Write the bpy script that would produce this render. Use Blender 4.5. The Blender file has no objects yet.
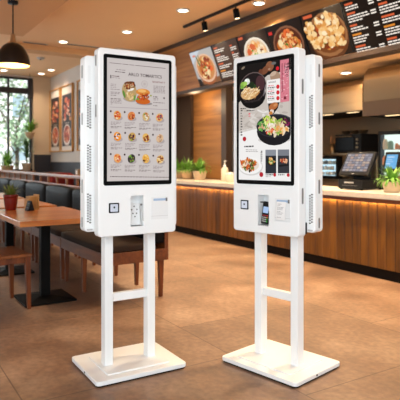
import bpy, bmesh, math, random
from mathutils import Vector, Matrix, Euler

# ---------------------------------------------------------------- camera, sky, light, exposure
SC = bpy.context.scene
COL = SC.collection
# the room runs along its own axes: s towards the viewer's right, n into the kitchen
ROOM_O = Vector((0.0, 8.3488, 0.0))
ROOM_A = math.atan2(-0.8493, 0.5278)
ROOM_M = Matrix.Translation(ROOM_O) @ Matrix.Rotation(ROOM_A, 4, 'Z')

cam_d = bpy.data.cameras.new('camera')
cam = bpy.data.objects.new('camera', cam_d); COL.objects.link(cam)
cam.location = (0, 0, 1.2065); cam.rotation_euler = (math.pi / 2, 0, 0)
cam_d.sensor_width = 36.0; cam_d.lens = 48.08; cam_d.shift_y = -0.1
cam_d.clip_start = 0.05; cam_d.clip_end = 200
cam_d.dof.use_dof = True; cam_d.dof.focus_distance = 2.98; cam_d.dof.aperture_fstop = 4.0
SC.camera = cam

SC.view_settings.view_transform = 'Standard'
SC.view_settings.look = 'None'
SC.view_settings.gamma = 1.0
SC.view_settings.exposure = 0.45
SC.view_settings.use_curve_mapping = False

world = bpy.data.worlds.new('daylight'); SC.world = world
world.use_nodes = True
wn = world.node_tree.nodes; wn.clear()
w_out = wn.new('ShaderNodeOutputWorld'); w_bg = wn.new('ShaderNodeBackground')
w_bg.inputs[0].default_value = (0.80, 0.92, 1.0, 1); w_bg.inputs[1].default_value = 0.62
world.node_tree.links.new(w_bg.outputs[0], w_out.inputs[0])


def lamp(name, kind, snz, energy, color, rot=(0, 0, 0), **kw):
    d = bpy.data.lights.new(name, kind); d.energy = energy; d.color = color
    for k, v in kw.items(): setattr(d, k, v)
    o = bpy.data.objects.new(name, d); COL.objects.link(o)
    o.matrix_world = ROOM_M @ Matrix.Translation(Vector(snz)) @ Euler(rot).to_matrix().to_4x4()
    return o


WARM = (1.0, 0.60, 0.27)
# unseen area light added behind the camera as neutral front fill
lamp('camera_side_fill', 'AREA', (9.2, -6.6, 1.9), 165, (0.86, 0.95, 1.0), (math.radians(86), 0, math.radians(38)), shape='RECTANGLE', size=5.0, size_y=2.6)
# unseen neutral spots added near the camera to brighten the two kiosks
lamp('kiosk_fill_spot', 'SPOT', (7.7, -4.9, 3.25), 185, (0.86, 0.95, 1.0), (math.radians(49), 0, math.radians(62)), spot_size=math.radians(62), spot_blend=0.9, shadow_soft_size=0.5)
lamp('kiosk_fill_spot', 'SPOT', (8.0, -3.6, 3.25), 215, (0.86, 0.95, 1.0), (math.radians(53), 0, math.radians(76)), spot_size=math.radians(62), spot_blend=0.9, shadow_soft_size=0.5)
# daylight falling in through the street window
lamp('window_daylight', 'AREA', (-6.72, -5.0, 2.1), 130, (0.85, 0.94, 1.0), (0, math.radians(-90), 0), shape='RECTANGLE', size=2.2, size_y=5.0)
# sun on the street outside
lamp('street_sun', 'SUN', (0, -14, 12), 6.0, (1.0, 0.97, 0.92), (math.radians(48), 0, math.radians(55)), angle=0.02)
# light strip tucked under the counter overhang
lamp('counter_strip_light', 'AREA', (1.6, -0.014, 0.772), 17, (1.0, 0.68, 0.34), (math.radians(-8), 0, 0), shape='RECTANGLE', size=8.0, size_y=0.02)


# ---------------------------------------------------------------- materials
def lin(c):
    return c / 12.92 if c <= 0.04045 else ((c + 0.055) / 1.055) ** 2.4


def hexc(h):
    return tuple(lin(int(h[i:i + 2], 16) / 255) for i in (0, 2, 4)) + (1.0,)


def new_mat(name):
    m = bpy.data.materials.new(name); m.use_nodes = True
    nt = m.node_tree
    return m, nt, nt.nodes['Principled BSDF']


def mat(name, col, rough=0.5, metal=0.0, var=0.0, scale=8.0, bump=0.0, bscale=60.0, spec=None, coat=0.0):
    m, nt, b = new_mat(name)
    c = hexc(col) if isinstance(col, str) else tuple(col) + (1.0,)
    b.inputs['Base Color'].default_value = c
    b.inputs['Roughness'].default_value = rough; b.inputs['Metallic'].default_value = metal
    if spec is not None: b.inputs['Specular IOR Level'].default_value = spec
    b.inputs['Coat Weight'].default_value = coat
    tc = nt.nodes.new('ShaderNodeTexCoord')
    if var > 0:
        nz = nt.nodes.new('ShaderNodeTexNoise'); nz.inputs['Scale'].default_value = scale; nz.inputs['Detail'].default_value = 4
        mx = nt.nodes.new('ShaderNodeMix'); mx.data_type = 'RGBA'
        mx.inputs[6].default_value = tuple(x * (1 - var) for x in c[:3]) + (1,)
        mx.inputs[7].default_value = tuple(min(1, x * (1 + var)) for x in c[:3]) + (1,)
        nt.links.new(tc.outputs['Object'], nz.inputs['Vector'])
        nt.links.new(nz.outputs['Fac'], mx.inputs[0]); nt.links.new(mx.outputs[2], b.inputs['Base Color'])
    if bump > 0:
        n2 = nt.nodes.new('ShaderNodeTexNoise'); n2.inputs['Scale'].default_value = bscale
        bp = nt.nodes.new('ShaderNodeBump'); bp.inputs['Strength'].default_value = bump; bp.inputs['Distance'].default_value = 0.002
        nt.links.new(tc.outputs['Object'], n2.inputs['Vector']); nt.links.new(n2.outputs['Fac'], bp.inputs['Height'])
        nt.links.new(bp.outputs['Normal'], b.inputs['Normal'])
    return m


def wood(name, c1, c2, grain=(1.5, 26, 26), rough=0.4, plank=None, coat=0.0):
    """wood with the grain running along the axis of the smallest number in grain"""
    m, nt, b = new_mat(name)
    tc = nt.nodes.new('ShaderNodeTexCoord'); mp = nt.nodes.new('ShaderNodeMapping')
    mp.inputs['Scale'].default_value = grain
    nz = nt.nodes.new('ShaderNodeTexNoise'); nz.inputs['Scale'].default_value = 1.0; nz.inputs['Detail'].default_value = 5; nz.inputs['Distortion'].default_value = 0.6
    rp = nt.nodes.new('ShaderNodeValToRGB')
    rp.color_ramp.elements[0].position = 0.32; rp.color_ramp.elements[0].color = hexc(c1)
    rp.color_ramp.elements[1].position = 0.68; rp.color_ramp.elements[1].color = hexc(c2)
    L = nt.links.new
    L(tc.outputs['Object'], mp.inputs['Vector']); L(mp.outputs['Vector'], nz.inputs['Vector'])
    L(nz.outputs['Fac'], rp.inputs['Fac'])
    last = rp.outputs['Color']
    if plank:                                   # every board its own tone
        axis, width = plank
        sp = nt.nodes.new('ShaderNodeSeparateXYZ'); L(tc.outputs['Object'], sp.inputs[0])
        dv = nt.nodes.new('ShaderNodeMath'); dv.operation = 'DIVIDE'; dv.inputs[1].default_value = width
        fl = nt.nodes.new('ShaderNodeMath'); fl.operation = 'FLOOR'
        wn_ = nt.nodes.new('ShaderNodeTexWhiteNoise'); wn_.noise_dimensions = '1D'
        mr = nt.nodes.new('ShaderNodeMapRange'); mr.inputs[3].default_value = 0.72; mr.inputs[4].default_value = 1.2
        mx = nt.nodes.new('ShaderNodeMix'); mx.data_type = 'RGBA'; mx.blend_type = 'MULTIPLY'; mx.inputs[0].default_value = 1
        L(sp.outputs[axis], dv.inputs[0]); L(dv.outputs[0], fl.inputs[0]); L(fl.outputs[0], wn_.inputs['W'])
        L(wn_.outputs['Value'], mr.inputs[0]); L(last, mx.inputs[6]); L(mr.outputs[0], mx.inputs[7])
        last = mx.outputs[2]
    L(last, b.inputs['Base Color'])
    b.inputs['Roughness'].default_value = rough; b.inputs['Coat Weight'].default_value = coat
    b.inputs['Coat Roughness'].default_value = 0.25
    return m


EM = {}


def emat(h, strength=1.0):
    """a colour a lit screen or lit sign gives off"""
    k = (h, strength)
    if k not in EM:
        m, nt, b = new_mat('lit_' + h)
        b.inputs['Base Color'].default_value = (0.004, 0.004, 0.004, 1); b.inputs['Roughness'].default_value = 0.3
        b.inputs['Specular IOR Level'].default_value = 0.06
        b.inputs['Emission Color'].default_value = hexc(h); b.inputs['Emission Strength'].default_value = strength * 0.73
        EM[k] = m
    return EM[k]


PM = {}


def pmat(h, rough=0.6):
    if (h, rough) not in PM: PM[(h, rough)] = mat('paint_' + h, h, rough)
    return PM[(h, rough)]


M = {}
M['white'] = mat('white_powder_coat', (0.85, 0.875, 0.885), 0.34, bump=0.05, bscale=500)
M['white_plastic'] = mat('white_plastic', (0.79, 0.81, 0.82), 0.4)
M['black_glass'] = mat('black_glass', (0.003, 0.003, 0.003), 0.25, spec=0.08)
M['black'] = mat('black_plastic', (0.008, 0.008, 0.009), 0.45, spec=0.15)
M['dark'] = mat('dark_metal', (0.004, 0.004, 0.004), 0.5, spec=0.08)
M['slot'] = mat('slot_grey', (0.16, 0.16, 0.16), 0.6)
M['slot_rim'] = mat('slot_rim', (0.5, 0.5, 0.5), 0.5)
M['rubber'] = mat('rubber', (0.003, 0.003, 0.003), 0.8, spec=0.05)
M['steel'] = mat('brushed_steel', (0.24, 0.165, 0.095), 0.32, 0.85, bump=0.1, bscale=120)
M['steel_dark'] = mat('steel_in_kitchen', (0.36, 0.24, 0.14), 0.4, 0.3)
M['table_wood'] = wood('table_wood', 'a05418', 'cc8238', (22, 1.6, 22), 0.28, coat=0.3)
M['edge_wood'] = wood('table_edge_wood', '7a3e16', '9c5a24', (14, 2, 30), 0.4)
M['chair_wood'] = wood('chair_wood', '58260a', '7a3c12', (20, 20, 2), 0.38)
M['seat_wood'] = wood('seat_wood', '66300e', '90501c', (3, 22, 22), 0.34, coat=0.2)
M['bench_wood'] = wood('bench_wood', '5c2c0e', '7c4218', (2.5, 22, 22), 0.4)
M['leather'] = mat('dark_leather', (0.010, 0.009, 0.009), 0.55, spec=0.04, var=0.25, scale=6, bump=0.25, bscale=180)
M['leather_seat'] = mat('brown_black_leather', (0.036, 0.022, 0.016), 0.55, spec=0.04, var=0.25, scale=6, bump=0.25, bscale=180)
M['counter_top'] = mat('counter_stone', (0.76, 0.67, 0.55), 0.35, var=0.12, scale=22)
M['counter_wood'] = wood('counter_wood', '5c370f', '885618', (14, 14, 1.1), 0.42, plank=(0, 0.11))
M['kick'] = mat('dark_kick_board', (0.006, 0.004, 0.003), 0.6, spec=0.1)
M['bulkhead_wood'] = wood('bulkhead_wood', '8a5626', 'be8444', (0.8, 12, 12), 0.5)
M['panel_wood'] = wood('panel_wood', '7a5024', 'a8743a', (0.9, 10, 10), 0.5)
M['rail_wood'] = wood('rail_wood', '7a4218', 'a86a34', (1.2, 20, 20), 0.35, coat=0.3)
M['trim_dark'] = mat('dark_trim', (0.035, 0.018, 0.010), 0.5)
M['ceiling'] = mat('ceiling_paint', (0.90, 0.62, 0.35), 0.85, var=0.05, scale=1.2)
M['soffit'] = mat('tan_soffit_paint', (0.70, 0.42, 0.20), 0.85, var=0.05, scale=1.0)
M['wall'] = mat('warm_white_wall', (0.62, 0.56, 0.50), 0.85, var=0.04, scale=2)
M['pillar'] = mat('beige_pillar', (0.62, 0.47, 0.31), 0.85, var=0.05, scale=2)
M['wainscot'] = mat('dark_wainscot', (0.028, 0.028, 0.035), 0.5)
M['window_frame'] = mat('dark_window_frame', (0.02, 0.02, 0.022), 0.45)
M['blind'] = mat('dark_roller_blind', (0.035, 0.028, 0.026), 0.7)
M['terracotta'] = mat('sand_pot', (0.58, 0.38, 0.22), 0.7, var=0.2, scale=18)
M['sand_pot'] = mat('pale_pot', (0.62, 0.48, 0.33), 0.65, var=0.2, scale=18)
M['red_pot'] = mat('glazed_red_pot', (0.17, 0.012, 0.007), 0.25)
M['soil'] = mat('soil', (0.02, 0.013, 0.008), 0.95)
M['leaf'] = mat('leaf', (0.16, 0.36, 0.045), 0.5, var=0.55, scale=14)
M['leaf_dark'] = mat('dark_leaf', (0.045, 0.12, 0.030), 0.5, var=0.5, scale=14)
M['leaf_olive'] = mat('olive_leaf', (0.13, 0.17, 0.022), 0.55, var=0.5, scale=20)
M['tree_leaf'] = mat('tree_leaf', (0.36, 0.50, 0.32), 0.7, var=0.45, scale=2.0)
M['bark'] = mat('bark', (0.10, 0.075, 0.055), 0.9, var=0.3, scale=8)
M['shade_out'] = mat('dark_bronze_shade', (0.020, 0.014, 0.011), 0.32, 0.4)
M['shade_in'] = mat('gold_shade_lining', (0.80, 0.50, 0.20), 0.45)
M['neck_wood'] = wood('pale_neck_wood', '8a5a34', 'b58450', (10, 10, 2), 0.5)
M['red_seat'] = mat('red_upholstery', (0.28, 0.014, 0.012), 0.55)
M['maroon_seat'] = mat('maroon_upholstery', (0.075, 0.018, 0.014), 0.55)
M['paper'] = mat('receipt_paper', (0.84, 0.84, 0.84), 0.7)
M['bottle'] = mat('frosted_bottle', (0.72, 0.62, 0.50), 0.3)
M['yellow_card'] = mat('yellow_card', (0.55, 0.30, 0.04), 0.6)
M['box_wood'] = wood('box_wood', 'b07a3a', 'd09c56', (20, 20, 3), 0.5)
M['asphalt'] = mat('pavement', (0.42, 0.42, 0.42), 0.9, var=0.1, scale=2)
M['facade'] = mat('pale_facade', (0.80, 0.80, 0.80), 0.8, var=0.05, scale=1)
M['facade_glass'] = mat('facade_glass', (0.30, 0.40, 0.46), 0.2)


def glass_mat(name, tint, gloss):
    m, nt, b = new_mat(name); nt.nodes.remove(b)
    t = nt.nodes.new('ShaderNodeBsdfTransparent'); t.inputs[0].default_value = tint + (1,)
    g = nt.nodes.new('ShaderNodeBsdfGlossy'); g.inputs['Roughness'].default_value = 0.03
    f = nt.nodes.new('ShaderNodeMixShader'); f.inputs[0].default_value = gloss
    L = nt.links.new
    L(t.outputs[0], f.inputs[1]); L(g.outputs[0], f.inputs[2]); L(f.outputs[0], nt.nodes['Material Output'].inputs[0])
    return m


M['hood_shadow'] = mat('shaded_hood_steel', (0.10, 0.06, 0.034), 0.45, 0.4)  # steel darkened for the right hood's lip, shade put into its colour
M['glass'] = glass_mat('window_glass', (0.97, 0.985, 0.99), 0.06)
M['clear'] = glass_mat('clear_glass', (0.95, 0.95, 0.94), 0.05)


def floor_mat():
    m, nt, b = new_mat('brown_stone_tiles'); L = nt.links.new
    tc = nt.nodes.new('ShaderNodeTexCoord'); mp = nt.nodes.new('ShaderNodeMapping')
    mp.inputs['Location'].default_value = (-5.05, 3.75, 0)
    br = nt.nodes.new('ShaderNodeTexBrick')
    br.offset = 0.5; br.squash = 1.0
    br.inputs['Scale'].default_value = 1.0; br.inputs['Mortar Size'].default_value = 0.0045
    br.inputs['Mortar Smooth'].default_value = 0.4
    br.inputs['Brick Width'].default_value = 1.3; br.inputs['Row Height'].default_value = 1.25
    br.inputs['Color1'].default_value = (0.80, 0.80, 0.80, 1); br.inputs['Color2'].default_value = (1.06, 1.06, 1.06, 1)
    br.inputs['Mortar'].default_value = (0.42, 0.40, 0.38, 1)
    L(tc.outputs['Object'], mp.inputs['Vector']); L(mp.outputs['Vector'], br.inputs['Vector'])
    n1 = nt.nodes.new('ShaderNodeTexNoise'); n1.inputs['Scale'].default_value = 1.6; n1.inputs['Detail'].default_value = 6; n1.inputs['Roughness'].default_value = 0.62
    n2 = nt.nodes.new('ShaderNodeTexNoise'); n2.inputs['Scale'].default_value = 26; n2.inputs['Detail'].default_value = 5
    L(tc.outputs['Object'], n1.inputs['Vector']); L(tc.outputs['Object'], n2.inputs['Vector'])
    rp = nt.nodes.new('ShaderNodeValToRGB')
    rp.color_ramp.elements[0].position = 0.30; rp.color_ramp.elements[0].color = hexc('6c5241')
    rp.color_ramp.elements[1].position = 0.72; rp.color_ramp.elements[1].color = hexc('ac8c72')
    e = rp.color_ramp.elements.new(0.5); e.color = hexc('8c6c55')
    L(n1.outputs['Fac'], rp.inputs['Fac'])
    m2 = nt.nodes.new('ShaderNodeMapRange'); m2.inputs[1].default_value = 0.3; m2.inputs[2].default_value = 0.7; m2.inputs[3].default_value = 0.78; m2.inputs[4].default_value = 1.18
    L(n2.outputs['Fac'], m2.inputs[0])
    a = nt.nodes.new('ShaderNodeMix'); a.data_type = 'RGBA'; a.blend_type = 'MULTIPLY'; a.inputs[0].default_value = 1
    c = nt.nodes.new('ShaderNodeMix'); c.data_type = 'RGBA'; c.blend_type = 'MULTIPLY'; c.inputs[0].default_value = 1
    L(rp.outputs['Color'], a.inputs[6]); L(m2.outputs[0], a.inputs[7])
    L(a.outputs[2], c.inputs[6]); L(br.outputs['Color'], c.inputs[7]); L(c.outputs[2], b.inputs['Base Color'])
    rr = nt.nodes.new('ShaderNodeMapRange'); rr.inputs[3].default_value = 0.30; rr.inputs[4].default_value = 0.52
    L(n1.outputs['Fac'], rr.inputs[0]); L(rr.outputs[0], b.inputs['Roughness'])
    bp = nt.nodes.new('ShaderNodeBump'); bp.inputs['Strength'].default_value = 0.12; bp.inputs['Distance'].default_value = 0.003
    L(n2.outputs['Fac'], bp.inputs['Height']); L(bp.outputs['Normal'], b.inputs['Normal'])
    return m


M['floor'] = floor_mat()


# ---------------------------------------------------------------- mesh building
class MB:
    def __init__(self):
        self.v = []; self.f = []; self.fm = []; self.fs = []; self.mats = []

    def mi(self, m):
        if isinstance(m, str): m = M[m]
        if m not in self.mats: self.mats.append(m)
        return self.mats.index(m)

    def add(self, verts, faces, m, smooth=False):
        o = len(self.v); i = self.mi(m)
        self.v += [tuple(p) for p in verts]
        for f in faces:
            self.f.append([o + k for k in f]); self.fm.append(i); self.fs.append(smooth)
        return self

    def add_bm(self, bm, m, smooth=False):
        bm.verts.index_update()
        self.add([v.co.copy() for v in bm.verts], [[v.index for v in f.verts] for f in bm.faces], m, smooth)
        bm.free(); return self

    def box(self, x0, x1, y0, y1, z0, z1, m, bev=0.0, seg=2, mx=None):
        bm = bmesh.new(); bmesh.ops.create_cube(bm, size=1.0)
        for v in bm.verts:
            v.co = Vector(((x0 + x1) / 2 + v.co.x * (x1 - x0), (y0 + y1) / 2 + v.co.y * (y1 - y0), (z0 + z1) / 2 + v.co.z * (z1 - z0)))
        if bev > 0: bmesh.ops.bevel(bm, geom=bm.edges[:], offset=bev, segments=seg, profile=0.5, affect='EDGES')
        if mx is not None: bm.transform(mx)
        return self.add_bm(bm, m)

    def prism(self, pts, d, m, bev=0.0, seg=2, smooth=False):
        """closed polygon pts (3-D, planar) pushed along d"""
        bm = bmesh.new(); d = Vector(d)
        a = [bm.verts.new(p) for p in pts]; b = [bm.verts.new(Vector(p) + d) for p in pts]
        bm.faces.new(a); bm.faces.new(b[::-1])
        n = len(pts)
        for i in range(n): bm.faces.new((a[i], b[i], b[(i + 1) % n], a[(i + 1) % n]))
        bmesh.ops.recalc_face_normals(bm, faces=bm.faces[:])
        if bev > 0:
            es = [e for e in bm.edges if e.calc_face_angle(0) > 0.9]
            bmesh.ops.bevel(bm, geom=es, offset=bev, segments=seg, profile=0.5, affect='EDGES')
        return self.add_bm(bm, m, smooth)

    def rslab(self, x0, x1, z0, z1, y0, y1, m, rc=0.02, bev=0.004, seg=6):
        """upright slab with rounded corners in x-z, thickness along y"""
        pts = []
        for cx, cz, a0 in ((x1 - rc, z1 - rc, 0), (x0 + rc, z1 - rc, 90), (x0 + rc, z0 + rc, 180), (x1 - rc, z0 + rc, 270)):
            for k in range(seg + 1):
                a = math.radians(a0 + 90 * k / seg); pts.append((cx + rc * math.cos(a), y0, cz + rc * math.sin(a)))
        return self.prism(pts, (0, y1 - y0, 0), m, bev)

    def rplate(self, x0, x1, y0, y1, z0, z1, m, rc=0.02, bev=0.004, seg=6):
        """lying plate with rounded corners in x-y"""
        pts = []
        for cx, cy, a0 in ((x1 - rc, y1 - rc, 0), (x0 + rc, y1 - rc, 90), (x0 + rc, y0 + rc, 180), (x1 - rc, y0 + rc, 270)):
            for k in range(seg + 1):
                a = math.radians(a0 + 90 * k / seg); pts.append((cx + rc * math.cos(a), cy + rc * math.sin(a), z0))
        return self.prism(pts, (0, 0, z1 - z0), m, bev)

    def lathe(self, prof, m, c=(0, 0, 0), seg=28, caps=True, mx=None, smooth=True):
        vs = []; fs = []
        for r, z in prof:
            for k in range(seg):
                a = 2 * math.pi * k / seg; vs.append(Vector((c[0] + r * math.cos(a), c[1] + r * math.sin(a), c[2] + z)))
        for j in range(len(prof) - 1):
            for k in range(seg):
                k2 = (k + 1) % seg
                fs.append((j * seg + k, j * seg + k2, (j + 1) * seg + k2, (j + 1) * seg + k))
        if mx is not None: vs = [mx @ p for p in vs]
        self.add(vs, fs, m, smooth)
        if caps:
            n = len(prof) - 1
            self.add([vs[k] for k in range(seg)], [list(range(seg))[::-1]], m)
            self.add([vs[n * seg + k] for k in range(seg)], [list(range(seg))], m)
        return self

    def tube(self, p0, p1, r0, r1, m, seg=12, caps=True):
        p0 = Vector(p0); p1 = Vector(p1); d = p1 - p0
        q = Vector((0, 0, 1)).rotation_difference(d.normalized()).to_matrix().to_4x4()
        return self.lathe([(r0, 0), (r1, d.length)], m, seg=seg, caps=caps, mx=Matrix.Translation(p0) @ q)

    def ball(self, c, r, m, seg=16, rings=10):
        bm = bmesh.new(); bmesh.ops.create_uvsphere(bm, u_segments=seg, v_segments=rings, radius=1.0)
        for v in bm.verts: v.co = Vector((c[0] + v.co.x * r[0], c[1] + v.co.y * r[1], c[2] + v.co.z * r[2]))
        return self.add_bm(bm, m, True)

    def cushion(self, x0, x1, y0, y1, z0, z1, m, puff=0.02, bev=0.03):
        """upholstered block: bevelled and slightly domed on its faces"""
        bm = bmesh.new(); bmesh.ops.create_cube(bm, size=1.0)
        bmesh.ops.subdivide_edges(bm, edges=bm.edges[:], cuts=7, use_grid_fill=True)
        hx, hy, hz = (x1 - x0) / 2, (y1 - y0) / 2, (z1 - z0) / 2
        for v in bm.verts:
            a, b, c = v.co.x * 2, v.co.y * 2, v.co.z * 2
            def rr(t, h):
                return t * h
            p = Vector((rr(a, hx), rr(b, hy), rr(c, hz)))
            # round the rim
            q = Vector((max(-hx + bev, min(hx - bev, p.x)), max(-hy + bev, min(hy - bev, p.y)), max(-hz + bev, min(hz - bev, p.z))))
            dd = p - q
            if dd.length > 1e-6: p = q + dd.normalized() * min(bev, dd.length)
            g = (1 - a * a) * (1 - b * b) * (1 if abs(c) > 0.99 else 0) * (1 if c > 0 else -1)
            g2 = (1 - a * a) * (1 - c * c) * (1 if abs(b) > 0.99 else 0) * (1 if b > 0 else -1)
            p.z += puff * g; p.y += puff * g2
            v.co = p + Vector(((x0 + x1) / 2, (y0 + y1) / 2, (z0 + z1) / 2))
        return self.add_bm(bm, m, True)

    # flat artwork on an upright plane that faces -y
    def art(self, items, y0, eps, mf):
        for o in items:
            if o[0] == 'e':
                _, u, z, ru, rz, rot, c, l = o
                y = y0 - l * eps; k = 18; cr, sr = math.cos(rot), math.sin(rot)
                big = max(ru, rz)
                vs = []
                for i in range(k):
                    a = 2 * math.pi * i / k; dx, dz = ru * math.cos(a), rz * math.sin(a)
                    vs.append((u + dx * cr - dz * sr, y, z + dx * sr + dz * cr))
                self.add(vs, [list(range(k))], mf(c))
            elif o[0] == 'p':
                _, q, c, l = o
                a = sum(q[i][0] * q[(i + 1) % len(q)][1] - q[(i + 1) % len(q)][0] * q[i][1] for i in range(len(q)))
                if a < 0: q = q[::-1]
                self.add([(u, y0 - l * eps, z) for u, z in q], [list(range(len(q)))], mf(c))
            elif o[0] == 'r':
                _, u0, z0, u1, z1, c, l = o
                y = y0 - l * eps
                self.add([(u0, y, z0), (u1, y, z0), (u1, y, z1), (u0, y, z1)], [(0, 1, 2, 3)], mf(c))
            else:
                _, s, u, z, size, rot, c, l = o
                vs, fs = text_mesh(s, size)
                y = y0 - l * eps; cr, sr = math.cos(rot), math.sin(rot)
                self.add([(u + a * cr - b * sr, y, z + a * sr + b * cr) for a, b in vs], fs, mf(c))
        return self

    def mesh(self, name):
        me = bpy.data.meshes.new(name)
        me.from_pydata(self.v, [], self.f)
        for m in self.mats: me.materials.append(m)
        for p, i, s in zip(me.polygons, self.fm, self.fs): p.material_index = i; p.use_smooth = s
        me.update()
        return me

    def build(self, name, parent=None):
        o = bpy.data.objects.new(name, self.mesh(name)); COL.objects.link(o)
        if parent is not None: o.parent = parent
        return o


def text_mesh(body, size):
    cu = bpy.data.curves.new('lettering', 'FONT'); cu.body = body; cu.size = size; cu.offset = size * 0.012; cu.resolution_u = 2
    ob = bpy.data.objects.new('lettering', cu); COL.objects.link(ob)
    dg = bpy.context.evaluated_depsgraph_get(); dg.update()
    me = bpy.data.meshes.new_from_object(ob.evaluated_get(dg))
    vs = [(v.co.x, v.co.y) for v in me.vertices]
    fs = []
    for p in me.polygons:
        f = list(p.vertices)
        if p.normal.z < 0: f = f[::-1]
        fs.append(f)
    bpy.data.objects.remove(ob); bpy.data.curves.remove(cu); bpy.data.meshes.remove(me)
    return vs, fs


def carve(mb, cutters):
    """cut the boxes in cutters out of mb; returns a mesh"""
    a = bpy.data.objects.new('a', mb.mesh('a')); COL.objects.link(a)
    c = MB()
    for b in cutters: c.box(*b, mb.mats[0])
    o = bpy.data.objects.new('c', c.mesh('c')); COL.objects.link(o)
    md = a.modifiers.new('cut', 'BOOLEAN'); md.object = o; md.operation = 'DIFFERENCE'; md.solver = 'EXACT'
    dg = bpy.context.evaluated_depsgraph_get(); dg.update()
    me = bpy.data.meshes.new_from_object(a.evaluated_get(dg))
    bpy.data.objects.remove(a); bpy.data.objects.remove(o)
    return me


def place(o, s, n, z=0.0, rz=0.0, rx=0.0):
    p = ROOM_M @ Vector((s, n, z))
    o.location = p; o.rotation_euler = (rx, 0, ROOM_A + rz)
    return o


def tag(o, label, cat, group=None, kind=None):
    o['label'] = label; o['category'] = cat
    if group: o['group'] = group
    if kind: o['kind'] = kind
    return o


def thing(name, label, cat, s, n, z=0.0, rz=0.0, group=None, rx=0.0):
    o = bpy.data.objects.new(name, None); COL.objects.link(o); o.empty_display_size = 0.05
    place(o, s, n, z, rz, rx)
    return tag(o, label, cat, group)


def struct(name, mb, label=None):
    o = mb.build(name); place(o, 0, 0, 0)
    o['kind'] = 'structure'
    if label: o['label'] = label
    return o


def copy_tree(o, parent=None):
    c = o.copy(); COL.objects.link(c)
    if parent is not None: c.parent = parent
    for ch in list(o.children): copy_tree(ch, c)
    return c


def again(src, label, s, n, z=0.0, rz=0.0, rx=0.0):
    c = copy_tree(src); place(c, s, n, z, rz, rx); c['label'] = label
    return c


def foliage(mb, m, count, length, width, spread, seed, droop=0.8, base=(0, 0, 0), up=1.0, leaflets=0):
    """arching leaf blades growing out of base"""
    r = random.Random(seed)
    for i in range(count):
        a = r.uniform(0, 2 * math.pi); tilt = r.uniform(0.05, 1.0) ** 0.8 * spread
        L_ = length * r.uniform(0.6, 1.1); w = width * r.uniform(0.7, 1.2)
        d = Vector((math.cos(a), math.sin(a), 0)); side = Vector((-math.sin(a), math.cos(a), 0))
        p = Vector(base) + d * r.uniform(0, 0.03); ang = math.pi / 2 * up - tilt * 0.6
        vs = []; fs = []; seg = 6; spine = []
        for k in range(seg + 1):
            t = k / seg; ww = w * (0.35 + 1.3 * t) * (1 - t) ** 0.7 if k < seg else 0.0005
            vs += [p + side * ww, p - side * ww]; spine.append((p.copy(), ww))
            st = L_ / seg; p = p + (d * math.cos(ang) + Vector((0, 0, 1)) * math.sin(ang)) * st
            ang -= droop * tilt * (0.25 + 0.4 * t)
            if k: fs.append((2 * k - 2, 2 * k - 1, 2 * k + 1, 2 * k))
        if not leaflets:
            mb.add(vs, fs, m, True)
        else:                               # fern frond: leaflets either side of a thin spine
            for k in range(leaflets):
                t = (k + 0.6) / leaflets; q = t * seg; j = min(int(q), seg - 1)
                c0 = spine[j][0].lerp(spine[j + 1][0], q - j); fw = (spine[j + 1][0] - spine[j][0]).normalized()
                ll = w * 3.2 * math.sin(math.pi * min(1, t * 0.85 + 0.12)) + 0.003
                for sg in (1, -1):
                    tip = c0 + side * sg * ll + fw * ll * 0.5 - Vector((0, 0, ll * 0.25))
                    mid = c0.lerp(tip, 0.5); e = fw * ll * 0.22
                    mb.add([c0, mid + e, tip, mid - e], [(0, 1, 2, 3)], m)
    return mb




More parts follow.
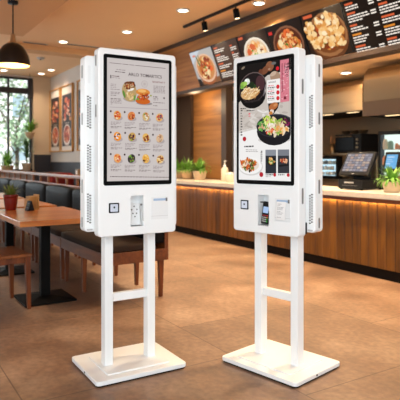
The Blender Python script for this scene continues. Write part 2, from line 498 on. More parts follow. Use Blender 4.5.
# ================================================================ the setting
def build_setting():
    m = MB(); m.box(-6.6, 9.8, -8.2, 4.0, -0.1, 0, 'floor'); struct('floor', m)
    m = MB(); m.box(-6.7, 9.8, -8.2, 0.45, 3.3, 3.4, 'ceiling'); struct('ceiling', m, 'pale tan ceiling with round downlights')
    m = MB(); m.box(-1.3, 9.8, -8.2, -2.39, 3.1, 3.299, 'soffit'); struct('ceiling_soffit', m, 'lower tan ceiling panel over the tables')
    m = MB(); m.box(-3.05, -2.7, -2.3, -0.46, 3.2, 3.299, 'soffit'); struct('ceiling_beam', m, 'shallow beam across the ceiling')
    # window wall
    m = MB(); m.box(-6.7, -6.5, -8.2, -0.89, 0, 0.9, 'wall'); m.box(-6.7, -6.5, -8.2, -0.89, 3.26, 3.3, 'wall')
    m.box(-6.7, -6.5, -8.2, -7.7, 0.9, 3.26, 'wall')
    struct('wall_window', m)
    m = MB(); m.box(-6.7, -6.46, -0.89, -0.45, 0, 3.3, 'pillar'); struct('wall_pillar', m, 'beige pillar between the window and the poster wall')
    m = MB(); m.box(-6.46, -6.43, -0.88, -0.462, 0, 1.34, 'wainscot', 0.004); struct('trim_pillar', m, 'dark panel at the foot of the beige pillar')
    m = MB(); m.box(-6.7, -2.2, -0.46, -0.3, 0, 3.3, 'wall'); struct('wall_posters', m)
    m = MB(); m.box(-2.32, -2.2, -0.3, 0.45, 0, 3.3, 'wall'); struct('wall_return', m)
    m = MB(); m.box(-6.42, -2.2, -0.485, -0.46, 0, 1.13, 'wainscot'); m.box(-6.42, -2.2, -0.495, -0.46, 1.13, 1.16, 'wainscot', 0.004)
    struct('trim_posters', m, 'dark wainscot under the posters')
    # bulkhead above the counter, with its dark edges
    m = MB(); m.box(-2.2, 6.5, 0.30, 0.45, 2.42, 3.3, 'bulkhead_wood'); struct('wall_bulkhead', m, 'wood panelled bulkhead above the counter')
    m = MB(); m.box(-2.2, 6.5, 0.275, 0.47, 2.36, 2.42, 'trim_dark', 0.004); struct('trim_bulkhead', m, 'dark strip along the lower edge of the bulkhead')
    m = MB(); m.box(-2.2, 6.5, 0.27, 0.30, 3.235, 3.3, 'trim_dark', 0.004); struct('trim_ceiling', m, 'dark strip where bulkhead meets ceiling')
    # kitchen shell
    m = MB(); m.box(-2.6, 6.5, 0.45, 2.95, 2.48, 2.6, 'ceiling'); struct('ceiling_kitchen', m)
    m = MB(); m.box(-2.6, 6.5, 2.8, 2.95, 0, 2.6, 'steel_dark'); struct('wall_kitchen', m, 'steel clad back wall of the kitchen')
    m = MB(); m.box(-2.45, -2.32, 0.45, 2.8, 0, 2.6, 'wall'); struct('wall_kitchen_left', m)
    m = MB(); m.box(-1.62, -0.40, 0.74, 0.80, 0, 2.6, 'panel_wood'); struct('wall_panel', m, 'wood panelled wall behind the potted plants')
    m = MB(); m.box(-2.32, -1.42, 0.67, 0.74, 0, 2.6, 'trim_dark'); struct('column_dark', m, 'dark column at the left end of the serving hatch')
    m = MB(); m.box(-0.40, -0.26, 0.67, 0.80, 0, 2.6, 'trim_dark'); struct('trim_post', m, 'dark post at the edge of the wood panelled wall')
    # window
    w = bpy.data.objects.new('window_1', None); COL.objects.link(w); place(w, 0, 0, 0); w['kind'] = 'structure'; w['label'] = 'tall street window with dark frame'
    m = MB()
    for n0 in (-0.93, -1.47, -2.35, -3.25, -4.15, -5.05, -5.95, -6.85, -7.68): m.box(-6.64, -6.56, n0 - 0.022, n0 + 0.022, 0.94, 3.26, 'window_frame')
    m.box(-6.64, -6.54, -7.7, -0.89, 3.21, 3.26, 'window_frame'); m.box(-6.64, -6.55, -7.7, -0.89, 0.94, 0.98, 'window_frame')
    m.build('window_frame', w)
    m = MB(); m.box(-6.62, -6.50, -7.7, -0.91, 2.86, 3.0, 'blind', 0.01); m.box(-6.56, -6.47, -1.02, -0.90, 2.74, 3.22, 'blind', 0.01); m.build('roller_blind', w)
    m = MB(); m.box(-6.605, -6.598, -7.66, -0.95, 0.97, 3.22, 'glass'); m.build('window_pane', w)
    m = MB(); m.box(-6.66, -6.28, -7.7, -0.89, 0.9, 0.94, 'rail_wood', 0.006); m.build('window_sill', w)
    # street outside
    m = MB(); m.box(-40, -6.75, -25, 25, -0.35, -0.15, 'asphalt'); struct('ground', m, 'pale pavement outside the window')


build_setting()


def facade(name, s0, n0, n1, hgt, rows, cols, label):
    b = thing(name, label, 'building', s0, (n0 + n1) / 2, -0.15)
    w = n1 - n0
    m = MB(); m.box(-3, 0, -w / 2, w / 2, 0, hgt, 'facade'); m.box(-3.1, 0.12, -w / 2 - 0.1, w / 2 + 0.1, hgt, hgt + 0.3, 'facade', 0.03); m.build('wall', b)
    for i in range(rows):
        for j in range(cols):
            y = -w / 2 + w * (j + 0.5) / cols; z = 1.2 + i * (hgt - 1.2) / rows
            f = MB(); f.box(0, 0.05, y - w / cols * 0.3, y + w / cols * 0.3, z, z + 1.5, 'facade', 0.01); fr = f.build('window', b)
            g = MB(); g.box(0.045, 0.058, y - w / cols * 0.24, y + w / cols * 0.24, z + 0.12, z + 1.38, 'facade_glass'); g.build('pane', fr)
    return b


facade('building', -24, -2.6, 5.2, 8.5, 3, 5, 'pale city building with blue grey windows seen through the window')
facade('building', -27, -12.5, -3.2, 10.5, 4, 5, 'taller pale city building across the street to the left')


def tree(s, n, hgt, rad, seed, label):
    t = thing('street_tree', label, 'tree', s, n, -0.15, 0, 'street trees outside the window')
    r = random.Random(seed)
    m = MB(); m.tube((0, 0, 0), (0.03, 0.02, hgt * 0.55), 0.085, 0.06, 'bark', 10)
    for k in range(6):
        a = r.uniform(0, 6.28); z = hgt * r.uniform(0.3, 0.55)
        m.tube((0.02, 0.01, z), (rad * 0.7 * math.cos(a), rad * 0.7 * math.sin(a), z + hgt * r.uniform(0.15, 0.4)), 0.035, 0.012, 'bark', 7)
    m.build('trunk', t)
    m = MB()
    cl = [(r.uniform(-1, 1) * rad * 0.62, r.uniform(-1, 1) * rad * 0.62, hgt * r.uniform(0.38, 0.92), rad * r.uniform(0.3, 0.55)) for _ in range(13)]
    for x, y, z, q in cl:
        for _ in range(60):
            d = Vector((r.gauss(0, 1), r.gauss(0, 1), r.gauss(0, 1))).normalized() * q * r.uniform(0.5, 1.05)
            p = Vector((x, y, z)) + d; u = Vector((r.gauss(0, 1), r.gauss(0, 1), r.gauss(0, 0.6))).normalized(); v = u.orthogonal().normalized()
            a = r.uniform(0.07, 0.13)
            m.add([p - u * a, p + v * a * 0.5, p + u * a, p - v * a * 0.5], [(0, 1, 2, 3)], 'tree_leaf')
    m.build('crown', t)


tree(-13.2, 0.25, 5.0, 1.15, 1, 'leafy street tree left of the window mullion')
tree(-16.5, 1.9, 3.6, 0.8, 2, 'smaller street tree right of the window mullion')
tree(-15.0, -2.2, 5.4, 1.5, 3, 'broad street tree beyond the left of the window')


# ================================================================ counter and menu boards
def build_counter():
    c = thing('service_counter', 'long service counter fronted with vertical wooden boards and a pale stone top', 'counter', 0, 0, 0)
    m = MB(); m.box(-2.19, 6.5, -0.06, 0.66, 0.815, 0.87, 'counter_top', 0.004); m.build('worktop', c)
    m = MB(); m.box(-2.19, 6.5, -0.03, 0.64, 0.775, 0.815, 'bench_wood', 0.002); m.build('under_rail', c)
    m = MB()
    s = -2.19
    while s < 6.45:
        m.box(s + 0.004, s + 0.106, 0.0, 0.03, 0.105, 0.775, 'counter_wood', 0.003, 1); s += 0.11
    m.box(-2.19, 6.5, 0.03, 0.62, 0.105, 0.775, 'kick'); m.build('front_boards', c)
    m = MB(); m.box(-2.19, 6.5, 0.012, 0.6, 0, 0.105, 'kick'); m.build('kick_board', c)


build_counter()

W_ = 'fff3e6'; OR = 'd9623a'


def text_rows(it, x0, x1, ztop, rows, seed, price=False, lh=0.036):
    r = random.Random(seed); z = ztop
    for q in range(rows):
        it.append(('r', x0, z - 0.022, x0 + (x1 - x0) * r.uniform(0.24, 0.38), z, OR if q != 3 else 'e08a30', 2)); z -= lh
        for line in range(2 + (q % 2)):
            x = x0; end = x0 + (x1 - x0) * r.uniform(0.55, 0.98) * (0.78 if price else 1)
            while x < end - 0.012:
                w = min(r.uniform(0.022, 0.06), end - x); it.append(('r', x, z - 0.014, x + w, z, W_, 2)); x += w + 0.007
            if price and line < 2: it.append(('r', x1 - 0.075, z - 0.015, x1 - 0.005, z, W_, 2))
            z -= 0.029
        z -= 0.012
    return it


def bowl_art(it, x, z, rad, rim, cols, seed, greens=True):
    r = random.Random(seed)
    it.append(('e', x, z - rad * 0.10, rad * 1.02, rad * 0.95, 0, rim[0], 2)); it.append(('e', x, z, rad, rad * 0.88, 0, rim[1], 3)); it.append(('e', x, z + rad * 0.02, rad * 0.9, rad * 0.76, 0, rim[2], 4))
    for i in range(60):
        a = r.uniform(0, 6.28); d = r.random() ** 0.5 * 0.66 * rad; q = r.uniform(0.10, 0.24) * rad
        it.append(('e', x + d * math.cos(a), z + d * math.sin(a) * 0.85 + 0.02 * rad, q, q * r.uniform(0.55, 0.95), r.uniform(0, 3), r.choice(cols), 5 + i % 6))
    if greens:
        for i in range(7):
            a = r.uniform(0, 6.28); d = r.random() * 0.5 * rad
            it.append(('e', x + d * math.cos(a), z + d * math.sin(a), 0.09 * rad, 0.05 * rad, r.uniform(0, 3), r.choice(['6a8f2f', '8fae45', '40651f']), 12))
    return it


def chunks(it, pts, q, cols, seed):
    r = random.Random(seed)
    for x, z in pts:
        it.append(('e', x + q * 0.08, z - q * 0.12, q * r.uniform(0.9, 1.1), q * r.uniform(0.8, 1.0), r.uniform(0, 3), '7a3c14', 12))
        for i in range(14):
            a = r.uniform(0, 6.28); d = r.random() ** 0.6 * q * 0.8
            it.append(('e', x + d * math.cos(a), z + d * math.sin(a), q * r.uniform(0.28, 0.60), q * r.uniform(0.22, 0.42), r.uniform(0, 3), r.choice(cols), 13 + i % 4))
    return it


FRIED = ['f0b468', 'f8d49a', 'e09a4c', 'ffe8be', 'f4c480', 'd0843a', 'ffdca0']
MIX = ['d98a3c', 'f2c27a', 'b54a1c', 'e86a30', 'f8dca8', '8a3212', 'c2661e']


def build_boards():
    bw, bh, tilt = 0.662, 0.58, math.radians(22)
    info = [('photo', 'menu board with a bowl on a pale background, leftmost of the row'),
            ('text', 'dark menu board with white text beside the pale bowl board'),
            ('white', 'menu board showing a white bowl of rice and meat'),
            ('brown', 'menu board showing a dark bowl of saucy food above the right kiosk'),
            ('fried', 'menu board showing a heaped bowl of fried chicken pieces'),
            ('long', 'wide dark menu board with two columns of prices at the right'),]
    s = -0.45
    for i, (kind, label) in enumerate(info):
        w = bw if kind != 'long' else 1.30
        b = thing('menu_board', label, 'menu board', s, 0.276, 2.425, 0, 'lit menu boards above the counter', tilt)
        m = MB(); m.box(0.006, w - 0.004, 0.0, 0.035, 0, bh, 'black', 0.004); m.build('board_case', b)
        it = []
        x0, x1, z0, z1 = 0.016, w - 0.014, 0.012, bh - 0.012
        def bg(c): it.append(('p', [(x0, z0), (x1, z0), (x1, z1), (x0, z1)], c, 1))
        if kind == 'photo':
            bg('b9b3ae'); it.append(('p', [(x0, z1 - 0.2), (x0 + 0.3, z1), (x0, z1)], 'c9ced6', 2)); it.append(('p', [(x0, z0), (x1, z0), (x1, z0 + 0.09), (x0, z0 + 0.06)], '8a5a38', 2))
            it.append(('p', [(x0, z0), (x0 + 0.13, z0), (x0 + 0.1, z0 + 0.1), (x0, z0 + 0.12)], '2a221e', 3))
            bowl_art(it, 0.35, 0.27, 0.265, ('b0623a', 'e8bc9c', 'd08c52'), MIX, 4)
            it.append(('p', [(0.2, 0.32), (0.24, 0.32), (0.19, 0.5), (0.165, 0.49)], '4a6a30', 12)); it.append(('p', [(0.25, 0.36), (0.28, 0.36), (0.25, 0.5), (0.235, 0.5)], '5d7c3a', 12))
            it.append(('e', 0.12, 0.5, 0.05, 0.02, 0, 'd98a7a', 4))
            chunks(it, [(0.3, 0.34), (0.42, 0.3), (0.28, 0.2)], 0.06, MIX, 6)
        elif kind == 'text':
            bg('4a3023'); text_rows(it, 0.05, 0.40, 0.53, 4, 3, lh=0.04); text_rows(it, 0.46, 0.62, 0.50, 2, 5)
        elif kind == 'white':
            bg('2e1a10'); bowl_art(it, 0.34, 0.27, 0.27, ('c9b8a4', 'f3e6d4', 'e0c8a8'), ['f6e2bd', 'f0b070', 'd9622e', 'ffe9c8', 'e89a4a', 'f7d9a0'], 8)
            chunks(it, [(0.45, 0.27), (0.38, 0.2)], 0.07, ['fbeacb', 'f2cf98', 'ffe9c0'], 3)
            it.append(('r', 0.04, 0.52, 0.14, 0.555, OR, 2))
        elif kind == 'brown':
            bg('241610'); bowl_art(it, 0.34, 0.28, 0.28, ('1a100c', '8a5a40', '5a2a18'), MIX + ['d8552a', 'e0764a'], 12)
            chunks(it, [(0.3, 0.38), (0.45, 0.3), (0.28, 0.24), (0.42, 0.42)], 0.06, ['e8773a', 'f0a860', 'c2481c', 'f8c890'], 5)
            it.append(('r', 0.03, 0.46, 0.1, 0.5, 'd0302a', 2))
        elif kind == 'fried':
            bg('2e1b10'); it.append(('r', 0.05, 0.52, 0.2, 0.555, OR, 2))
            bowl_art(it, 0.36, 0.275, 0.30, ('6a3c20', 'a06a40', '7a4420'), MIX, 20)
            chunks(it, [(0.12, 0.3), (0.17, 0.2), (0.1, 0.4), (0.3, 0.43), (0.42, 0.46), (0.52, 0.4), (0.32, 0.32), (0.45, 0.31), (0.55, 0.27), (0.4, 0.2), (0.28, 0.22), (0.52, 0.16)], 0.082, FRIED, 9)
        else:
            bg('1c110b'); text_rows(it, 0.05, 0.44, 0.545, 5, 7, True, 0.035); text_rows(it, 0.48, 0.93, 0.55, 5, 11, True, 0.035)
        m = MB(); m.art(it, 0.0, 0.0007, emat); m.build('lit_picture', b)
        s += w


build_boards()


# ================================================================ lamps on and under the ceiling
def downlight_proto():
    t = thing('ceiling_downlight', 'x', 'downlight', 0, 0, 0, 0, 'round ceiling downlights')
    m = MB(); m.lathe([(0.068, 0.0), (0.092, 0.0), (0.096, 0.006), (0.096, 0.012), (0.068, 0.012), (0.068, 0.0)], 'white_plastic', seg=28, caps=False); m.build('trim_ring', t)
    m = MB(); m.lathe([(0.067, 0.004), (0.067, 0.010)], emat('fff0d8', 9.0), seg=24); m.build('lens', t)
    return t


DL = [(-2.2, -1.48, 'downlight right of the black pendant, above the poster wall'), (-5.9, -0.85, 'downlight nearest the beige pillar, left of its neighbour'),
      (-5.25, -0.8, 'downlight above the poster wall corner, right of its neighbour'), (-5.9, -1.72, 'downlight by the window at the left picture edge'),
      (0.63, -0.67, 'large bright downlight between the kiosks, left of the track light'), (-0.93, -0.82, 'downlight above the top of the left kiosk'),
      (1.46, 0.02, 'downlight glowing close to the wood bulkhead above the right kiosk')]
d0 = downlight_proto()
for i, (s, n, lab) in enumerate(DL):
    z = 3.288
    if i == 0: place(d0, s, n, z); d0['label'] = lab
    else: again(d0, lab, s, n, z)
    lamp('downlight_or_fill_beam', 'SPOT', (s, n, 3.27), 150 if i in (4, 5, 6) else 30, (1.0, 0.77, 0.50) if i in (4, 5, 6) else (1.0, 0.80, 0.60), spot_size=math.radians(125), spot_blend=0.7, shadow_soft_size=0.06)
dk = again(d0, 'downlight in the kitchen ceiling above the left steel hood', 1.61, 1.5, 2.468)
lamp('kitchen_downlight_beam', 'SPOT', (1.61, 1.5, 2.45), 30, (1.0, 0.66, 0.34), spot_size=math.radians(140), spot_blend=0.6, shadow_soft_size=0.06)
# two unseen spots with no fixtures, added to brighten the floor by the counter
for s, n in ((3.1, -0.5), (4.7, -0.5)):
    lamp('downlight_or_fill_beam', 'SPOT', (s, n, 3.27), 300, (1.0, 0.77, 0.50), spot_size=math.radians(115), spot_blend=0.8, shadow_soft_size=0.06)
lamp('kitchen_fill_area', 'AREA', (2.2, 0.62, 2.45), 16, (1.0, 0.70, 0.40), (0, 0, 0), shape='RECTANGLE', size=4.5, size_y=0.35)  # area light without a fixture, added to brighten the kitchen
lamp('kitchen_fill_point', 'POINT', (1.1, 0.85, 2.15), 9, (1.0, 0.70, 0.40), shadow_soft_size=0.2)  # this pair of unseen point lights is added to lift the hood fronts
lamp('kitchen_fill_point', 'POINT', (3.6, 0.75, 2.0), 9, (1.0, 0.70, 0.40), shadow_soft_size=0.2)
lamp('kitchen_fill_left', 'POINT', (-0.9, 0.42, 2.2), 9, (1.0, 0.72, 0.42), shadow_soft_size=0.1)  # another unseen point light with no fixture, added above the potted plants

t = thing('smoke_detector', 'small round grey detector on the ceiling right of the pendant lamp', 'smoke detector', -3.9, -1.41, 3.3)
m = MB(); m.lathe([(0.0, -0.04), (0.05, -0.038), (0.075, -0.02), (0.08, 0)], 'slot_rim', seg=24, caps=False); m.build('cover', t)
m = MB(); m.lathe([(0.02, -0.046), (0.02, -0.039)], 'dark', seg=14); m.build('sensor', t)
for s, n, lab in ((-2.6, -1.86, 'dark air slot in the ceiling just right of the pendant lamp'), (-2.35, -0.95, 'longer dark air slot in the ceiling above the poster wall')):
    t = thing('ceiling_air_slot', lab, 'air vent', s, n, 3.3, 0, 'air slots in the ceiling')
    L_ = 0.22 if n < -1.5 else 0.42
    m = MB(); m.box(-0.035, 0.035, -L_, L_, -0.008, 0, 'slot_rim', 0.002); m.build('frame', t)
    m = MB(); m.box(-0.02, 0.02, -L_ + 0.02, L_ - 0.02, -0.0095, -0.004, 'dark'); m.build('slot', t)

# pendant
t = thing('pendant_lamp', 'black dome pendant lamp with gold inside hanging over the tables', 'pendant lamp', 0.51, -2.94, 3.1)
m = MB(); m.lathe([(0.001, -0.035), (0.055, -0.035), (0.06, -0.03), (0.06, 0)], 'black', seg=24); m.build('ceiling_canopy', t)
m = MB(); m.tube((0, 0, -0.03), (0, 0, -0.41), 0.008, 0.008, 'black', 10); m.build('cord', t)
m = MB(); m.lathe([(0.024, -0.395), (0.036, -0.50), (0.04, -0.51)], 'neck_wood', seg=20); m.build('neck', t)
m = MB()
out = [(0.04, -0.50), (0.075, -0.51), (0.115, -0.54), (0.15, -0.59), (0.178, -0.65), (0.192, -0.71), (0.196, -0.765)]
m.lathe(out, 'shade_out', seg=40, caps=False)
m.lathe([(r - 0.004, z - 0.003) for r, z in out[::-1]] , 'shade_in', seg=40, caps=False)
m.lathe([(0.196, -0.765), (0.192, -0.768)], 'shade_out', seg=40, caps=False)
sh = m.build('lamp_shade', t)
m = MB(); m.ball((0, 0, -0.63), (0.045, 0.045, 0.055), emat('ffd9a0', 6.0)); m.build('bulb', t)
lamp('pendant_bulb_light', 'POINT', (0.51, -2.94, 2.40), 16, (1.0, 0.72, 0.40), shadow_soft_size=0.05)

# track light
t = thing('track_light', 'black ceiling track light with cylinder spots aimed at the menu boards', 'track light', 0, -0.22, 3.3)
m = MB(); m.box(-0.12, 3.2, -0.02, 0.02, -0.035, 0, 'black', 0.003); m.build('track', t)
for s in (0.46, 1.26, 2.7):
    m = MB(); m.tube((s, 0, -0.03), (s, 0.0, -0.07), 0.012, 0.012, 'black', 10)
    h_ = MB(); q = Matrix.Translation((s, 0, -0.065)) @ Euler((math.radians(12), 0, 0)).to_matrix().to_4x4()
    h_.lathe([(0.036, 0.0), (0.042, -0.006), (0.042, -0.125), (0.036, -0.13)], 'dark', seg=22, mx=q); hd = h_.build('spot_head', t)
    m.build('stem', hd)
    g = MB(); g.lathe([(0.032, -0.132), (0.032, -0.129)], emat('ffdfae', 5.0), seg=18, mx=q); g.build('lens', hd)
    lamp('track_spot_beam', 'SPOT', (s, -0.19, 3.07), 100, (1.0, 0.72, 0.42), (math.radians(42), 0, 0), spot_size=math.radians(80), spot_blend=0.7, shadow_soft_size=0.03)

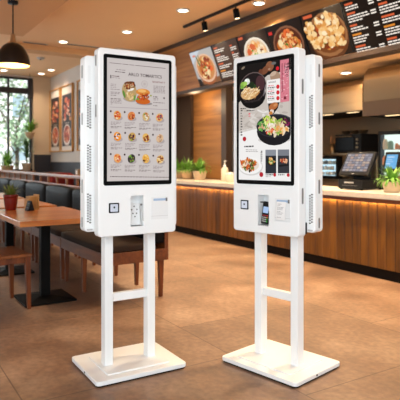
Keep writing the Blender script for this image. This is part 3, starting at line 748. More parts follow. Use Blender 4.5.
# pictures on the two kiosk screens: ellipses, polygons, bars and lettering in metres on the screen plane
ART_NEWS = [
 ('p',[(-.1758,1.7404),(-.1061,1.7402),(-.1061,1.7375),(-.1758,1.7377)],'6a5d5e',1),
 ('p',[(-.1002,1.7402),(-.0645,1.7401),(-.0645,1.7373),(-.1002,1.7374)],'6a5d5e',1),
 ('p',[(-.0585,1.7401),(-.0283,1.74),(-.0283,1.7372),(-.0585,1.7373)],'6a5d5e',1),
 ('p',[(-.0222,1.74),(.1682,1.7395),(.1682,1.7366),(-.0222,1.7372)],'6a5d5e',1),
 ('r',-.1354,1.704,-.126,1.7074,'8d8182',2),
 ('r',-.122,1.7039,-.1062,1.7072,'8d8182',2),
 ('r',-.1022,1.7037,-.083,1.7071,'8d8182',2),
 ('r',-.1441,1.6918,-.1301,1.6957,'55484a',2),
 ('r',-.1261,1.6915,-.1175,1.6954,'55484a',2),
 ('r',-.1135,1.6913,-.1075,1.6952,'55484a',2),
 ('r',-.1035,1.6911,-.0843,1.695,'55484a',2),
 ('t','ARLO TOMARTICS',-.0645,1.6772,.025,0,'45383a',2),
 ('p',[(-.1712,1.6727),(-.1654,1.6728),(-.1654,1.6543),(-.1712,1.6542)],'3a2c2e',1),
 ('r',-.1597,1.6663,-.1514,1.6708,'5c3f40',2),
 ('r',-.1474,1.6661,-.1403,1.6706,'5c3f40',2),
 ('r',-.1363,1.666,-.1194,1.6704,'5c3f40',2),
 ('r',-.1597,1.6579,-.147,1.6606,'8d8182',2),
 ('r',-.143,1.6575,-.1321,1.6603,'8d8182',2),
 ('r',-.1281,1.6571,-.1149,1.6599,'8d8182',2),
 ('r',-.17,1.6219,-.151,1.6247,'8d8182',2),
 ('r',-.147,1.6218,-.1383,1.6246,'8d8182',2),
 ('r',-.17,1.6132,-.1511,1.616,'8d8182',2),
 ('r',-.1471,1.6131,-.1382,1.6159,'8d8182',2),
 ('r',-.17,1.6045,-.1609,1.6073,'8d8182',2),
 ('r',-.1569,1.6044,-.1486,1.6072,'8d8182',2),
 ('r',-.1446,1.6043,-.1382,1.6071,'8d8182',2),
 ('r',-.17,1.5939,-.1523,1.5972,'8d8182',2),
 ('r',-.1483,1.5938,-.1351,1.5972,'8d8182',2),
 ('r',-.1311,1.5938,-.1159,1.5971,'8d8182',2),
 ('r',-.17,1.5781,-.1513,1.5814,'8d8182',2),
 ('r',-.1473,1.578,-.1319,1.5813,'8d8182',2),
 ('r',-.1279,1.5779,-.1151,1.5812,'8d8182',2),
 ('r',-.17,1.571,-.1516,1.5743,'8d8182',2),
 ('r',-.1476,1.5708,-.1345,1.5742,'8d8182',2),
 ('r',-.1305,1.5707,-.1187,1.5741,'8d8182',2),
 ('r',-.17,1.5609,-.1583,1.5637,'55484a',2),
 ('r',-.1543,1.5613,-.1369,1.5641,'55484a',2),
 ('r',-.17,1.5421,-.1547,1.5454,'55484a',2),
 ('r',-.1507,1.5422,-.1333,1.5455,'55484a',2),
 ('r',-.1293,1.5423,-.1097,1.5456,'55484a',2),
 ('r',-.17,1.5345,-.1567,1.5378,'8d8182',2),
 ('r',-.1527,1.5345,-.1447,1.5379,'8d8182',2),
 ('r',-.1407,1.5346,-.1296,1.5379,'8d8182',2),
 ('r',-.1256,1.5346,-.1066,1.5379,'8d8182',2),
 ('r',-.17,1.5268,-.1615,1.5302,'8d8182',2),
 ('r',-.1575,1.5269,-.1503,1.5302,'8d8182',2),
 ('r',-.1463,1.5269,-.1362,1.5302,'8d8182',2),
 ('r',-.1322,1.5269,-.1143,1.5302,'8d8182',2),
 ('r',-.1103,1.5269,-.106,1.5302,'8d8182',2),
 ('r',-.17,1.5192,-.1521,1.5225,'8d8182',2),
 ('r',-.1481,1.5192,-.1291,1.5225,'8d8182',2),
 ('r',-.1251,1.5192,-.1183,1.5225,'8d8182',2),
 ('r',-.1143,1.5192,-.106,1.5225,'8d8182',2),
 ('r',-.17,1.5118,-.1602,1.5146,'8d8182',2),
 ('p',[(-.1757,1.4981),(.1821,1.5006),(.1821,1.4976),(-.1757,1.4954)],'a2979a',1),
 ('e',-.0584,1.5892,.045,.0572,.15,'b79a6b',2),
 ('e',-.0553,1.5459,.0412,.0144,-.1,'a59b98',1),
 ('e',-.0906,1.5725,.0069,.0222,.3,'5f8a3a',3),
 ('e',-.0268,1.5556,.0063,.0167,-.2,'6d9440',3),
 ('e',-.0567,1.605,.007,.0046,1.74,'3f2a1c',3),
 ('e',-.0806,1.6347,.0077,.0049,2.99,'8a5a34',4),
 ('e',-.0848,1.616,.0077,.0052,.7,'8a5a34',5),
 ('e',-.0418,1.6052,.0071,.0034,.19,'b05028',6),
 ('e',-.0573,1.6414,.0065,.0031,.81,'b05028',3),
 ('e',-.0818,1.6334,.0071,.0051,1.18,'50301f',4),
 ('e',-.0523,1.6387,.0108,.0081,.11,'6b3a22',5),
 ('e',-.0734,1.6208,.009,.0065,.9,'b05028',6),
 ('e',-.0767,1.6216,.0069,.0045,.7,'d9c5a0',3),
 ('e',-.073,1.6015,.0047,.0026,2.01,'d9c5a0',4),
 ('e',-.0441,1.6048,.011,.0083,.31,'d9c5a0',5),
 ('e',-.0716,1.6373,.0112,.0062,.19,'6b3a22',6),
 ('e',-.0405,1.6437,.0051,.0037,2.69,'50301f',3),
 ('e',-.0391,1.6226,.0073,.0037,1.84,'d9c5a0',4),
 ('e',-.0342,1.6193,.0067,.005,1.52,'caa36c',5),
 ('e',-.0419,1.6245,.005,.0033,2.85,'6b3a22',6),
 ('e',-.0426,1.6266,.0063,.0043,1.02,'b05028',3),
 ('e',-.0654,1.6151,.0103,.0061,1.56,'b05028',4),
 ('e',-.0725,1.636,.0083,.0055,1.52,'b05028',5),
 ('e',-.0811,1.6119,.0061,.0035,1.56,'caa36c',6),
 ('e',-.0614,1.6232,.0073,.0048,1.13,'6b3a22',3),
 ('e',-.0676,1.6265,.0088,.0051,2.04,'caa36c',4),
 ('e',-.0733,1.605,.0095,.0045,2.86,'6b3a22',5),
 ('e',-.0405,1.6225,.0087,.0049,.96,'d9c5a0',6),
 ('e',-.0692,1.6114,.007,.0046,2.36,'caa36c',3),
 ('e',-.0372,1.6113,.0111,.0076,.93,'8a5a34',4),
 ('e',-.0538,1.6017,.0061,.0032,1.95,'50301f',5),
 ('e',-.0395,1.6137,.0109,.0075,1.32,'8a5a34',6),
 ('e',-.0509,1.6313,.0068,.0046,1.35,'d9c5a0',3),
 ('e',-.0568,1.6145,.0081,.0043,2.51,'b05028',4),
 ('e',-.0828,1.6305,.0068,.005,2.42,'6b3a22',5),
 ('e',-.0644,1.6149,.0065,.0047,1.39,'caa36c',6),
 ('e',-.069,1.6314,.0083,.004,.47,'50301f',3),
 ('e',-.0295,1.6248,.0104,.0082,1.68,'50301f',4),
 ('e',-.0333,1.627,.0047,.0029,1.99,'b05028',5),
 ('e',-.0742,1.6227,.0068,.0037,2.57,'6b3a22',6),
 ('e',-.0483,1.6252,.0062,.003,2.08,'b05028',3),
 ('e',-.0335,1.6358,.0106,.0069,1.44,'6b3a22',4),
 ('e',-.0431,1.6123,.0061,.0029,1.24,'d9c5a0',5),
 ('e',-.0369,1.632,.0068,.0037,1.62,'b05028',6),
 ('e',-.0557,1.6285,.006,.0031,.36,'b05028',3),
 ('e',-.0574,1.6101,.0105,.0054,1.46,'6b3a22',4),
 ('e',-.0753,1.6276,.0096,.0053,1.58,'d9c5a0',5),
 ('e',-.0763,1.6132,.0097,.0046,2.33,'6b3a22',6),
 ('e',-.0694,1.5791,.0076,.0069,2.52,'e3c58e',4),
 ('e',-.0535,1.5782,.0037,.0023,1.41,'efdcb0',5),
 ('e',-.055,1.551,.0064,.0036,1.22,'d7b274',6),
 ('e',-.0465,1.5493,.0055,.0046,.42,'e3c58e',7),
 ('e',-.0613,1.5719,.0035,.003,2.32,'d7b274',4),
 ('e',-.0464,1.5702,.0043,.0029,1.62,'d7b274',5),
 ('e',-.0599,1.5757,.0083,.0068,.9,'c79a58',6),
 ('e',-.0613,1.5598,.0042,.0024,2.45,'efdcb0',7),
 ('e',-.0704,1.5746,.0071,.0041,2.46,'efdcb0',4),
 ('e',-.068,1.5646,.0059,.0049,.77,'e3c58e',5),
 ('e',-.0348,1.577,.0053,.0037,1.1,'c79a58',6),
 ('e',-.0573,1.568,.0037,.0023,.36,'d7b274',7),
 ('e',-.0548,1.5473,.0058,.0044,2.33,'efdcb0',4),
 ('e',-.04,1.5565,.0076,.0066,1.3,'e3c58e',5),
 ('e',-.045,1.5694,.0061,.0042,1.02,'d7b274',6),
 ('e',-.0404,1.576,.0051,.0034,2.4,'d7b274',7),
 ('e',-.0688,1.5793,.0051,.0037,.24,'e3c58e',4),
 ('e',-.0729,1.5781,.0036,.003,2.48,'efdcb0',5),
 ('e',-.0695,1.562,.0037,.0034,2.4,'e3c58e',6),
 ('e',-.0605,1.5581,.0085,.0065,1.89,'d7b274',7),
 ('e',-.0433,1.6018,.0138,.0061,.5,'f2ece2',8),
 ('e',-.0614,1.5945,.01,.005,.3,'efe6da',8),
 ('e',.0337,1.5275,.05,.01,0,'948a88',1),
 ('e',.0244,1.5399,.0456,.0178,0,'c8621f',3),
 ('e',.0249,1.5905,.0437,.02,0,'d98a3c',3),
 ('e',.018,1.5978,.0263,.0094,0,'edb56c',7),
 ('e',.0211,1.5589,.0107,.0027,.28,'e08a3a',4),
 ('e',-.0029,1.569,.0071,.0018,.21,'471509',5),
 ('e',.0477,1.561,.0121,.0031,1.89,'b5451b',6),
 ('e',.0195,1.5657,.0101,.0025,.14,'b5451b',7),
 ('e',.0399,1.5719,.0066,.0017,1.68,'d4601f',4),
 ('e',.0225,1.5685,.01,.0027,1.64,'7a2412',5),
 ('e',.0357,1.5639,.0071,.0024,2.33,'471509',6),
 ('e',-.0069,1.5586,.0083,.0023,2.1,'b5451b',7),
 ('e',.0285,1.5534,.0097,.0036,1.35,'c03a20',4),
 ('e',.0197,1.5665,.0095,.0025,.46,'d4601f',5),
 ('e',.0202,1.5638,.0108,.0039,2.37,'e08a3a',6),
 ('e',.0363,1.5732,.0082,.0026,1.37,'8a2d14',7),
 ('e',.0466,1.5785,.0092,.0032,2.19,'7a2412',4),
 ('e',.0173,1.5532,.0109,.0034,1.16,'c03a20',5),
 ('e',.0247,1.5663,.0091,.0024,1.48,'7a2412',6),
 ('e',.0314,1.5571,.0114,.0034,1.49,'8a2d14',7),
 ('e',.0392,1.5574,.0077,.002,2.59,'471509',4),
 ('e',.0233,1.5548,.0083,.0031,.45,'b5451b',5),
 ('e',.0354,1.5588,.0073,.0023,.55,'e08a3a',6),
 ('e',.0247,1.5588,.0097,.0032,2.86,'d4601f',7),
 ('e',.0177,1.5737,.0104,.0036,1.37,'7a2412',4),
 ('e',.0522,1.5773,.0109,.0036,1.2,'471509',5),
 ('e',.0509,1.5593,.0059,.0015,1.32,'b5451b',6),
 ('e',.0496,1.559,.0062,.002,.3,'e08a3a',7),
 ('e',.0236,1.5624,.0125,.0042,1.9,'b5451b',4),
 ('e',.055,1.5701,.0092,.0024,2.98,'471509',5),
 ('e',.0025,1.5603,.0061,.0015,2.22,'d4601f',6),
 ('e',-.0027,1.5604,.0096,.0026,1.09,'e08a3a',7),
 ('e',.0144,1.5767,.0115,.0033,2.59,'c03a20',4),
 ('e',.0211,1.5712,.0084,.0022,.67,'8a2d14',5),
 ('e',.0023,1.5652,.0106,.0035,2.95,'8a2d14',6),
 ('e',.0473,1.577,.012,.0043,.6,'b5451b',7),
 ('e',-.0038,1.5614,.0134,.0049,.78,'471509',4),
 ('e',.0146,1.5771,.009,.0035,2.87,'d4601f',5),
 ('e',.0161,1.5584,.0072,.0019,1.45,'b5451b',6),
 ('e',.0562,1.5681,.0054,.0021,2.4,'d4601f',7),
 ('e',.0534,1.5605,.0128,.0046,.6,'8a2d14',4),
 ('e',.046,1.5725,.0106,.0026,1.19,'c03a20',5),
 ('e',-.0015,1.5538,.0113,.003,.08,'b5451b',6),
 ('e',.0063,1.5683,.0107,.0036,2.94,'e08a3a',7),
 ('e',.0154,1.5709,.0098,.0025,2.4,'7a2412',4),
 ('e',.0257,1.5691,.0115,.003,.58,'8a2d14',5),
 ('e',.0317,1.5667,.0071,.0023,1.76,'8a2d14',6),
 ('e',.0261,1.5548,.0065,.0025,2.69,'d4601f',7),
 ('e',-.0078,1.5498,.01,.0056,0,'6c9a3c',8),
 ('e',.0014,1.5562,.0063,.0044,0,'c92c1d',8),
 ('e',.0734,1.5741,.0063,.005,0,'9aa040',8),
 ('t','RECLETAAT F',.0841,1.6497,.0133,0,'7a3c3c',2),
 ('r',.0905,1.6292,.1023,1.6325,'8d8182',2),
 ('r',.1063,1.6296,.1214,1.6329,'8d8182',2),
 ('r',.1254,1.63,.135,1.6334,'8d8182',2),
 ('r',.139,1.6304,.1536,1.6337,'8d8182',2),
 ('r',.1576,1.6309,.1652,1.6342,'8d8182',2),
 ('r',.0905,1.6217,.0991,1.625,'8d8182',2),
 ('r',.1031,1.622,.12,1.6253,'8d8182',2),
 ('r',.124,1.6225,.1317,1.6258,'8d8182',2),
 ('r',.1357,1.6228,.1445,1.6261,'8d8182',2),
 ('r',.1485,1.6231,.1635,1.6264,'8d8182',2),
 ('r',.0905,1.6142,.1099,1.6175,'8d8182',2),
 ('r',.1139,1.6147,.1232,1.6181,'8d8182',2),
 ('r',.1272,1.615,.1469,1.6183,'8d8182',2),
 ('r',.1509,1.6155,.1602,1.6189,'8d8182',2),
 ('r',.0905,1.6067,.105,1.6101,'8d8182',2),
 ('r',.109,1.6071,.1166,1.6104,'8d8182',2),
 ('r',.1206,1.6073,.1323,1.6107,'8d8182',2),
 ('r',.1363,1.6077,.1476,1.611,'8d8182',2),
 ('r',.1516,1.608,.1653,1.6113,'8d8182',2),
 ('r',.0906,1.5992,.1085,1.6026,'8d8182',2),
 ('r',.1125,1.5997,.1205,1.603,'8d8182',2),
 ('r',.1245,1.5999,.1336,1.6032,'8d8182',2),
 ('r',.1376,1.6001,.1446,1.6035,'8d8182',2),
 ('r',.1486,1.6004,.1637,1.6037,'8d8182',2),
 ('r',.0906,1.5918,.0987,1.5951,'8d8182',2),
 ('r',.1027,1.592,.1106,1.5953,'8d8182',2),
 ('r',.1146,1.5922,.124,1.5955,'8d8182',2),
 ('r',.128,1.5924,.1354,1.5958,'8d8182',2),
 ('r',.1394,1.5926,.1502,1.596,'8d8182',2),
 ('r',.1542,1.5929,.1653,1.5962,'8d8182',2),
 ('e',.0348,1.6374,.0206,.02,0,'b3a8a8',1),
 ('e',.0348,1.6374,.0181,.0178,0,'c8beba',2),
 ('e',.0348,1.6374,.0081,.0078,0,'bbb0ae',3),
 ('r',.0893,1.5661,.0958,1.5711,'55484a',2),
 ('r',.0998,1.5663,.1152,1.5713,'55484a',2),
 ('r',.0894,1.5577,.1075,1.561,'8d8182',2),
 ('r',.1115,1.558,.122,1.5613,'8d8182',2),
 ('r',.0894,1.5496,.1091,1.553,'8d8182',2),
 ('r',.1131,1.5502,.1203,1.5535,'8d8182',2),
 ('r',.0894,1.5341,.0982,1.5386,'8d8182',2),
 ('r',.1022,1.5342,.1175,1.5386,'8d8182',2),
 ('r',.1215,1.5342,.1382,1.5387,'8d8182',2),
 ('r',.1422,1.5343,.1529,1.5388,'8d8182',2),
 ('r',.1569,1.5344,.1622,1.5388,'8d8182',2),
 ('r',.0895,1.5162,.0969,1.5196,'55484a',2),
 ('r',.1009,1.5163,.1153,1.5197,'55484a',2),
 ('e',.1588,1.565,.0047,.0056,0,'32181a',2),
 ('e',-.1247,1.4384,.0263,.0144,0,'ada2a0',1),
 ('e',-.1294,1.4536,.0219,.0256,.3,'e0a04e',2),
 ('e',-.1218,1.4671,.004,.0031,1.21,'e8b060',3),
 ('e',-.1276,1.4634,.0042,.0038,1.51,'f2e2cc',4),
 ('e',-.1321,1.438,.0048,.0036,.93,'f2e2cc',5),
 ('e',-.1314,1.4704,.005,.0043,1.06,'d8442a',6),
 ('e',-.1345,1.44,.0032,.0029,2.6,'e8b060',3),
 ('e',-.1303,1.4373,.0045,.0029,2.13,'e8b060',4),
 ('e',-.1267,1.4677,.0047,.0048,.73,'b92a1c',5),
 ('e',-.1361,1.4381,.0032,.0028,2.41,'f2e2cc',6),
 ('e',-.1221,1.4436,.0028,.003,.33,'e8b060',3),
 ('e',-.142,1.4575,.0045,.0045,2.89,'f2e2cc',4),
 ('e',-.1391,1.4613,.0041,.0037,.95,'e8b060',5),
 ('e',-.1291,1.4458,.0055,.0037,1.43,'b92a1c',6),
 ('e',-.1178,1.4459,.0057,.006,2.69,'d8442a',3),
 ('e',-.1191,1.4604,.0039,.0037,1.57,'b92a1c',4),
 ('e',-.1288,1.4453,.005,.005,1.74,'e8b060',5),
 ('e',-.1416,1.4483,.0062,.0064,.25,'b92a1c',6),
 ('e',-.1378,1.4612,.0048,.0049,.05,'f2e2cc',3),
 ('e',-.1312,1.4384,.0039,.0028,2.45,'e8b060',4),
 ('e',-.1245,1.4498,.0051,.0034,.08,'d8442a',5),
 ('e',-.1376,1.4636,.0046,.0038,2.5,'b92a1c',6),
 ('e',-.1202,1.4447,.0032,.0034,1.44,'d8442a',3),
 ('e',-.13,1.4579,.005,.0044,2.51,'d8442a',4),
 ('e',-.1688,1.474,.0053,.0056,0,'32181a',2),
 ('r',-.1688,1.4135,-.1583,1.4166,'8d8182',2),
 ('r',-.1543,1.4139,-.1415,1.4169,'8d8182',2),
 ('r',-.1375,1.4142,-.1197,1.4173,'8d8182',2),
 ('r',-.1157,1.4147,-.108,1.4178,'8d8182',2),
 ('r',-.1688,1.4064,-.1588,1.4095,'8d8182',2),
 ('r',-.1548,1.4067,-.1438,1.4097,'8d8182',2),
 ('r',-.1398,1.4069,-.1272,1.41,'8d8182',2),
 ('r',-.1232,1.4072,-.117,1.4103,'8d8182',2),
 ('r',-.1688,1.3993,-.1564,1.4024,'8d8182',2),
 ('r',-.1524,1.3992,-.1375,1.4023,'8d8182',2),
 ('r',-.1688,1.3878,-.1518,1.3909,'55484a',2),
 ('r',-.1478,1.3883,-.1378,1.3913,'55484a',2),
 ('r',-.1338,1.3885,-.1181,1.3916,'55484a',2),
 ('r',-.1141,1.3889,-.106,1.392,'55484a',2),
 ('r',-.1688,1.3818,-.1514,1.3849,'8d8182',2),
 ('r',-.1474,1.3819,-.1291,1.385,'8d8182',2),
 ('e',-.0413,1.4377,.0263,.0144,0,'ada2a0',1),
 ('e',-.0462,1.4531,.0219,.0256,-.6,'d98548',2),
 ('e',-.0361,1.4411,.0053,.004,2.28,'46281a',3),
 ('e',-.0561,1.4506,.0033,.0028,1.3,'46281a',4),
 ('e',-.0461,1.454,.0041,.004,1.77,'e89a58',5),
 ('e',-.0387,1.4474,.0026,.0024,2.82,'b9401f',6),
 ('e',-.0517,1.447,.004,.0027,2.29,'e89a58',3),
 ('e',-.0349,1.459,.0038,.0035,2.86,'46281a',4),
 ('e',-.0367,1.459,.0059,.0061,.56,'b9401f',5),
 ('e',-.0309,1.4549,.0029,.0023,1.52,'46281a',6),
 ('e',-.0401,1.4578,.0035,.0038,2.54,'46281a',3),
 ('e',-.0587,1.4528,.0026,.002,1.24,'46281a',4),
 ('e',-.0405,1.4414,.0051,.0048,.26,'7a3018',5),
 ('e',-.0489,1.4581,.0031,.0031,1.47,'7a3018',6),
 ('e',-.0428,1.4526,.0051,.0054,1.94,'46281a',3),
 ('e',-.0423,1.4457,.0025,.0018,1.21,'e89a58',4),
 ('e',-.0545,1.4386,.0038,.0039,1.15,'b9401f',5),
 ('e',-.0362,1.4679,.006,.0052,1.56,'e89a58',6),
 ('e',-.0561,1.457,.0027,.0027,2.82,'e89a58',3),
 ('e',-.0587,1.4438,.004,.0026,1.37,'7a3018',4),
 ('e',-.0384,1.4521,.0031,.0028,2.4,'b9401f',5),
 ('e',-.0419,1.4693,.0034,.0035,.25,'b9401f',6),
 ('e',-.0442,1.453,.0053,.004,2.39,'b9401f',3),
 ('e',-.0426,1.4443,.0031,.0023,1.97,'e89a58',4),
 ('e',-.087,1.4729,.0053,.0056,0,'32181a',2),
 ('r',-.0869,1.4124,-.0739,1.4155,'8d8182',2),
 ('r',-.0699,1.4128,-.0584,1.4159,'8d8182',2),
 ('r',-.0544,1.4131,-.0411,1.4162,'8d8182',2),
 ('r',-.0371,1.4135,-.025,1.4166,'8d8182',2),
 ('r',-.0869,1.4052,-.0804,1.4083,'8d8182',2),
 ('r',-.0764,1.4054,-.0678,1.4084,'8d8182',2),
 ('r',-.0638,1.4056,-.0504,1.4087,'8d8182',2),
 ('r',-.0464,1.4059,-.0341,1.409,'8d8182',2),
 ('r',-.0869,1.398,-.0739,1.401,'8d8182',2),
 ('r',-.0699,1.3978,-.062,1.4009,'8d8182',2),
 ('r',-.058,1.3978,-.0528,1.4008,'8d8182',2),
 ('r',-.0869,1.3863,-.0783,1.3893,'55484a',2),
 ('r',-.0743,1.3865,-.0552,1.3896,'55484a',2),
 ('r',-.0512,1.387,-.0331,1.39,'55484a',2),
 ('r',-.0291,1.3874,-.0181,1.3904,'55484a',2),
 ('r',-.0869,1.3802,-.0684,1.3832,'8d8182',2),
 ('r',-.0644,1.3802,-.0472,1.3833,'8d8182',2),
 ('e',.0483,1.4372,.0263,.0144,0,'ada2a0',1),
 ('e',.0433,1.4529,.0219,.0256,.2,'c9a468',2),
 ('e',.0592,1.4589,.0027,.0018,2.21,'b03a22',3),
 ('e',.0387,1.4617,.0047,.0043,3.0,'b03a22',4),
 ('e',.0334,1.4651,.0057,.0049,1.63,'6d8a3a',5),
 ('e',.035,1.4491,.0026,.0017,2.8,'d9b880',6),
 ('e',.0525,1.4602,.0058,.0041,.71,'b03a22',3),
 ('e',.0529,1.4519,.003,.0026,2.99,'b03a22',4),
 ('e',.033,1.4482,.0044,.0046,2.37,'6d8a3a',5),
 ('e',.0331,1.4376,.006,.0043,2.15,'d9b880',6),
 ('e',.0313,1.4489,.0043,.0045,1.99,'6d8a3a',3),
 ('e',.0278,1.447,.0038,.0036,1.46,'d9b880',4),
 ('e',.045,1.4425,.0051,.0036,2.32,'6d8a3a',5),
 ('e',.034,1.451,.0054,.0055,.94,'d9b880',6),
 ('e',.0465,1.4401,.0059,.0054,2.35,'efe4d0',3),
 ('e',.0424,1.4514,.0055,.0059,.18,'efe4d0',4),
 ('e',.0382,1.4606,.0033,.0034,2.26,'efe4d0',5),
 ('e',.049,1.4459,.0055,.0058,1.27,'efe4d0',6),
 ('e',.0426,1.4561,.0038,.0028,.25,'efe4d0',3),
 ('e',.0459,1.4539,.0052,.0034,.38,'6d8a3a',4),
 ('e',.0567,1.46,.0044,.0029,2.38,'efe4d0',5),
 ('e',.0436,1.4345,.0025,.0026,.86,'efe4d0',6),
 ('e',.0339,1.4516,.0045,.0041,2.71,'efe4d0',3),
 ('e',.0438,1.4703,.0051,.0043,.28,'b03a22',4),
 ('e',.0009,1.4719,.0053,.0056,0,'32181a',2),
 ('r',.001,1.4115,.015,1.4145,'8d8182',2),
 ('r',.019,1.4118,.0381,1.4149,'8d8182',2),
 ('r',.0421,1.4123,.0564,1.4154,'8d8182',2),
 ('r',.0604,1.4127,.0664,1.4158,'8d8182',2),
 ('r',.001,1.4041,.0091,1.4071,'8d8182',2),
 ('r',.0131,1.4043,.0323,1.4074,'8d8182',2),
 ('r',.0363,1.4047,.0452,1.4077,'8d8182',2),
 ('r',.0492,1.4049,.0604,1.408,'8d8182',2),
 ('r',.001,1.3967,.0204,1.3998,'8d8182',2),
 ('r',.0244,1.3966,.0365,1.3996,'8d8182',2),
 ('r',.001,1.3848,.0197,1.3879,'55484a',2),
 ('r',.0237,1.3852,.0384,1.3883,'55484a',2),
 ('r',.0424,1.3856,.055,1.3886,'55484a',2),
 ('r',.059,1.3859,.0725,1.389,'55484a',2),
 ('r',.001,1.3786,.0149,1.3816,'8d8182',2),
 ('r',.0189,1.3786,.036,1.3817,'8d8182',2),
 ('r',.04,1.3787,.0484,1.3818,'8d8182',2),
 ('e',.1349,1.4363,.0263,.0144,0,'ada2a0',1),
 ('e',.1296,1.4523,.0219,.0256,-.7,'e2b070',2),
 ('e',.1307,1.4383,.0038,.0035,1.82,'b02a22',3),
 ('e',.1398,1.46,.0045,.0033,1.62,'3b3a6a',4),
 ('e',.1191,1.4553,.0057,.0042,2.6,'d0483a',5),
 ('e',.1147,1.4537,.005,.0033,.9,'b02a22',6),
 ('e',.1458,1.4498,.0042,.004,2.14,'3b3a6a',3),
 ('e',.1394,1.4586,.0054,.0046,2.64,'d0483a',4),
 ('e',.135,1.4485,.0033,.0035,2.34,'3b3a6a',5),
 ('e',.1366,1.4625,.0056,.005,1.75,'3b3a6a',6),
 ('e',.1416,1.4619,.0059,.006,2.1,'d0483a',3),
 ('e',.1237,1.4395,.0046,.0032,1.9,'d0483a',4),
 ('e',.1387,1.4536,.0029,.0025,.27,'3b3a6a',5),
 ('e',.1331,1.4641,.003,.0023,2.62,'3b3a6a',6),
 ('e',.143,1.4489,.0026,.0025,1.65,'8a1c1a',3),
 ('e',.1378,1.4575,.0034,.0022,.23,'b02a22',4),
 ('e',.1271,1.4541,.0032,.0026,.47,'8a1c1a',5),
 ('e',.1455,1.4485,.0036,.0039,1.13,'3b3a6a',6),
 ('e',.1371,1.4614,.0057,.0054,1.86,'b02a22',3),
 ('e',.1413,1.4579,.0041,.0039,2.81,'d0483a',4),
 ('e',.1214,1.4481,.0036,.0029,2.96,'3b3a6a',5),
 ('e',.1254,1.4413,.0047,.0033,1.4,'8a1c1a',6),
 ('e',.1251,1.4622,.0051,.0049,1.77,'b02a22',3),
 ('e',.1321,1.4532,.0038,.0035,1.78,'8a1c1a',4),
 ('e',.0857,1.4704,.0053,.0056,0,'32181a',2),
 ('r',.0858,1.4101,.1054,1.4132,'8d8182',2),
 ('r',.1094,1.4106,.123,1.4137,'8d8182',2),
 ('r',.127,1.411,.1348,1.414,'8d8182',2),
 ('r',.1388,1.4112,.1497,1.4143,'8d8182',2),
 ('r',.0859,1.4026,.1049,1.4057,'8d8182',2),
 ('r',.1089,1.403,.1214,1.4061,'8d8182',2),
 ('r',.1254,1.4033,.1321,1.4063,'8d8182',2),
 ('r',.1361,1.4034,.1474,1.4065,'8d8182',2),
 ('r',.0859,1.3951,.1047,1.3982,'8d8182',2),
 ('r',.1087,1.395,.1167,1.398,'8d8182',2),
 ('r',.0859,1.383,.098,1.3861,'55484a',2),
 ('r',.102,1.3833,.1205,1.3864,'55484a',2),
 ('r',.1245,1.3837,.1362,1.3868,'55484a',2),
 ('r',.1402,1.384,.1513,1.387,'55484a',2),
 ('r',.1553,1.3843,.1599,1.3873,'55484a',2),
 ('r',.0859,1.3767,.1,1.3797,'8d8182',2),
 ('r',.104,1.3767,.1187,1.3798,'8d8182',2),
 ('r',.1227,1.3768,.135,1.3798,'8d8182',2),
 ('e',-.1247,1.3214,.0263,.0144,0,'ada2a0',1),
 ('e',-.1294,1.3367,.0219,.0256,.3,'f0952f',2),
 ('e',-.1387,1.3415,.0046,.0034,2.47,'f08a2a',3),
 ('e',-.133,1.3425,.0044,.0035,2.86,'e8e8f0',4),
 ('e',-.1297,1.3476,.004,.0029,1.14,'2a2a44',5),
 ('e',-.1321,1.3221,.0042,.0039,.4,'2a2a44',6),
 ('e',-.1277,1.3546,.0061,.0055,1.75,'f0b060',3),
 ('e',-.1287,1.3288,.0059,.0051,.94,'e8e8f0',4),
 ('e',-.1393,1.3399,.0027,.0024,2.53,'e8e8f0',5),
 ('e',-.1218,1.3387,.0026,.002,1.6,'f0b060',6),
 ('e',-.1256,1.3424,.0046,.0037,.34,'e8e8f0',3),
 ('e',-.1286,1.3423,.0031,.0031,1.3,'2a2a44',4),
 ('e',-.1361,1.3318,.0035,.0032,2.59,'e8e8f0',5),
 ('e',-.1303,1.3268,.0049,.0052,2.33,'e8e8f0',6),
 ('e',-.1386,1.335,.0041,.0027,.99,'f0b060',3),
 ('e',-.1313,1.332,.0041,.0037,2.76,'f08a2a',4),
 ('e',-.1443,1.3357,.0052,.0056,1.56,'2a2a44',5),
 ('e',-.1326,1.3393,.0043,.0036,.41,'f08a2a',6),
 ('e',-.1384,1.3391,.0039,.0037,.3,'f08a2a',3),
 ('e',-.1151,1.34,.0057,.0048,.15,'f0b060',4),
 ('e',-.125,1.3336,.0042,.0045,.42,'f08a2a',5),
 ('e',-.1204,1.3492,.0059,.0047,2.69,'2a2a44',6),
 ('e',-.1327,1.3477,.0049,.0051,2.22,'e8e8f0',3),
 ('e',-.1306,1.3337,.0032,.0033,.07,'f08a2a',4),
 ('e',-.1688,1.3582,.0053,.0056,0,'32181a',2),
 ('r',-.1688,1.2976,-.1572,1.3006,'8d8182',2),
 ('r',-.1532,1.2975,-.1457,1.3006,'8d8182',2),
 ('r',-.1417,1.2975,-.1346,1.3006,'8d8182',2),
 ('r',-.1306,1.2975,-.1217,1.3005,'8d8182',2),
 ('r',-.1177,1.2975,-.1079,1.3005,'8d8182',2),
 ('r',-.1688,1.2905,-.1594,1.2935,'8d8182',2),
 ('r',-.1554,1.2904,-.1482,1.2934,'8d8182',2),
 ('r',-.1442,1.2903,-.1278,1.2933,'8d8182',2),
 ('r',-.1238,1.2901,-.1135,1.2932,'8d8182',2),
 ('r',-.1688,1.2833,-.1508,1.2864,'8d8182',2),
 ('r',-.1468,1.2826,-.1358,1.2857,'8d8182',2),
 ('r',-.1688,1.2718,-.1511,1.2749,'55484a',2),
 ('r',-.1471,1.2717,-.1348,1.2748,'55484a',2),
 ('r',-.1308,1.2717,-.1245,1.2747,'55484a',2),
 ('r',-.1205,1.2716,-.1142,1.2747,'55484a',2),
 ('r',-.1102,1.2715,-.1023,1.2746,'55484a',2),
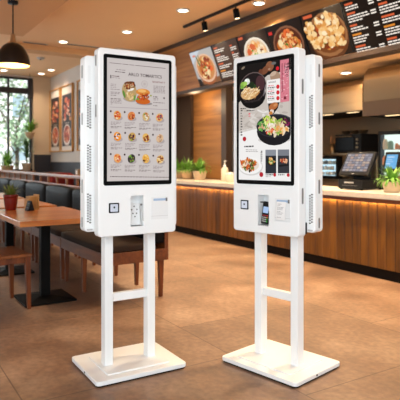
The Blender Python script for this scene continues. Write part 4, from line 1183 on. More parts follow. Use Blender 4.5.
 ('r',-.1688,1.2658,-.1502,1.2689,'8d8182',2),
 ('r',-.1462,1.2653,-.1307,1.2684,'8d8182',2),
 ('e',-.0381,1.321,.0263,.0144,0,'ada2a0',1),
 ('e',-.043,1.3366,.0219,.0256,-.6,'c9a15a',2),
 ('e',-.0547,1.332,.0059,.005,.55,'6a1848',3),
 ('e',-.056,1.3371,.0054,.0037,.43,'8a9a3a',4),
 ('e',-.058,1.3401,.0048,.0044,2.89,'3a0c28',5),
 ('e',-.0503,1.3482,.0031,.002,.18,'4a1032',6),
 ('e',-.04,1.3282,.0026,.0022,1.77,'3a0c28',3),
 ('e',-.0403,1.3283,.0036,.0023,1.37,'4a1032',4),
 ('e',-.0458,1.3183,.0062,.0062,.95,'8a9a3a',5),
 ('e',-.0419,1.3268,.0027,.0027,.32,'3a0c28',6),
 ('e',-.0441,1.3319,.0025,.0024,.63,'6a1848',3),
 ('e',-.0335,1.3437,.0061,.005,1.7,'4a1032',4),
 ('e',-.0387,1.3223,.0037,.0029,2.89,'4a1032',5),
 ('e',-.0427,1.3429,.0034,.0023,1.39,'4a1032',6),
 ('e',-.0565,1.3348,.0032,.0027,1.26,'6a1848',3),
 ('e',-.0507,1.3285,.0062,.004,2.99,'8a9a3a',4),
 ('e',-.0359,1.3358,.0062,.0056,.13,'4a1032',5),
 ('e',-.0364,1.327,.0025,.0023,1.16,'8a9a3a',6),
 ('e',-.0363,1.333,.0048,.0032,1.12,'8a9a3a',3),
 ('e',-.0583,1.3308,.0043,.0038,.55,'3a0c28',4),
 ('e',-.0341,1.3224,.0055,.0042,.48,'6a1848',5),
 ('e',-.0514,1.3461,.005,.0041,1.81,'3a0c28',6),
 ('e',-.0476,1.3336,.0026,.0028,2.22,'6a1848',3),
 ('e',-.0512,1.3287,.0058,.005,2.79,'6a1848',4),
 ('e',-.0839,1.3573,.0053,.0056,0,'32181a',2),
 ('r',-.0839,1.2967,-.0769,1.2998,'8d8182',2),
 ('r',-.0729,1.2967,-.0596,1.2998,'8d8182',2),
 ('r',-.0556,1.2967,-.0363,1.2997,'8d8182',2),
 ('r',-.0323,1.2966,-.0237,1.2997,'8d8182',2),
 ('r',-.0839,1.2895,-.0715,1.2926,'8d8182',2),
 ('r',-.0675,1.2894,-.0485,1.2924,'8d8182',2),
 ('r',-.0445,1.2892,-.0325,1.2923,'8d8182',2),
 ('r',-.0839,1.2823,-.0745,1.2853,'8d8182',2),
 ('r',-.0705,1.2818,-.0638,1.2849,'8d8182',2),
 ('r',-.0598,1.2815,-.0496,1.2845,'8d8182',2),
 ('r',-.0838,1.2705,-.077,1.2736,'55484a',2),
 ('r',-.073,1.2705,-.0556,1.2735,'55484a',2),
 ('r',-.0516,1.2704,-.0427,1.2734,'55484a',2),
 ('r',-.0387,1.2703,-.0242,1.2734,'55484a',2),
 ('r',-.0202,1.2702,-.0148,1.2733,'55484a',2),
 ('r',-.0838,1.2644,-.0659,1.2675,'8d8182',2),
 ('r',-.0619,1.2639,-.0471,1.267,'8d8182',2),
 ('r',-.0431,1.2636,-.0381,1.2666,'8d8182',2),
 ('e',.0486,1.317,.0263,.0144,0,'ada2a0',1),
 ('e',.0435,1.3329,.0219,.0256,.2,'e3b25c',2),
 ('e',.0299,1.3299,.0049,.0035,2.99,'f4ead6',3),
 ('e',.03,1.3307,.0042,.0043,1.67,'7a2a16',4),
 ('e',.04,1.3388,.0041,.0029,.18,'7a2a16',5),
 ('e',.0454,1.3376,.005,.004,2.39,'8a3a1a',6),
 ('e',.0575,1.3239,.0055,.0051,.27,'7a2a16',3),
 ('e',.0601,1.335,.0029,.0024,1.62,'7a2a16',4),
 ('e',.0529,1.3427,.0061,.0063,1.52,'7a2a16',5),
 ('e',.055,1.3259,.005,.0042,1.62,'8a3a1a',6),
 ('e',.0404,1.3369,.0032,.0031,1.07,'e8c070',3),
 ('e',.0343,1.3207,.005,.0035,1.01,'7a2a16',4),
 ('e',.0346,1.3223,.0053,.0038,2.47,'8a3a1a',5),
 ('e',.0324,1.3267,.0033,.0027,.61,'8a3a1a',6),
 ('e',.0319,1.3426,.0033,.0022,.11,'e8c070',3),
 ('e',.0419,1.3219,.0048,.0032,1.1,'8a3a1a',4),
 ('e',.0374,1.3219,.0051,.0051,2.87,'7a2a16',5),
 ('e',.0516,1.3174,.0038,.0028,2.74,'7a2a16',6),
 ('e',.0523,1.3328,.0053,.0042,2.38,'7a2a16',3),
 ('e',.035,1.3326,.0029,.0023,.07,'7a2a16',4),
 ('e',.0369,1.3177,.0056,.0051,2.35,'7a2a16',5),
 ('e',.0316,1.3326,.0038,.0036,2.68,'8a3a1a',6),
 ('e',.0483,1.3244,.0057,.0044,2.11,'8a3a1a',3),
 ('e',.0456,1.3232,.0034,.0032,.4,'f4ead6',4),
 ('e',.0011,1.3529,.0053,.0056,0,'32181a',2),
 ('r',.0012,1.2924,.0163,1.2954,'8d8182',2),
 ('r',.0203,1.2923,.035,1.2954,'8d8182',2),
 ('r',.039,1.2923,.0511,1.2953,'8d8182',2),
 ('r',.0551,1.2922,.0666,1.2953,'8d8182',2),
 ('r',.0012,1.285,.0076,1.2881,'8d8182',2),
 ('r',.0116,1.2849,.0277,1.288,'8d8182',2),
 ('r',.0317,1.2848,.0476,1.2878,'8d8182',2),
 ('r',.0516,1.2846,.0606,1.2877,'8d8182',2),
 ('r',.0012,1.2776,.0099,1.2807,'8d8182',2),
 ('r',.0139,1.2772,.0258,1.2803,'8d8182',2),
 ('r',.0298,1.2767,.0367,1.2798,'8d8182',2),
 ('r',.0012,1.2657,.0139,1.2688,'55484a',2),
 ('r',.0179,1.2656,.0243,1.2687,'55484a',2),
 ('r',.0283,1.2655,.0402,1.2686,'55484a',2),
 ('r',.0442,1.2654,.0561,1.2685,'55484a',2),
 ('r',.0601,1.2653,.0685,1.2684,'55484a',2),
 ('r',.0012,1.2595,.0203,1.2625,'8d8182',2),
 ('r',.0243,1.259,.0325,1.262,'8d8182',2),
 ('r',.0365,1.2587,.0446,1.2618,'8d8182',2),
 ('e',.1365,1.3157,.0263,.0144,0,'ada2a0',1),
 ('e',.1312,1.3319,.0219,.0256,-.7,'d9b690',2),
 ('e',.1305,1.316,.005,.0051,1.96,'b98c66',3),
 ('e',.1229,1.3469,.0049,.0035,1.59,'e6d0b4',4),
 ('e',.1334,1.3218,.0041,.0041,2.98,'e6d0b4',5),
 ('e',.1338,1.3368,.0054,.0056,2.48,'8a6a4c',6),
 ('e',.1306,1.3504,.0054,.0041,1.46,'b98c66',3),
 ('e',.1316,1.3462,.0041,.0033,1.92,'d89a70',4),
 ('e',.1254,1.3409,.0047,.0043,2.07,'8a6a4c',5),
 ('e',.1169,1.3369,.003,.0028,1.61,'d89a70',6),
 ('e',.1293,1.324,.0038,.0031,1.82,'8a6a4c',3),
 ('e',.1262,1.3275,.0043,.0032,2.66,'b98c66',4),
 ('e',.1293,1.3384,.0041,.0037,1.17,'d89a70',5),
 ('e',.1278,1.3498,.0026,.0019,1.92,'d89a70',6),
 ('e',.1374,1.3217,.0057,.0059,.61,'8a6a4c',3),
 ('e',.1377,1.3414,.0051,.0036,2.17,'b98c66',4),
 ('e',.1346,1.3174,.0046,.0042,1.75,'8a6a4c',5),
 ('e',.1244,1.3351,.0032,.0031,2.7,'e6d0b4',6),
 ('e',.137,1.3212,.0047,.0047,2.91,'e6d0b4',3),
 ('e',.1376,1.3458,.0044,.0031,.36,'8a6a4c',4),
 ('e',.1284,1.3224,.0047,.0032,1.57,'d89a70',5),
 ('e',.1332,1.3348,.0037,.0026,.67,'d89a70',6),
 ('e',.1355,1.3155,.0039,.0037,2.22,'b98c66',3),
 ('e',.1305,1.3161,.0056,.0043,1.07,'b98c66',4),
 ('e',.0873,1.3511,.0053,.0056,0,'32181a',2),
 ('r',.0874,1.2907,.0991,1.2938,'8d8182',2),
 ('r',.1031,1.2907,.1153,1.2937,'8d8182',2),
 ('r',.1193,1.2906,.1349,1.2937,'8d8182',2),
 ('r',.1389,1.2905,.1502,1.2936,'8d8182',2),
 ('r',.0874,1.2832,.0992,1.2863,'8d8182',2),
 ('r',.1032,1.2831,.1095,1.2861,'8d8182',2),
 ('r',.1135,1.283,.1271,1.286,'8d8182',2),
 ('r',.1311,1.2828,.1445,1.2859,'8d8182',2),
 ('r',.0874,1.2757,.1039,1.2787,'8d8182',2),
 ('r',.1079,1.275,.1194,1.2781,'8d8182',2),
 ('r',.0874,1.2636,.099,1.2666,'55484a',2),
 ('r',.103,1.2635,.1106,1.2665,'55484a',2),
 ('r',.1146,1.2634,.1231,1.2664,'55484a',2),
 ('r',.1271,1.2633,.1438,1.2663,'55484a',2),
 ('r',.1478,1.2632,.1616,1.2662,'55484a',2),
 ('r',.0875,1.2572,.0974,1.2603,'8d8182',2),
 ('r',.1014,1.2569,.1158,1.26,'8d8182',2),
 ('r',.1198,1.2565,.1363,1.2595,'8d8182',2),
 ('e',-.1246,1.2009,.0263,.0144,0,'ada2a0',1),
 ('e',-.1293,1.2163,.0219,.0256,.3,'e8a25c',2),
 ('e',-.1184,1.2249,.0053,.0055,2.02,'c0401f',3),
 ('e',-.1264,1.221,.0037,.0038,1.23,'d0562a',4),
 ('e',-.1242,1.2166,.0037,.0039,1.24,'efb070',5),
 ('e',-.1254,1.2027,.005,.0039,1.88,'d0562a',6),
 ('e',-.1255,1.2283,.0028,.0025,.61,'d0562a',3),
 ('e',-.1224,1.2118,.0053,.0041,.49,'c0401f',4),
 ('e',-.1275,1.2145,.0051,.0052,1.72,'f4dcb8',5),
 ('e',-.116,1.2109,.0048,.0037,1.8,'c0401f',6),
 ('e',-.1352,1.2139,.0048,.0043,.47,'efb070',3),
 ('e',-.1403,1.2077,.0029,.002,1.03,'efb070',4),
 ('e',-.1201,1.207,.0044,.0037,2.52,'f4dcb8',5),
 ('e',-.1181,1.2052,.0025,.0023,2.02,'c0401f',6),
 ('e',-.138,1.2091,.0053,.0051,.35,'f4dcb8',3),
 ('e',-.1381,1.2133,.0027,.0027,1.0,'d0562a',4),
 ('e',-.139,1.23,.0054,.005,.58,'d0562a',5),
 ('e',-.1425,1.2174,.0031,.0032,2.68,'f4dcb8',6),
 ('e',-.1221,1.2247,.0029,.002,.59,'f4dcb8',3),
 ('e',-.128,1.2065,.0045,.0047,1.35,'d0562a',4),
 ('e',-.1224,1.2162,.0048,.004,2.73,'d0562a',5),
 ('e',-.1321,1.2058,.0036,.0034,.01,'d0562a',6),
 ('e',-.1202,1.2121,.0052,.004,2.43,'efb070',3),
 ('e',-.1194,1.2114,.0061,.0039,2.77,'d0562a',4),
 ('e',-.1688,1.2389,.0053,.0056,0,'32181a',2),
 ('r',-.1688,1.1781,-.1621,1.1812,'8d8182',2),
 ('r',-.1581,1.1778,-.1389,1.1809,'8d8182',2),
 ('r',-.1349,1.1772,-.1208,1.1802,'8d8182',2),
 ('r',-.1168,1.1767,-.1078,1.1797,'8d8182',2),
 ('r',-.1688,1.171,-.1496,1.1741,'8d8182',2),
 ('r',-.1456,1.1703,-.1297,1.1733,'8d8182',2),
 ('r',-.1257,1.1696,-.1182,1.1727,'8d8182',2),
 ('r',-.1688,1.1639,-.1556,1.1669,'8d8182',2),
 ('r',-.1516,1.1629,-.1357,1.1659,'8d8182',2),
 ('r',-.1688,1.1524,-.1622,1.1554,'55484a',2),
 ('r',-.1582,1.152,-.1445,1.1551,'55484a',2),
 ('r',-.1405,1.1515,-.1314,1.1545,'55484a',2),
 ('r',-.1274,1.1511,-.1192,1.1541,'55484a',2),
 ('r',-.1152,1.1507,-.1078,1.1538,'55484a',2),
 ('r',-.1688,1.1463,-.1623,1.1494,'8d8182',2),
 ('r',-.1583,1.1458,-.1475,1.1489,'8d8182',2),
 ('r',-.1435,1.1451,-.1271,1.1482,'8d8182',2),
 ('e',-.041,1.1988,.0263,.0144,0,'ada2a0',1),
 ('e',-.0459,1.2145,.0219,.0256,-.6,'3a3430',2),
 ('e',-.0389,1.2013,.0048,.0041,2.97,'7da83c',3),
 ('e',-.0617,1.2114,.0032,.0028,.04,'2a2624',4),
 ('e',-.0361,1.2196,.003,.0029,2.08,'7da83c',5),
 ('e',-.0609,1.2072,.0053,.0044,.1,'4a423a',6),
 ('e',-.0514,1.203,.0029,.0031,.07,'a03028',3),
 ('e',-.0462,1.2199,.0055,.0036,1.66,'7da83c',4),
 ('e',-.0522,1.2037,.0032,.0021,.22,'7da83c',5),
 ('e',-.0415,1.2002,.0055,.0051,.37,'2a2624',6),
 ('e',-.0606,1.2118,.0032,.0034,.88,'4a423a',3),
 ('e',-.0347,1.2183,.0037,.0031,.08,'a03028',4),
 ('e',-.0343,1.2059,.0062,.0053,.21,'4a423a',5),
 ('e',-.0555,1.2221,.0046,.0036,.54,'2a2624',6),
 ('e',-.0412,1.205,.0059,.0047,.74,'a03028',3),
 ('e',-.0381,1.1991,.0031,.0026,2.05,'7da83c',4),
 ('e',-.0529,1.23,.006,.005,2.88,'7da83c',5),
 ('e',-.0589,1.2236,.0043,.0035,2.81,'7da83c',6),
 ('e',-.0455,1.2006,.0041,.0034,.17,'4a423a',3),
 ('e',-.0494,1.1979,.0049,.0033,.51,'7da83c',4),
 ('e',-.0372,1.21,.0058,.0062,.15,'4a423a',5),
 ('e',-.0374,1.2031,.0059,.005,2.7,'7da83c',6),
 ('e',-.0502,1.209,.0038,.0038,1.74,'4a423a',3),
 ('e',-.0406,1.2229,.0045,.0034,1.15,'2a2624',4),
 ('e',-.0868,1.2363,.0053,.0056,0,'32181a',2),
 ('r',-.0868,1.1757,-.0778,1.1787,'8d8182',2),
 ('r',-.0738,1.1753,-.067,1.1784,'8d8182',2),
 ('r',-.063,1.175,-.0507,1.1781,'8d8182',2),
 ('r',-.0467,1.1745,-.036,1.1776,'8d8182',2),
 ('r',-.032,1.1741,-.0236,1.1772,'8d8182',2),
 ('r',-.0867,1.1684,-.0693,1.1715,'8d8182',2),
 ('r',-.0653,1.1677,-.0506,1.1708,'8d8182',2),
 ('r',-.0466,1.1671,-.0385,1.1701,'8d8182',2),
 ('r',-.0345,1.1667,-.0294,1.1698,'8d8182',2),
 ('r',-.0867,1.1612,-.0705,1.1642,'8d8182',2),
 ('r',-.0665,1.16,-.058,1.163,'8d8182',2),
 ('r',-.0867,1.1494,-.0708,1.1525,'55484a',2),
 ('r',-.0668,1.1488,-.0533,1.1519,'55484a',2),
 ('r',-.0493,1.1483,-.0394,1.1513,'55484a',2),
 ('r',-.0354,1.1478,-.0238,1.1509,'55484a',2),
 ('r',-.0867,1.1433,-.0704,1.1463,'8d8182',2),
 ('r',-.0664,1.1423,-.059,1.1454,'8d8182',2),
 ('r',-.055,1.1418,-.041,1.1449,'8d8182',2),
 ('e',.0475,1.1983,.0263,.0144,0,'ada2a0',1),
 ('e',.0425,1.2143,.0219,.0256,.2,'e8b050',2),
 ('e',.0486,1.2162,.0026,.0028,2.11,'d89030',3),
 ('e',.0413,1.2319,.0054,.0037,2.88,'f4dca0',4),
 ('e',.0369,1.201,.0059,.0056,2.12,'5a3a1c',5),
 ('e',.0578,1.2092,.0047,.0036,.54,'d89030',6),
 ('e',.052,1.2056,.0052,.0055,2.1,'efc87a',3),
 ('e',.0359,1.2204,.006,.0047,.84,'d89030',4),
 ('e',.0407,1.1988,.0041,.0032,1.26,'efc87a',5),
 ('e',.0424,1.2043,.0058,.0047,.92,'d89030',6),
 ('e',.0334,1.204,.0036,.0032,2.27,'5a3a1c',3),
 ('e',.0514,1.2217,.0028,.0024,1.3,'efc87a',4),
 ('e',.0291,1.2038,.006,.0052,.02,'5a3a1c',5),
 ('e',.0352,1.2121,.0026,.0021,.98,'d89030',6),
 ('e',.0378,1.2078,.0026,.0023,1.97,'d89030',3),
 ('e',.0485,1.2094,.0029,.0021,.13,'5a3a1c',4),
 ('e',.0529,1.2036,.003,.0023,1.43,'5a3a1c',5),
 ('e',.0557,1.208,.006,.0042,2.83,'f4dca0',6),
 ('e',.0544,1.2129,.0048,.0038,1.89,'d89030',3),
 ('e',.0308,1.2231,.0031,.0021,1.06,'d89030',4),
 ('e',.0483,1.2084,.0034,.0035,.07,'d89030',5),
 ('e',.0426,1.2286,.0048,.0039,2.2,'efc87a',6),
 ('e',.0563,1.2223,.0026,.0021,.62,'efc87a',3),
 ('e',.0427,1.2293,.0027,.0025,1.39,'5a3a1c',4),
 ('e',.0,1.2354,.0053,.0056,0,'32181a',2),
 ('r',.0001,1.1748,.0185,1.1779,'8d8182',2),
 ('r',.0225,1.1742,.0332,1.1772,'8d8182',2),
 ('r',.0372,1.1738,.0507,1.1768,'8d8182',2),
 ('r',.0547,1.1733,.0644,1.1763,'8d8182',2),
 ('r',.0001,1.1674,.0134,1.1705,'8d8182',2),
 ('r',.0174,1.1669,.0361,1.1699,'8d8182',2),
 ('r',.0401,1.1661,.0556,1.1692,'8d8182',2),
 ('r',.0001,1.16,.0065,1.1631,'8d8182',2),
 ('r',.0105,1.1594,.0302,1.1625,'8d8182',2),
 ('r',.0001,1.1481,.0137,1.1511,'55484a',2),
 ('r',.0177,1.1475,.0311,1.1506,'55484a',2),
 ('r',.0351,1.147,.0492,1.1501,'55484a',2),
 ('r',.0532,1.1465,.0614,1.1495,'55484a',2),
 ('r',.0653,1.1461,.0717,1.1491,'55484a',2),
 ('r',.0001,1.1418,.0074,1.1449,'8d8182',2),
 ('r',.0114,1.1413,.0291,1.1444,'8d8182',2),
 ('r',.0331,1.1403,.0452,1.1434,'8d8182',2),
 ('e',.1388,1.1943,.0263,.0144,0,'ada2a0',1),
 ('e',.1335,1.2106,.0219,.0256,-.7,'e2b468',2),
 ('e',.1488,1.2193,.0058,.004,1.27,'c88a3a',3),
 ('e',.1272,1.2118,.0032,.0027,1.86,'f0d8a8',4),
 ('e',.1382,1.2143,.0061,.0053,1.54,'7a1c28',5),
 ('e',.1324,1.222,.0027,.0026,1.97,'c88a3a',6),
 ('e',.1209,1.2234,.0038,.0037,2.91,'c88a3a',3),
 ('e',.1302,1.192,.0046,.0046,2.15,'f0d8a8',4),
 ('e',.1235,1.2174,.0049,.0035,1.6,'f0d8a8',5),
 ('e',.1275,1.2228,.0046,.0032,.12,'5a1420',6),
 ('e',.1314,1.1963,.0055,.0044,2.7,'c88a3a',3),
 ('e',.1174,1.2151,.0042,.0031,.32,'f0d8a8',4),
 ('e',.1366,1.2264,.0056,.0042,2.76,'f0d8a8',5),
 ('e',.1191,1.2207,.0031,.0033,1.89,'7a1c28',6),
 ('e',.1279,1.2058,.0033,.0022,2.41,'f0d8a8',3),
 ('e',.1458,1.2152,.0061,.006,.05,'c88a3a',4),
 ('e',.1364,1.2237,.0026,.002,2.26,'f0d8a8',5),
 ('e',.1242,1.2079,.0028,.0025,2.07,'f0d8a8',6),
 ('e',.1254,1.2138,.0028,.002,1.33,'7a1c28',3),
 ('e',.1244,1.1954,.0055,.0057,.21,'5a1420',4),
 ('e',.1498,1.2153,.0052,.0046,1.23,'5a1420',5),
 ('e',.1352,1.2248,.0045,.0045,.08,'7a1c28',6),
 ('e',.1447,1.1963,.0052,.0043,2.85,'f0d8a8',3),
 ('e',.1452,1.2039,.0045,.0034,2.4,'5a1420',4),
 ('e',.0894,1.231,.0053,.0056,0,'32181a',2),
 ('r',.0896,1.1704,.096,1.1735,'8d8182',2),
 ('r',.1,1.1702,.1143,1.1732,'8d8182',2),
 ('r',.1183,1.1696,.1265,1.1727,'8d8182',2),
 ('r',.1305,1.1693,.1369,1.1723,'8d8182',2),
 ('r',.1409,1.169,.1518,1.1721,'8d8182',2),
 ('r',.0896,1.1629,.1087,1.166,'8d8182',2),
 ('r',.1127,1.1622,.1276,1.1652,'8d8182',2),
 ('r',.1316,1.1615,.1453,1.1646,'8d8182',2),
 ('r',.0896,1.1554,.0973,1.1584,'8d8182',2),
 ('r',.1013,1.1547,.112,1.1578,'8d8182',2),
 ('r',.116,1.1539,.1254,1.157,'8d8182',2),
 ('r',.0896,1.1432,.1039,1.1463,'55484a',2),
 ('r',.1079,1.1427,.1149,1.1457,'55484a',2),
 ('r',.1189,1.1423,.1252,1.1454,'55484a',2),
 ('r',.1292,1.142,.1425,1.145,'55484a',2),
 ('r',.1465,1.1415,.1614,1.1445,'55484a',2),
 ('r',.0896,1.1369,.1085,1.1399,'8d8182',2),
 ('r',.1125,1.1358,.1209,1.1389,'8d8182',2),
 ('r',.1249,1.1352,.1389,1.1383,'8d8182',2),
 ('r',-.1728,1.1136,-.1653,1.1175,'55484a',2),
 ('r',-.1613,1.1133,-.1465,1.1171,'55484a',2),
 ('r',-.1425,1.1127,-.129,1.1166,'55484a',2),
 ('r',-.125,1.1122,-.1156,1.1161,'55484a',2),
 ('r',-.1116,1.1119,-.0981,1.1157,'55484a',2),
 ('r',-.0941,1.1114,-.0771,1.1153,'55484a',2),
 ('r',-.0731,1.1108,-.0594,1.1147,'55484a',2),
 ('r',-.0554,1.1103,-.0422,1.1142,'55484a',2),
 ('r',-.0382,1.1098,-.0248,1.1137,'55484a',2),
 ('r',-.0208,1.1093,-.0032,1.1132,'55484a',2),
 ('r',.0008,1.1087,.0192,1.1126,'55484a',2),
 ('r',.0232,1.1081,.0331,1.112,'55484a',2),
 ('r',.0371,1.1077,.05,1.1116,'55484a',2),
 ('r',.054,1.1072,.066,1.1111,'55484a',2),
 ('r',.07,1.1068,.0816,1.1107,'55484a',2),
 ('r',.0856,1.1064,.0985,1.1102,'55484a',2),
 ('r',.1025,1.1059,.1216,1.1098,'55484a',2),
 ('r',.1256,1.1052,.1443,1.1091,'55484a',2),
 ('r',.1483,1.1046,.163,1.1085,'55484a',2),
 ('r',.167,1.1041,.1773,1.108,'55484a',2),
 ('r',.1813,1.1037,.19,1.1076,'55484a',2),
]
